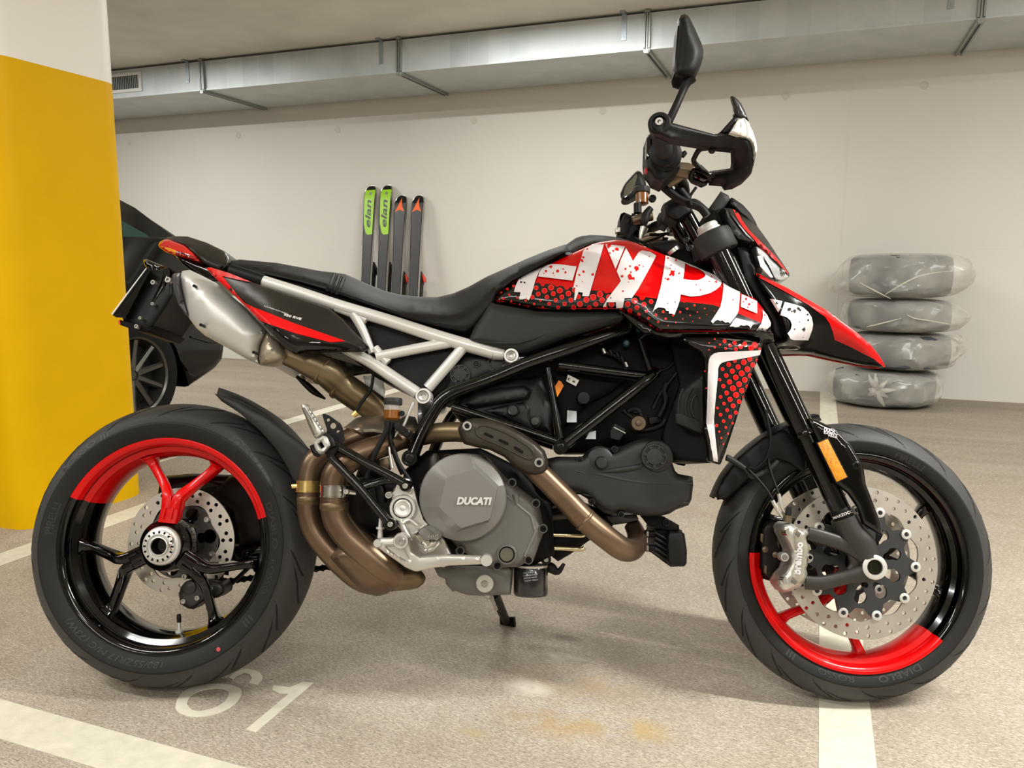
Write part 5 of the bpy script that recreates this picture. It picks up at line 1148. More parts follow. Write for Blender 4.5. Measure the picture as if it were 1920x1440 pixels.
# side stand, on the far side, reaching the floor
foot = B3 @ (np.array(on_z(950, 1166, .008)) - BO)
sd = part('side_stand', G().tube([P(925, 1112, .08), P(938, 1140, .2), V(foot)], [.014, .012, .0105], 14, 2), m_matte, BIKE, label='black side stand propped on the floor')
part('stand_foot', G().tube([V(foot) + V((-.016, .008, -.002)), V(foot) + V((.022, -.008, .002))], .0085, 10, 1, sec=(1.5, .6)), m_matte, sd)
part('stand_spring', G().tube([P(922, 1120, .07), P(930, 1142, .16)], .005, 8, 1), m_silv, sd)

# ------------------------------------------------------------------ seat and tail
seat = part('seat', panel([(428, 500, -.09), (433, 489, -.07), (450, 486.5, -.05), (520, 493, -.03), (600, 508, -.03), (628, 511, -.03), (648, 514, -.03), (662, 520, -.03), (690, 533, -.03), (720, 545, -.03), (750, 552.5, -.03), (785, 556.5, -.03), (820, 557, -.03), (850, 550, -.03), (880, 537, -.03), (912, 519, -.03), (950, 502, -.03), (990, 484, -.03), (1030, 468, -.03), (1060, 458, -.03), (1068, 470, -.08), (1010, 500, -.10), (960, 528, -.11), (930, 552, -.115), (926, 568, -.12), (905, 595, -.125), (885, 618, -.125), (872, 624, -.125), (842, 619, -.125), (767, 599, -.13), (690, 572, -.13), (625, 549, -.13), (606, 542, -.13), (560, 529, -.12), (492, 514, -.11), (457, 506, -.1)], .035, 34, mirror=0, step=8), m_seat, BIKE, 60, label='black vinyl seat')
tb = bvh(seat)
for k in range(3):
    x0, x1 = 609 + k * 8.5, 627 + k * 9
    q = [onto(tb, x0 + (x1 - x0) * t ** .6 + 0, 548 + k * 3 - (36 - k * 1) * t, -.001) for t in np.linspace(0.05, .93, 9)]
    q = [p for p in q if p]; part('seat_roll', G().tube(q, .0048, 10, 2), m_seat, seat)
part('seat_base_edge', ptube([(430, 503), (492, 519), (560, 536), (625, 554), (690, 577), (767, 604), (842, 624)], -.12, 3.2, 8), m_matte, seat)
tail = part('tail_cowl', panel([p + (yy,) for p, yy in zip(zQ((410, 92), (470, 84), (560, 86), (690, 128), (820, 190), (845, 225), (852, 250), (840, 290), (800, 322), (730, 300), (660, 268), (600, 205), (540, 150), (430, 108)), (-.03, -.03, -.03, -.04, -.05, -.06, -.07, -.09, -.09, -.09, -.085, -.08, -.075, -.05))], .02, 14, mirror=0), m_carb, BIKE)
tl = part('tail_light', panel([p + (yy,) for p, yy in zip(zQ((358, 145), (368, 122), (400, 106), (430, 104), (540, 148), (600, 200), (655, 268), (560, 240), (470, 216), (405, 190), (366, 162)), (-.04, -.04, -.045, -.05, -.08, -.085, -.09, -.09, -.08, -.06, -.045))], .014, 8, mirror=0, step=5), mat('red_lens', 'c00d08', .12, coat=1, spec=.7), BIKE, label='red and amber tail light')
tb = bvh(tl); g = G(); decal(g, tb, zQ((360, 150), (400, 158), (440, 168), (486, 186), (472, 216), (405, 190), (366, 164)), .0006, 4); part('amber_lens', g, mat('amber_lens', 'd88a10', .12, coat=1), tl)
g = G(); decal(g, tb, zQ((486, 186), (540, 200), (600, 225), (640, 262), (560, 240), (474, 216)), .0006, 4); part('dark_lens', g, mat('dark_red_lens', '5a0606', .12, coat=1), tl)
part('tail_underside', panel([p + (-.07,) for p in zQ((470, 215), (560, 240), (660, 268), (740, 300), (840, 325), (900, 400), (700, 400), (600, 330), (520, 270))], .012, 12, mirror=0), m_gloss, BIKE)
part('pillion_rail', panel([p + (-.10,) for p in zQ((850, 300), (960, 310), (1090, 360), (1080, 410), (960, 395), (850, 345))], .012, 10, .03), m_matte, BIKE)
zR = zm(200, 320, 3.0)
# number plate carrier hung behind the tail
pc = part('plate_carrier', panel([p + (yy,) for p, yy in zip(zR((225, 545), (290, 560), (345, 540), (385, 575), (370, 640), (375, 700), (330, 780), (280, 850), (245, 905), (170, 890), (100, 865), (90, 830), (130, 740), (180, 640)), (-.05, -.05, -.05, -.06, -.07, -.07, -.07, -.07, -.07, -.07, -.06, -.06, -.06, -.06))], .012, 14, mirror=0), m_matte, BIKE)
pl = part('number_plate', G().prism3(T(*[p + (-.095,) for p in zR((220, 548), (225, 550), (32, 811), (25, 805))]), T(*[p + (.095,) for p in zR((220, 548), (225, 550), (32, 811), (25, 805))]), .0008, 1), mat('plate_white', 'dddcd8', .4), BIKE, label='white number plate seen edge-on')
part('plate_backing', G().prism3(T(*[p + (-.09,) for p in zR((226, 550), (250, 560), (110, 830), (50, 825), (33, 812))]), T(*[p + (.09,) for p in zR((226, 550), (250, 560), (110, 830), (50, 825), (33, 812))]), .002, 1), m_gloss, pl)
part('plate_lamp', panel([p + (-.03,) for p in zR((205, 500), (225, 498), (290, 525), (330, 540), (335, 575), (290, 582), (235, 560), (212, 530))], .02, 8, mirror=0), m_gloss, BIKE)
part('plate_bracket', G().prism(zR((75, 838), (110, 850), (270, 880), (235, 912), (165, 900), (75, 868)), -.08, .16, .003), m_dark, pc)
part('side_reflector', G().prism(zR((63, 842), (74, 838), (76, 866), (66, 864)), -.082, .03, .001), mat('red_orange_reflector', 'd84a1a', .2, coat=1), pc)
for (x, y, r) in ((268, 632, 5), (352, 618, 6.5), (265, 752, 3.5), (196, 832, 3.5), (175, 878, 4.5)): bolt(P(*zR((x, y))[0], -.088), r * PX, m_boltr, pc, .008)
for k in range(3): part('carrier_rib', ptube(zR((215 - k * 35, 615 + k * 52), (160 - k * 20, 700 + k * 42)), -.08, 3.2, 8, 1), m_matte, pc)
part('carrier_arm', ptube(zR((345, 560), (330, 640), (260, 760), (200, 860)), -.07, [8, 9, 7, 5], 10), m_gloss, pc)
# side shroud over the silencer
sho = ([p + (yy,) for p, yy in zip(zQ((680, 302), (722, 300), (850, 340), (1000, 400), (1250, 480), (1540, 582), (1640, 660), (1720, 750), (1815, 850), (1812, 868), (1770, 886), (1500, 888), (1400, 895), (1340, 906), (1305, 904), (1250, 868), (1200, 820), (1110, 722), (1000, 605), (880, 490), (780, 400)), (-.225, -.212, -.19, -.168, -.152, -.15, -.15, -.15, -.155, -.16, -.17, -.19, -.2, -.21, -.215, -.225, -.235, -.245, -.25, -.25, -.242))])
sh = part('tail_side_panel', panel(sho, .02, 30, .005, 6), m_carb, BIKE, label='dark side panel with a red stripe')
tb = bvh(sh); g = G(); decal(g, tb, zQ((690, 306), (722, 303), (850, 343), (1005, 405), (930, 392), (800, 362), (860, 440), (960, 548), (1020, 580), (1080, 602), (1300, 690), (1655, 812), (1550, 820), (1300, 757), (1120, 692), (1060, 665), (1010, 630), (940, 560), (850, 460), (760, 378)), .0013, 4, clip=sho); part('red_stripe', g, m_redd, sh)
g = G(); decal(g, tb, zQ((1060, 672), (1120, 700), (1300, 765), (1550, 830), (1660, 822), (1800, 868), (1770, 884), (1500, 886), (1340, 902), (1250, 862), (1110, 718)), .0010, 5, clip=sho); part('gloss_lower_edge', g, m_gloss, sh)
g = G(); text_px(g, 'HYPERMOTARD', tb, zQ((1088, 572))[0], zQ((1250, 628))[0], 2.2, 0, .2); text_px(g, '950 RVE', tb, zQ((1225, 635))[0], zQ((1348, 668))[0], 4.2, .03, .2); part('panel_lettering', g, m_white, sh)
mirrored(sh)

# ------------------------------------------------------------------ tank with its printed graphics
tank_o = zA((178, 905), (190, 870), (240, 808), (320, 745), (400, 690), (560, 605), (750, 520), (900, 450), (1060, 372), (1250, 285), (1350, 240), (1450, 215), (1620, 190), (1760, 198), (1850, 220))
tank_y = [-.115, -.112, -.105, -.1, -.098, -.095, -.09, -.085, -.08, -.075, -.07, -.065, -.06, -.06, -.06]
o2 = zB((180, 272), (430, 372), (660, 456), (900, 560), (1060, 630), (1290, 738), (1400, 805), (1480, 868), (1545, 940), (1605, 1015), (1660, 1110), (1693, 1190), (1688, 1222), (1650, 1258), (1600, 1282), (1480, 1290), (1000, 1302), (350, 1292), (250, 1230), (120, 1140), (0, 1072))
y2 = [-.065, -.07, -.075, -.085, -.09, -.1, -.108, -.115, -.125, -.135, -.145, -.155, -.16, -.17, -.175, -.185, -.2, -.195, -.19, -.185, -.18]
o3 = zA((1640, 1032), (1560, 1028), (1200, 1030), (850, 1035), (700, 1020), (450, 976), (210, 932)); y3 = [-.178, -.175, -.165, -.15, -.14, -.125, -.118]
tank = part('fuel_tank', panel([p + (y,) for p, y in zip(tank_o + o2 + o3, tank_y + y2 + y3)], .034, 42, mirror=0, step=7, crease=lambda u, v: -.012 * math.exp(-((v - (552 + (u - 1180) * .10)) / 26) ** 2) * (1 if u > 1180 else max(0, (u - 1080) / 100))), m_red, BIKE, 60, label='red fuel tank with white block lettering')
tb = bvh(tank)
g = G(); blackz = zA((150, 880), (300, 765), (430, 690), (560, 700), (660, 712), (700, 706), (725, 720), (735, 745), (760, 752), (778, 735), (785, 718), (880, 728), (905, 752), (935, 757), (955, 742), (1005, 752), (1020, 785), (1045, 795), (1068, 778), (1075, 760), (1130, 765), (1330, 800), (1365, 800), (1480, 806), (1500, 830), (1530, 836), (1555, 822), (1590, 830)) + [(1192, 554)] + zB((118, 875), (125, 905), (150, 920), (180, 905), (190, 880), (330, 897), (610, 932), (640, 938), (658, 950), (680, 940), (880, 958), (1010, 975), (1090, 1003), (1310, 1078), (1580, 1190), (1560, 1330), (300, 1340)) + [(1180, 605)] + zA((1640, 1090), (800, 1090), (150, 980))
decal(g, tb, blackz, .0009, 5, clip=tank_o + o2 + o3); part('black_print', g, m_blackp, tank, label='black printed lower zone')
gr_, gd = G(), G()
dA = [(405, 748, 18), (330, 782, 16), (258, 822, 12), (352, 852, 13), (280, 892, 13), (450, 885, 14), (376, 925, 14), (207, 930, 10), (477, 962, 11), (550, 918, 15), (578, 993, 13), (652, 958, 14), (728, 918, 15), (755, 995, 14), (675, 770, 28), (700, 843, 28), (628, 880, 26), (775, 805, 34), (853, 768, 35), (805, 880, 26), (880, 840, 29), (958, 803, 36), (910, 917, 26), (832, 957, 22), (983, 878, 29), (938, 998, 22), (1062, 838, 33), (1016, 958, 25), (1092, 915, 30), (1125, 998, 28), (1132, 800, 26), (1200, 958, 34), (1180, 875, 28), (1278, 910, 36), (1312, 998, 26), (1358, 880, 38), (1390, 960, 30), (1440, 845, 38), (1466, 915, 34), (1505, 1000, 26), (1548, 880, 34), (1578, 960, 34), (1690, 1005, 20), (1772, 962, 32), (1856, 922, 36), (1800, 1040, 30), (1884, 1003, 28), (1735, 1072, 16), (1835, 1120, 12), (1910, 1080, 18)]
dB = [(65, 925, 36), (90, 1003, 27), (175, 968, 30), (260, 935, 28), (10, 1040, 28), (120, 1083, 17), (204, 1048, 17), (232, 1130, 17), (150, 1165, 16), (318, 1092, 17), (405, 1056, 17), (435, 1138, 15), (347, 1176, 14), (260, 1217, 12), (522, 1098, 13), (608, 1060, 14), (692, 1020, 14), (780, 980, 14), (640, 1142, 8), (728, 1100, 9), (815, 1060, 8), (903, 1017, 9), (843, 1130, 8), (555, 1182, 8), (465, 1218, 8), (378, 1260, 6), (758, 1170, 6), (490, 1283, 6), (930, 1090, 5), (1018, 1050, 5), (40, 1120, 14)]
for L_, z_ in ((dA, zA), (dB, zB)):
    for x, y, r in L_:
        u, v = z_((x, y))[0]; dot(gr_, tb, u, v, r / 6.4, .0015); dot(gd, tb, u, v, max(.5, r / 6.4 - .9), .0019)
part('dot_print_rim', gr_, m_redl, tank, kind='stuff'); part('dot_print', gd, m_redd, tank, kind='stuff')
LET = [zA((410, 820), (430, 745), (470, 665), (560, 605), (750, 522), (722, 555), (700, 600), (660, 700), (640, 780), (618, 850), (590, 915), (550, 895), (515, 905), (470, 905), (488, 825)),
       zA((700, 635), (712, 590), (730, 555), (770, 515), (815, 495), (860, 487), (960, 490), (1160, 515), (1110, 685)),
       zA((1105, 770), (1118, 782), (1160, 590), (1215, 420), (1240, 330), (1270, 290), (1330, 264), (1400, 250), (1485, 252), (1450, 380), (1405, 530), (1360, 690), (1310, 870), (1230, 868), (1235, 830), (1185, 820), (1165, 870), (1148, 920), (1130, 915), (1145, 770)),
       zA((1505, 252), (1620, 258), (1738, 276), (1625, 545)),
       zA((1752, 292), (1835, 450)) + zB((60, 420), (112, 342), (150, 322), (250, 340), (320, 385), (300, 430), (230, 560), (170, 670), (110, 780), (30, 890)) + zA((1830, 897), (1800, 888), (1735, 892), (1715, 1000), (1637, 1008), (1632, 935), (1520, 937), (1512, 990), (1475, 985), (1530, 900), (1640, 760), (1690, 692), (1640, 572), (1690, 430)),
       zB((1098, 652), (1190, 690), (1285, 745), (1312, 772), (1327, 800), (1322, 900), (1310, 1040), (1290, 1090), (1205, 1195), (1185, 1180), (1150, 1188), (1110, 1160), (1085, 1168), (1060, 1155), (1030, 1165), (1000, 1196), (978, 1172), (1040, 1080), (1090, 1000), (1112, 900), (1128, 760), (1120, 690)),
       zB((1345, 847), (1440, 890), (1530, 932), (1530, 1080), (1430, 1040), (1335, 1000)),
       zB((1275, 1132), (1380, 1160), (1490, 1192), (1450, 1250), (1435, 1225), (1405, 1215), (1370, 1222), (1330, 1215), (1310, 1235), (1265, 1240), (1245, 1230), (1198, 1230)),
       zB((1595, 1035), (1645, 1090), (1692, 1190), (1687, 1222), (1650, 1256), (1600, 1280), (1515, 1278), (1580, 1195), (1597, 1120))]
Pout = zB((432, 385), (480, 395), (560, 425), (660, 462), (780, 512), (900, 568), (1010, 612), (1070, 650), (1100, 690), (1105, 715), (1085, 755), (1040, 795), (970, 835), (850, 868), (740, 878), (615, 852), (602, 930), (575, 1010), (540, 1095), (510, 1080), (475, 1080), (470, 1045), (440, 1045), (430, 1020), (395, 1008), (345, 1005), (300, 1035), (275, 1070), (330, 920), (375, 760), (405, 600), (425, 460))
Phole = zB((667, 475), (720, 508), (830, 545), (890, 585), (912, 615), (905, 635), (880, 655), (820, 680), (745, 680), (645, 665), (658, 570))
g = G()
for p in LET: decal(g, tb, p, .0023, 5, clip=tank_o + o2 + o3)
decal(g, tb, Pout, .0023, 5, holes=[Phole], clip=tank_o + o2 + o3); part('white_lettering', g, m_white, tank, label='distressed white block letters')
g = G(); random.seed(3)
def splat(z_, tree, spots, off, g):
    for x, y, r in spots:
        for k in range(1 if r < 12 else 3):
            cx, cy = x + (random.random() - .5) * r * 1.6 * (k > 0), y + (random.random() - .5) * r * 1.6 * (k > 0); rr = r * (1 if k == 0 else .4); n_ = 9
            poly = [(cx + rr * (.45 + .75 * random.random()) * math.cos(2 * PI * j / n_), cy + rr * (.45 + .75 * random.random()) * math.sin(2 * PI * j / n_)) for j in range(n_)]
            decal(g, tree, z_(*poly), off, 6)
splat(zA, tb, [(850, 520, 20), (790, 568, 18), (930, 573, 22), (1000, 545, 10), (1025, 585, 14), (880, 598, 10), (770, 600, 9), (890, 630, 8), (1240, 405, 16), (1228, 445, 20), (1290, 305, 12), (1350, 615, 20), (1240, 578, 18), (1195, 620, 15), (1230, 700, 8), (1160, 748, 10), (1545, 275, 30), (1640, 310, 24), (1600, 330, 16), (1560, 355, 12), (1880, 548, 34), (1795, 640, 34), (1830, 660, 24), (1706, 633, 18), (1745, 545, 14), (1800, 512, 14), (1810, 585, 12), (1715, 810, 12), (1780, 705, 8), (560, 890, 6)], .0028, g)
splat(zB, tb, [(515, 590, 36), (595, 598, 12), (485, 540, 8), (545, 548, 6), (460, 668, 18), (430, 660, 10), (500, 500, 9), (1038, 700, 16), (985, 640, 10), (958, 698, 8), (850, 800, 9), (800, 735, 7), (460, 415, 12), (560, 440, 14), (1395, 905, 18), (1435, 968, 16), (1365, 940, 10), (1420, 1005, 10), (1470, 945, 9), (1240, 920, 8), (235, 395, 9), (1622, 1100, 12), (120, 500, 12), (165, 515, 8)], .0028, g)
part('red_splatter', g, m_redd, tank, kind='stuff')
g = G(); splat(zA, tb, [(497, 702, 14), (537, 708, 12), (495, 658, 9), (1570, 890, 9)], .0028, g); splat(zB, tb, [(458, 958, 8), (548, 945, 7), (1590, 1255, 10)], .0028, g); part('black_splatter', g, m_blackp, tank, kind='stuff')
part('tank_spine', panel([p + (yy,) for p, yy in zip(zA((860, 350), (1000, 270), (1150, 165), (1220, 142), (1330, 130), (1500, 138), (1620, 155), (1760, 190), (1900, 235), (1980, 300), (1700, 240), (1480, 225), (1300, 260), (1120, 350), (1020, 400), (900, 420)), (-.04, -.03, -.02, -.02, -.02, -.02, -.02, -.02, -.02, -.03, -.055, -.06, -.065, -.07, -.075, -.07))], .012, 12, mirror=0), m_grayp, BIKE)
part('ignition_trim', G().prism(zA((1000, 335), (1060, 332), (1128, 350), (1060, 378), (1040, 360)), -.085, .012, .002), mat('cool_grey_plastic', '7c7e80', .4), tank)
sc_ = part('side_cover', panel([(919, 566, -.135), (930, 570, -.135), (1009, 584, -.145), (1100, 584, -.16), (1156, 584, -.17), (1174, 592, -.175), (1162, 602, -.165), (1060, 634, -.15), (985, 663, -.14), (930, 655, -.14), (884, 643, -.14), (880, 636, -.14), (890, 610, -.135)], .014, 12, .03, prof=1.2), m_grayp, BIKE, label='dark grey textured side cover'); mirrored(sc_)
part('cover_crease', ptube([(892, 640), (975, 642), (1060, 612), (1150, 590)], -.158, [1, 2.5, 2.5, 1], 8, 3), m_grayp, sc_)
tt = part('tank_lower_trim', panel([(1156, 580, -.185), (1181, 588, -.19), (1230, 618, -.2), (1240, 622, -.205), (1340, 622, -.205), (1432, 619, -.19), (1450, 625, -.17), (1452, 640, -.16), (1425, 645, -.17), (1400, 638, -.18), (1330, 634, -.19), (1250, 635, -.2), (1205, 625, -.195), (1180, 605, -.185)], .008, 8, .06), m_gloss, BIKE); mirrored(tt)
part('trim_nose', panel([p + (-.165,) for p in zB((1500, 1320), (1690, 1260), (1730, 1340), (1725, 1380), (1560, 1420), (1400, 1400))], .01, 8, .05), m_matte, tt)
# radiator shroud
so = zD((180, 178), (200, 162), (240, 156), (500, 160), (560, 172), (640, 190), (800, 206), (945, 205), (935, 282), (905, 350), (850, 485), (800, 625), (740, 785), (690, 955), (640, 1105), (590, 1250), (555, 1335), (545, 1347), (480, 1335), (430, 1310), (422, 1180), (380, 1020), (382, 970), (415, 955), (420, 800), (398, 600), (388, 372), (345, 312), (245, 245))
sy = [-.20, -.2, -.2, -.21, -.21, -.21, -.205, -.185, -.18, -.18, -.18, -.18, -.185, -.19, -.19, -.19, -.19, -.19, -.195, -.2, -.205, -.205, -.2, -.2, -.205, -.205, -.205, -.2, -.2]
shr = part('radiator_shroud', panel([p + (y,) for p, y in zip(so, sy)], .022, 22, .005, 6), m_blackp, BIKE, 50, label='black radiator shroud with red dots and a white angle stripe')
tb = bvh(shr); g = G(); decal(g, tb, zD((925, 280), (915, 325), (740, 360), (600, 386), (560, 400), (540, 420), (528, 450), (525, 520), (500, 780), (490, 950), (500, 1080), (525, 1320), (485, 1310), (455, 1130), (422, 970), (430, 800), (438, 420), (445, 370), (460, 335), (490, 312), (530, 300), (750, 290)), .0016, 4); part('white_stripe', g, m_white, shr)
gr_, gd = G(), G()
for x, y, r in [(587, 200, 18), (680, 215, 19), (775, 227, 22), (868, 236, 28), (735, 250, 22), (832, 262, 26), (638, 240, 17), (692, 272, 18), (598, 266, 13), (545, 230, 10), (497, 255, 11), (445, 215, 7), (497, 180, 7), (445, 278, 7), (910, 270, 15), (765, 393, 27), (820, 362, 25), (848, 418, 24), (798, 458, 27), (712, 437, 24), (625, 415, 22), (568, 457, 18), (658, 477, 24), (745, 497, 28), (823, 518, 22), (602, 517, 21), (690, 535, 26), (773, 557, 26), (542, 557, 15), (632, 577, 24), (720, 598, 27), (797, 618, 18), (575, 617, 20), (664, 637, 28), (745, 658, 25), (605, 680, 22), (693, 698, 28), (762, 718, 14), (549, 717, 16), (637, 740, 24), (720, 760, 22), (580, 779, 16), (665, 800, 23), (735, 815, 11), (520, 820, 13), (610, 840, 18), (690, 862, 19), (549, 882, 17), (638, 902, 18), (577, 943, 17), (660, 961, 12), (513, 983, 15), (598, 1001, 13), (537, 1040, 11), (618, 1058, 10), (556, 1098, 10), (575, 1155, 8), (888, 375, 15), (680, 380, 18), (408, 477, 9), (420, 635, 8)]:
    u, v = zD((x, y))[0]; dot(gr_, tb, u, v, r / 4.967, .0011); dot(gd, tb, u, v, max(.5, r / 4.967 - .8), .0015)
part('dot_print_rim', gr_, m_redl, shr, kind='stuff'); part('dot_print', gd, m_redd, shr, kind='stuff')
mirrored(shr)

# ------------------------------------------------------------------ fork, nose, beak
FK = []
def fkp(name, g, m, parent=None, **k): o = part(name, g, m, parent or BIKE, **k); FK.append(o); return o
F0, F1, F2 = P(1333, 440, -.105), P(1508, 813, -.105), P(1583, 973, -.105)
fax = (F2 - F0).normalized()
ut = fkp('fork_upper_tube', G().tube([F0, F1], .0265, 28, 1), m_gloss, label='glossy black fork tube')
fkp('fork_tube_lip', G().lathe(F1 - fax * .004, fax, [(.0265, -.004), (.0278, 0), (.0278, .006), (.025, .009)], 32), m_gloss, ut)
lt_ = fkp('fork_lower_tube', G().tube([F1 - fax * .05, F2 + fax * .02], .0215, 26, 1), m_frame)
ring = fkp('fork_band', G().lathe(F2 - fax * .012, fax, [(.0216, -.012), (.022, -.011), (.022, .011), (.0216, .012)], 30), m_matte, lt_)
tb = bvh(ring); g = G(); text_px(g, 'MARZOCCHI', tb, (1563, 974), (1606, 958), 5, .03, 0, .0004); part('band_lettering', g, m_white, ring)
ftc = fkp('fork_foot', G().tube([F2 - fax * .004, F2 + fax * .03, P(1612, 1020, -.105), P(1625, 1050, -.112)], [.0275, .030, .031, .025], 24, 4), m_cast)
def limb(nm, pts, rs, parent): return part(nm, G().tube(T(*pts), [r * PX for r in rs], 14, 4, sec=(1.25, .75, .7)), m_cast, parent)
for nm, pts, rs in (('caliper_arm', [(1515, 1000, -.115), (1545, 1008, -.118), (1590, 1024, -.115), (1628, 1045, -.12)], [10, 10.5, 11, 14]), ('caliper_arm', [(1510, 1092, -.115), (1540, 1093, -.118), (1585, 1083, -.118), (1625, 1073, -.122)], [10, 10, 10, 14]), ('foot_web', [(1583, 1012, -.112), (1600, 1035, -.112), (1605, 1058, -.112), (1595, 1072, -.112)], [8, 10, 10, 8])):
    o = limb(nm, pts, rs, ftc); FK.append(o)
axc = P(*zM((1550, 980))[0], -.128)
o = part('axle_clamp', G().lathe(axc, NY, [(24 * PX, -.035), (24 * PX, -.004), (22.5 * PX, .0), (22 * PX, .004), (20.5 * PX, .0055), (14 * PX, .0055), (13.4 * PX, .003), (13.4 * PX, -.01), (0, -.01)], 40), m_cast, ftc); FK.append(o)
o = part('axle_ring', G().lathe(axc, NY, [(22 * PX, .002), (22 * PX, .0058), (20.5 * PX, .007), (14.2 * PX, .007), (13.6 * PX, .004), (13.6 * PX, -.004)], 40, True), m_silv, ftc, label='silver axle ring'); FK.append(o)
o = part('axle_bore', G().lathe(axc, NY, [(13.4 * PX, -.002), (12 * PX, -.004), (0, -.004)], 30), mat('dark_axle', '3c4034', .25, .9), ftc); FK.append(o)
bolt(P(*zM((1450, 1180))[0], -.115), 5 * PX, m_bolt, ftc)
# front brake caliper
ca = part('front_caliper', panel(wy(zM((498, 530), (520, 500), (560, 480), (620, 482), (700, 540), (800, 560), (822, 590), (818, 620), (790, 645), (800, 700), (826, 745), (830, 775), (812, 850), (805, 960), (790, 1000), (805, 1060), (770, 1150), (720, 1200), (600, 1255), (520, 1268), (470, 1200), (455, 1160), (500, 1080), (560, 1020), (598, 920), (605, 800), (560, 690), (510, 600)), -.118), .022, 10, .05, 5, prof=1.6), m_alu, BIKE, 40, label='silver four-piston brake caliper'); FK.append(ca)
cf = part('caliper_face', panel(wy(zM((640, 560), (700, 550), (790, 600), (780, 660), (812, 745), (822, 775), (800, 850), (795, 960), (775, 1000), (780, 1080), (745, 1150), (650, 1180), (610, 1120), (655, 1000), (672, 850), (650, 700), (640, 620)), -.137), .006, 7, .01, 5), mat('caliper_face_alloy', 'aaa598', .4, .55), ca); FK.append(cf)
tb = bvh(cf, ca); g = G(); text_px(g, 'brembo', tb, zM((716, 1062))[0], zM((746, 700))[0], 12.5, .035, 0, .0045); part('caliper_lettering', g, m_white, ca)
for (x, y) in ((565, 585), (535, 1130)): o = part('caliper_bolt', G().tube([P(*zM((x - 22, y - 2))[0], -.125), P(*zM((x + 32, y + 2))[0], -.14)], 7 * PX, 16, 1), m_chrome, ca); FK.append(o)
boss(*zM((545, 867))[0], -.135, 8, m_alu, ca, 'caliper_port', .02, m_boltr, .6); boss(*zM((832, 870))[0], -.125, 5.5, m_alu, ca, 'caliper_port', .02, m_bolt, .7)
for k, (x, y) in enumerate(((690, 600), (650, 1140))): part('caliper_recess_shade', G().prism(zM((x, y - 40), (x + 45, y), (x + 20, y + 45), (x - 25, y + 10)), -.1445, .003, .001), mat('painted_shade_alloy', '7d776d', .4, .7), ca)  # darker alloy plates paint the shade of the caliper's hollows
part('bleed_nipple', G().tube(T(*[p + (-.125,) for p in zM((600, 300), (592, 350), (585, 410))]), [.0045, .006, .0065], 12, 1), m_matte, ca); part('banjo_bolt', G().tube(T(*[p + (-.125,) for p in zM((585, 400), (578, 470))]), .009, 14, 1), m_bronze, ca)
inn_c = part('caliper_inner', panel(wy(zM((270, 560), (320, 470), (440, 430), (540, 480), (600, 700), (560, 1000), (430, 1150), (330, 1120), (260, 980)), -.03), .02, 12, .06), mat('brown_black', '221c1a', .5), BIKE)
for (x, y) in ((325, 780), (440, 840)): part('piston_spring', G().lathe(P(*zM((x, y))[0], -.055), NY, [(6 * PX, 0), (6 * PX, .004), (3 * PX, .006), (0, .006)], 16), m_bronze, inn_c)
for (x, y, w_, h_) in ((280, 600, 30, 120), (470, 640, 25, 130), (320, 960, 30, 110), (450, 1000, 40, 80)): part('pad_edge', G().prism(zM((x, y), (x + w_, y + 10), (x + w_ - 6, y + h_), (x - 4, y + h_ * .7)), -.052, .01, .001), m_bronze, inn_c)
# fork guard, reflector
gu = part('fork_guard', panel(wy(zm(1300, 780, 2.5707)((545, 14), (560, 10), (592, 18), (680, 60), (755, 135), (812, 228), (822, 262), (832, 330), (860, 400), (905, 520), (912, 580), (880, 562), (815, 520), (790, 440), (745, 375), (690, 330), (600, 130)), -.125), .012, 10, .004, 5), m_gloss, BIKE, 45, label='glossy black fork guard'); FK.append(gu)
tb = bvh(gu); zw = zm(1300, 780, 2.5707); g = G(); text_px(g, 'DUCATI', tb, zw((628, 76))[0], zw((695, 88))[0], 8, .035, 0, .0006); text_px(g, 'SAFETY', tb, zw((628, 85))[0], zw((695, 98))[0], 3.4, .03, 0, .0006); text_px(g, 'PACK', tb, zw((650, 98))[0], zw((695, 108))[0], 3.2, .03, 0, .0006); part('guard_lettering', g, m_white, gu)
part('reflector_frame', G().prism(zw((592, 128), (650, 102), (750, 296), (688, 326)), -.141, .006, .001), m_matte, gu)
o = part('amber_reflector', G().prism(zw((600, 131), (648, 110), (743, 294), (691, 318)), -.1425, .004, .0008), m_lens, gu, label='amber side reflector'); FK.append(o)
bolt(P(*zw((782, 238))[0], -.135), 7 * PX, m_bolt, gu, .004, 'guard_bolt')
bolt(P(*zw((838, 420))[0], -.13), 7 * PX, m_dark, gu, .002, 'guard_bolt')
for o in FK: mirrored(o, BIKE if o.parent is BIKE else None)
# front mudguard
fen = [(.308, -.066), (.318, -.058), (.322, -.03), (.323, 0), (.322, .03), (.318, .058), (.308, .066)]
fd = part('front_mudguard', arcsheet(FC, 156, 104, fen, .004, 30, lambda s: (.006, .72 + .28 * min(1, s * 5))), m_matte, BIKE, 50)
part('mudguard_side', panel([p + (-.075,) for p in zP((760, 120), (560, 210), (330, 400), (180, 600), (115, 740), (130, 810), (230, 790), (440, 590), (700, 410), (800, 440), (980, 560), (1000, 330), (900, 200))], .008, 10, .004), m_matte, fd)
part('hose_clip_bar', ptube(zP((215, 400), (260, 420), (400, 510), (470, 590), (640, 500), (710, 430)), -.098, [6, 6, 4.5, 5, 5, 4], 10, 3), m_grayp, fd)
part('front_brake_hose', ptube([p + (yy,) for p, yy in zip(zP((600, -60), (615, 80), (640, 300), (620, 420), (650, 560), (720, 750)), [-.12, -.12, -.11, -.105, -.11, -.118])], -.11, 2.7, 10), m_matte, BIKE)
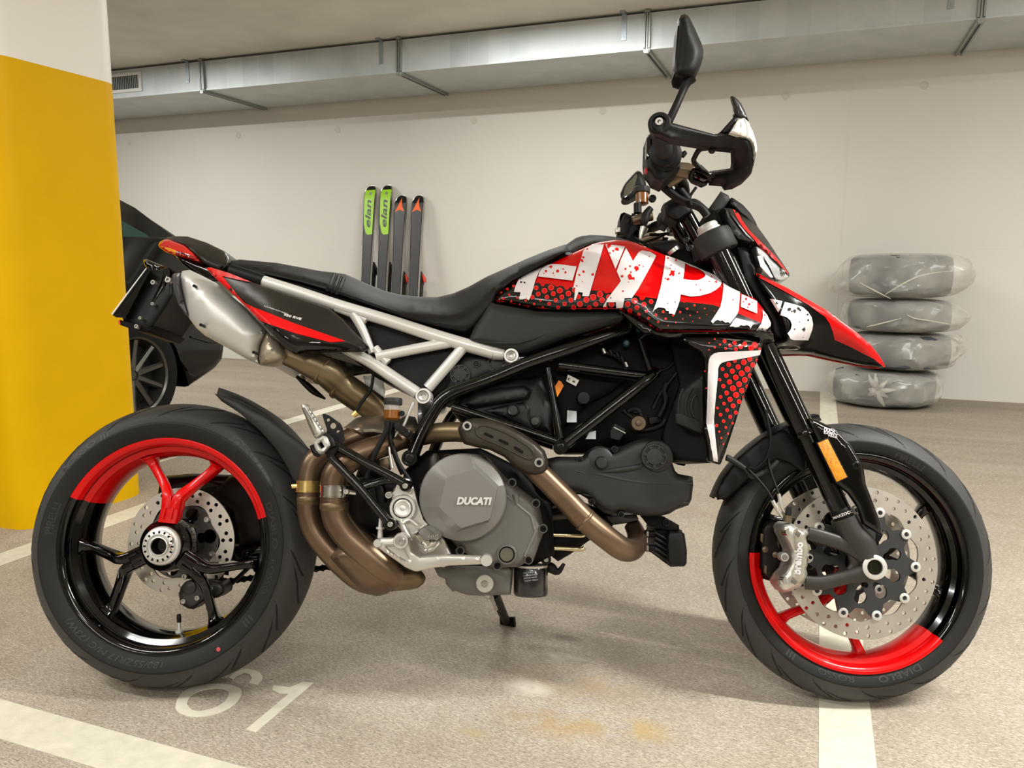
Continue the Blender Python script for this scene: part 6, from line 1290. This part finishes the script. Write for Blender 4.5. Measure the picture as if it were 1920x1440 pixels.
part('front_brake_hose', ptube([p + (yy,) for p, yy in zip(zP((590, -60), (640, 200), (600, 400), (500, 500), (420, 500), (520, 610), (610, 720), (670, 820)), [-.12, -.12, -.115, -.11, -.105, -.11, -.115, -.118])], -.11, 2.7, 10), m_matte, BIKE)
for pts in (((720, 750), (745, 860), (780, 930)), ((660, 815), (700, 890), (760, 980))): part('hose_ferrule', ptube(zP(*pts), -.122, [3.6, 3.8, 2.2], 10, 3), m_alu, BIKE)
# yokes, risers
def cyl_ax(nm, c, ax, prof, m, parent, n=36, **k): return part(nm, G().lathe(c, ax, prof, n), m, parent, **k)
UK = F0 - fax * .005
yk = cyl_ax('top_yoke', UK, -fax, [(.028, -.052), (.041, -.05), (.0435, -.046), (.0435, -.012), (.041, -.004), (.033, .0), (.0, .0)], m_grayp, BIKE, label='dark grey fork clamp')
yk2 = mirrored(yk); cp = cyl_ax('fork_cap', UK, -fax, [(.026, 0), (.026, .006), (.0235, .008), (.0235, .015), (.021, .019), (.012, .02), (.0, .018)], m_silv, yk, 28); mirrored(cp, yk2)
q = UK + fax * .03; part('yoke_bridge', G().tube([q, V((q.x - .035, 0, q.z - .012)), V((q.x, -q.y, q.z))], [.024, .026, .024], 12, 4, sec=(1, .8)), m_grayp, yk)
q = UK + fax * .19; lo = part('bottom_yoke', G().tube([q, V((q.x - .03, 0, q.z - .01)), V((q.x, -q.y, q.z))], [.036, .034, .036], 16, 4, sec=(1, .9)), m_matte, BIKE)
for (x, y) in ((1055, 1150), (1105, 1255)): bolt(P(*zE((x, y))[0], -.145), 6 * PX, m_bolt, yk, .003, 'yoke_bolt')
BC = P(1277, 388, -.05)
rs_ = part('bar_riser', G().tube([BC, V((BC.x + .04, -.05, BC.z - .075)), V((BC.x + .055, -.05, BC.z - .11))], [.019, .017, .02], 16, 2), m_gloss, BIKE)
mirrored(rs_)
part('bar_clamp', panel([p + (-.075,) for p in zE((750, 660), (850, 600), (1000, 570), (1120, 620), (1140, 780), (1040, 830), (930, 910), (780, 830))], .01, 8, mirror=-.055), m_matte, BIKE)
part('bar_clamp', panel([p + (.055,) for p in zE((690, 790), (760, 760), (830, 900), (800, 980), (700, 930))], .01, 6, .04), m_matte, BIKE)
# handlebar, grips, switchgear (right side; the left is its mirror image)
GE, GI = P(1237, 235, -.43), P(1245, 290, -.285)
bar = part('handlebar', G().tube([V((GE.x, -.41, GE.z)), GI, V((BC.x - .01, -.13, BC.z + .02)), BC, V((BC.x, .05, BC.z)), V((BC.x - .01, .13, BC.z + .02)), V((GI.x, .285, GI.z)), V((GE.x, .41, GE.z))], .0125, 16, 5), m_matte, BIKE)
gax = (GI - GE).normalized()
HB = []
def hbp(o): HB.append(o); return o
gp = hbp(part('hand_grip', G().tube([GE + gax * .012, GE + gax * .03, GE + gax * .11, GI - gax * .012], [.0175, .0165, .0165, .018], 20, 3), m_rubg if 0 else mat('grip_rubber', '121212', .7, bump=.4, bscale=500), BIKE))
for k in range(7): hbp(part('grip_ring', G().lathe(GE + gax * (.03 + k * .014), gax, [(.0165, -.003), (.0178, 0), (.0165, .003)], 20), MATS['grip_rubber'], gp))
hbp(part('grip_flange', G().lathe(GI - gax * .012, gax, [(.018, -.006), (.027, -.003), (.029, .002), (.026, .006), (.034, .010), (.035, .016), (.02, .02)], 30), m_matte, gp))
be = hbp(part('bar_end', G().lathe(GE - gax * .006, -gax, [(.012, -.02), (.0205, -.016), (.0205, .004), (.018, .007), (.0125, .0075), (.012, .004), (.0075, .004)], 32), m_matte, BIKE))
hbp(part('bar_end_bolt', G().lathe(GE - gax * .014, -gax, [(.0072, 0), (.0068, .005), (.003, .005), (.0025, .002), (0, .002)], 20), m_boltr, be))
sw_ = hbp(part('switch_housing', panel([p + (-.27,) for p in zF((160, 640), (180, 595), (235, 572), (300, 600), (520, 680), (570, 690), (600, 770), (628, 880), (612, 1050), (545, 1120), (420, 1215), (380, 1250), (260, 1195), (225, 1130), (165, 1060), (150, 900))], .015, 10, .05), m_matte, BIKE, 40))
part('red_kill_switch', G().prism(zF((140, 1040), (170, 1045), (172, 1095), (140, 1092)), -.275, .015, .001), mat('switch_red', 'b8323a', .4), sw_)
hbp(part('switch_button', G().prism(zF((165, 650), (245, 640), (245, 900), (160, 900)), -.285, .02, .003), m_gloss, sw_))
mc = hbp(part('master_cylinder', ptube([p + (-.235,) for p in zF((560, 1060), (700, 1080), (860, 1120))], -.235, [13, 14, 13], 18, 1), m_bronze, BIKE))
hbp(part('master_clamp', ptube([p + (-.22,) for p in zF((450, 1260), (540, 1190), (620, 1120))], -.22, [8, 11, 12], 16, 2), m_bronze, mc)); 
hbp(part('cylinder_knob', ptube([p + (-.24,) for p in zF((640, 890), (665, 850), (690, 830))], -.24, [4, 5, 4], 10, 1), m_matte, mc))
hbp(part('brake_lever', ptube([p + (yy,) for p, yy in zip(zF((930, 1260), (860, 1235), (760, 1190), (820, 1060), (1000, 1130), (1050, 1150)), [-.24, -.25, -.25, -.27, -.31, -.33])], -.25, [4, 5, 5, 4, 4, 4], 10), m_bolt, BIKE))
hbp(part('lever_shield', panel([p + (-.255,) for p in zF((780, 1060), (840, 1010), (900, 1000), (1010, 1100), (1050, 1160), (1010, 1210), (940, 1240), (800, 1180), (760, 1110)) ], .01, 8, .03), m_gloss, BIKE))
hbp(part('guard_cable', ptube([p + (yy,) for p, yy in zip(zF((980, 760), (880, 790), (820, 880), (800, 960), (900, 1060), (1000, 1150), (1020, 1200)), [-.36, -.34, -.31, -.29, -.28, -.27, -.26])], -.3, [6, 5, 4.5, 4.5, 4.5, 4.5, 4], 10), m_matte, BIKE))
hbp(part('cable_boss', G().lathe(P(*zF((1050, 790))[0], -.37), NY, [(6 * PX, -.006), (6 * PX, .004), (0, .005)], 16), m_matte, BIKE))
gpts = zF((222, 470), (235, 410), (262, 370), (310, 348), (370, 345), (430, 366), (470, 400), (500, 432), (1075, 588), (1120, 580), (1290, 575), (1500, 640), (1555, 690), (1590, 800), (1605, 1000), (1580, 1110), (1480, 1212), (1350, 1282), (1240, 1300), (1205, 1245), (1030, 1232), (1015, 1085), (1310, 1045), (1335, 930), (1330, 785), (1110, 760), (940, 735), (480, 662), (300, 585), (240, 530))
gy = [-.435] * 8 + [-.40, -.395, -.385, -.375, -.37, -.36, -.34, -.32, -.30, -.29, -.29, -.28, -.25, -.25, -.30, -.32, -.35, -.38, -.39, -.43, -.435, -.435]
hg = hbp(part('hand_guard', panel([p + (y,) for p, y in zip(gpts, gy)], .012, 10, .02, 5), m_matte, BIKE, 45, label='matt black hand guard'))
hbp(part('guard_lamp_arm', panel([p + (-.385,) for p in zF((1115, 585), (1150, 560), (1330, 362), (1385, 372), (1390, 390), (1275, 572))], .006, 6, .015), m_matte, hg))
il = hbp(part('indicator_lens', panel([p + (y,) for p, y in zip(zF((1280, 568), (1340, 470), (1392, 385), (1480, 366), (1540, 420), (1600, 540), (1645, 680), (1658, 780), (1645, 900), (1608, 1010), (1600, 880), (1580, 740), (1550, 675), (1500, 635), (1400, 600)), [-.402, -.402, -.397, -.392, -.387, -.377, -.367, -.36, -.352, -.345, -.347, -.36, -.372, -.382, -.397])], .012, 9, .02, 5), mat('clear_indicator', 'e9e6df', .12, coat=1, spec=.7), hg, label='clear white indicator lens'))
hbp(part('lens_divider', ptube([p + (-.408,) for p in zF((1480, 380), (1520, 480), (1525, 640))], -.39, 1.4, 6, 3), m_silv, il))
hbp(part('wind_deflector', panel([p + (-.375,) for p in zF((1296, 78), (1312, 72), (1345, 80), (1400, 125), (1440, 175), (1490, 280), (1540, 412), (1480, 358), (1400, 352), (1340, 348), (1330, 318), (1352, 300), (1330, 190))], .008, 8, .006), m_carb, hg))
# mirrors on stalks
ms = hbp(part('mirror_stalk', G().tube(T(*[p + (yy,) for p, yy in zip(zT_((350, 665), (385, 590), (425, 500), (448, 450), (475, 415)), (-.405, -.405, -.40, -.40, -.40))]), [.0075, .0075, .0075, .0085, .012], 14, 4), m_matte, BIKE))
mh = (part('mirror_head', panel([p + (-.40,) for p in zT_((404, 78), (420, 55), (440, 49), (462, 60), (478, 88), (505, 145), (538, 220), (548, 262), (546, 300), (532, 350), (512, 392), (480, 412), (440, 421), (392, 408), (378, 396), (376, 360), (384, 300), (398, 170))], .03, 20, mirror=-.395, step=5), m_matte, BIKE, 60, label='black mirror head'))
(part('mirror_glass', panel([p + (yy,) for p, yy in zip(zT_((400, 120), (418, 110), (424, 130), (405, 250), (396, 380), (382, 388), (386, 300)), [-.412] * 7)], .0, 8, .035), mat('mirror_dark_edge', '101111', .2, .3), mh)); mat('mirror_glass', '8a8f8c', .05, 1)
for o in HB: mirrored(o, BIKE if o.parent is BIKE else None)
ml = part('mirror_head', panel([p + (.40,) for p in zE((175, 505), (205, 430), (240, 370), (320, 280), (375, 225), (400, 215), (440, 230), (490, 295), (515, 390), (512, 470), (470, 530), (400, 565), (270, 632), (215, 618), (186, 600), (200, 540))], .02, 9, mirror=.41, step=4), m_matte, BIKE, 50, label='far mirror head seen from behind')
part('mirror_glass', G().prism(zE((215, 490), (250, 400), (380, 255), (400, 280), (345, 480), (230, 585), (215, 560)), .377, .004, .0008), MATS['mirror_glass'], ml)
# clutch side reservoir, clamps and levers on the far bar
lr = part('clutch_reservoir', G().lathe(P(*zE((460, 660))[0], .18), (0, 0, 1), [(.012, -.003), (.0165, 0), (.0165, .03)], 24), MATS['amber_fluid'], BIKE, label='amber clutch fluid reservoir')
part('reservoir_cap', G().lathe(P(*zE((458, 522))[0], .18), (0, 0, 1), [(.0205, 0), (.021, .002), (.021, .013), (.019, .0155), (0, .0155)], 28), m_grayp, lr)
bolt(P(*zE((600, 595))[0], .17), 7 * PX * 1.2, m_bolt, lr, .006)
part('reservoir_mount', ptube([p + (.17,) for p in zE((400, 660), (400, 790))], .17, 9, 14, 1), m_matte, BIKE)
part('clutch_master', ptube([p + (.17,) for p in zE((330, 900), (400, 880), (480, 850), (600, 830))], .17, [9, 11, 12, 10], 16), m_bronze, BIKE)
part('clutch_clamp', ptube([p + (.15,) for p in zE((580, 720), (520, 800), (490, 900), (480, 960))], .15, [7, 9, 9, 6], 12), m_matte, BIKE)
part('clutch_switch', panel([p + (.19,) for p in zE((150, 960), (220, 800), (330, 820), (340, 900), (260, 1100), (120, 1090))], .012, 8, .05), m_matte, BIKE)
part('switch_tab', G().prism(zE((105, 985), (165, 978), (165, 1040), (105, 1045)), .18, .02, .002), m_alu, BIKE)
part('banjo_union', ptube([p + (.1,) for p in zE((490, 985), (460, 1080), (445, 1140))], .1, [9, 7, 5], 12, 2), m_alu, BIKE); part('banjo_union', ptube([p + (.1,) for p in zE((440, 1110), (560, 1080), (620, 1070))], .1, [5, 5, 4], 10, 2), m_alu, BIKE)
for pts, yy, r in (([(560, 1080), (700, 1080), (830, 1060)], .09, 3.5), ([(360, 1120), (460, 1180), (600, 1150), (760, 1080)], .08, 3.2), ([(480, 1200), (600, 1250), (700, 1180), (800, 1160)], .06, 4), ([(700, 380), (800, 480), (960, 600), (1100, 660), (1250, 720), (1340, 830)], -.16, 8), ([(800, 420), (900, 540), (1060, 640), (1180, 640), (1330, 760)], -.15, 6), ([(940, 440), (1000, 520), (1080, 620)], -.14, 9), ([(1190, 440), (1120, 540), (1060, 660)], -.13, 2.8), ([(900, 380), (980, 480), (1100, 610)], -.12, 5)):
    part('control_cable', ptube([p + (yy,) for p in zE(*pts)], yy, r, 10), m_matte, BIKE)
part('cable_tie', ptube(zE((1085, 630), (1110, 700)), -.17, 6, 10, 1), m_dark, BIKE)
part('steering_head', panel([p + (-.04,) for p in zE((560, 1180), (720, 1170), (900, 1150), (1050, 1230), (1200, 1330), (1340, 1440), (1500, 1700), (1250, 1700), (900, 1460), (620, 1310))], .02, 14, mirror=0), m_dark, BIKE)
part('yoke_collar', ptube([p + (-.06,) for p in zE((870, 1280), (900, 1320))], -.06, 13, 14, 1), m_alu, BIKE)
# instrument, nose, headlight
part('instrument', panel([p + (-.07,) for p in zC((112, 208), (205, 74), (262, 104), (280, 140), (200, 240), (150, 232))], .006, 7, mirror=0), m_grayp, BIKE)
nos = part('headlight_nacelle', panel([p + (yy,) for p, yy in zip(zC((252, 198), (300, 208), (350, 243), (450, 308), (484, 343), (560, 448), (640, 570), (720, 688), (720, 714), (690, 692), (600, 592), (520, 502), (450, 457), (390, 417), (330, 332), (270, 252)), (-.09, -.085, -.07, -.06, -.055, -.05, -.045, -.03, -.03, -.05, -.08, -.095, -.1, -.105, -.105, -.1))], .012, 12, mirror=0), m_carb, BIKE, label='dark headlight nacelle with a red stripe')
tb = bvh(nos); g = G(); decal(g, tb, zC((294, 212), (325, 222), (345, 255), (362, 292), (420, 372), (500, 452), (600, 550), (660, 620), (712, 692), (700, 690), (622, 602), (520, 512), (440, 422), (370, 347), (318, 265)), .0014, 4); part('red_stripe', g, m_redd, nos)
part('nose_deflector', panel([p + (yy,) for p, yy in zip(zC((284, 120), (300, 126), (372, 176), (430, 240), (465, 300), (484, 346), (440, 305), (350, 246), (278, 165)), (-.07, -.07, -.06, -.055, -.05, -.05, -.06, -.07, -.08))], .01, 8, mirror=0), m_matte, BIKE)
part('nose_side_cover', panel([p + (-.115,) for p in zC((216, 198), (256, 203), (275, 262), (330, 340), (392, 416), (452, 455), (400, 463), (330, 443), (288, 400), (250, 310))], .012, 8, .03), m_matte, BIKE)
stay = part('nose_bracket', panel([p + (yy,) for p, yy in zip(zC((150, 230), (215, 200), (250, 310), (288, 400), (330, 448), (400, 466), (440, 545), (480, 645), (472, 700), (560, 860), (620, 960), (655, 1020), (692, 1150), (720, 1190), (640, 1200), (590, 1160), (575, 1050), (520, 960), (430, 830), (370, 740), (340, 600), (300, 480), (240, 400), (190, 320)), [-.08] * 24)], .012, 10, mirror=0), m_matte, BIKE)
hl = part('headlight', panel([p + (yy,) for p, yy in zip(zC((458, 488), (480, 486), (520, 508), (600, 590), (690, 690), (716, 714), (690, 738), (650, 754), (615, 752), (560, 702), (500, 622), (475, 560)), (-.09, -.09, -.085, -.07, -.05, -.04, -.045, -.055, -.06, -.075, -.085, -.09))], .018, 10, mirror=0, step=5), mat('headlight_glass', 'c9cdd0', .06, coat=1, spec=.8, metal=.35, var=.25, vscale=45), BIKE, label='clear headlight lens')
part('headlight_divider', ptube([p + (-.098,) for p in zC((500, 530), (560, 630), (610, 735))], -.1, 1.6, 8, 3), m_dark, hl)
part('projector_bowl', G().lathe(P(*zC((650, 690))[0], -.06), NY, [(8 * PX, -.01), (8 * PX, .01), (5 * PX, .013), (0, .014)], 24), mat('lamp_inner', '8c8f8c', .15, .9), hl)
part('lens_reflection', G().prism(zC((480, 560), (505, 560), (600, 720), (580, 720), (505, 640)), -.106, .002, 0), mat('painted_reflection_white', 'eef0ee', .2), hl)  # white sliver stands in for a bright reflection in the headlight lens
bko = [p + (yy,) for p, yy in zip(zC((470, 690), (490, 695), (560, 733), (700, 800), (860, 890), (1000, 970), (1120, 1058), (1230, 1140), (1330, 1230), (1400, 1320), (1440, 1390), (1400, 1398), (1250, 1375), (1050, 1330), (900, 1290), (800, 1280), (640, 1276), (610, 1210), (700, 1180), (660, 1030), (575, 880), (500, 770)), (-.10, -.09, -.085, -.08, -.075, -.065, -.055, -.045, -.03, -.015, -.004, -.004, -.01, -.015, -.02, -.03, -.04, -.10, -.115, -.115, -.11, -.105))]
beak = part('front_beak', panel(bko, .011, 10, mirror=0, step=5, prof=1.7), mat('beak_black', '060605', .22, spec=.22), BIKE, 60, label='pointed red front beak with black and white print')
tb = bvh(beak); g = G()
decal(g, tb, zC((470, 688), (490, 692), (560, 731), (700, 798), (860, 888), (1000, 968), (1120, 1056), (1230, 1138), (1330, 1228), (1402, 1320), (1442, 1392), (1425, 1389), (1350, 1330), (1260, 1285), (1180, 1242), (1100, 1206), (1060, 1190), (1046, 1130), (1020, 1065), (985, 1015), (950, 992), (860, 926), (700, 836), (560, 760), (478, 714)), .0012, 4, clip=bko)
part('red_print', g, m_red, beak, label='red upper edge and tip')
part('red_edge_line', G().tube([V((p[0], -p[1] * .6 - .004, p[2] - .001)) for p in T(*bko[11:17])], .0012, 6, 3), m_red, beak)

g = G(); decal(g, tb, zC((578, 880), (665, 901), (640, 982)), .0020, 4)
decal(g, tb, zC((682, 906), (760, 925), (820, 945), (860, 980), (885, 1020), (896, 1070), (890, 1110), (860, 1190), (750, 1190), (725, 1180), (705, 1140), (728, 1110), (735, 1075), (725, 1045), (700, 1022), (652, 1002)), .0020, 4); part('white_lettering', g, m_white, beak)
g = G(); splat(zC, tb, [(630, 913, 12), (715, 962, 14), (755, 975, 14), (785, 955, 12), (800, 968, 10), (735, 978, 8), (855, 1000, 8), (858, 1040, 9), (822, 1110, 14), (755, 1108, 6), (792, 1055, 5), (820, 1168, 4)], .0027, g); part('black_splatter', g, m_blackp, beak, kind='stuff')
vent = part('beak_vent', G(), m_red, beak) if 0 else None
g = G(); decal(g, tb, zC((1235, 1145), (1250, 1155), (1290, 1195), (1330, 1285), (1300, 1260), (1265, 1205)), .0006, 5); part('beak_vent', g, mat('vent_dark_red', '7d0808', .4), beak)
part('beak_underside_scoop', panel([p + (-.12,) for p in zC((620, 1250), (660, 1238), (760, 1232), (820, 1245), (790, 1258), (680, 1262))], .005, 5, .01), m_gloss, beak)
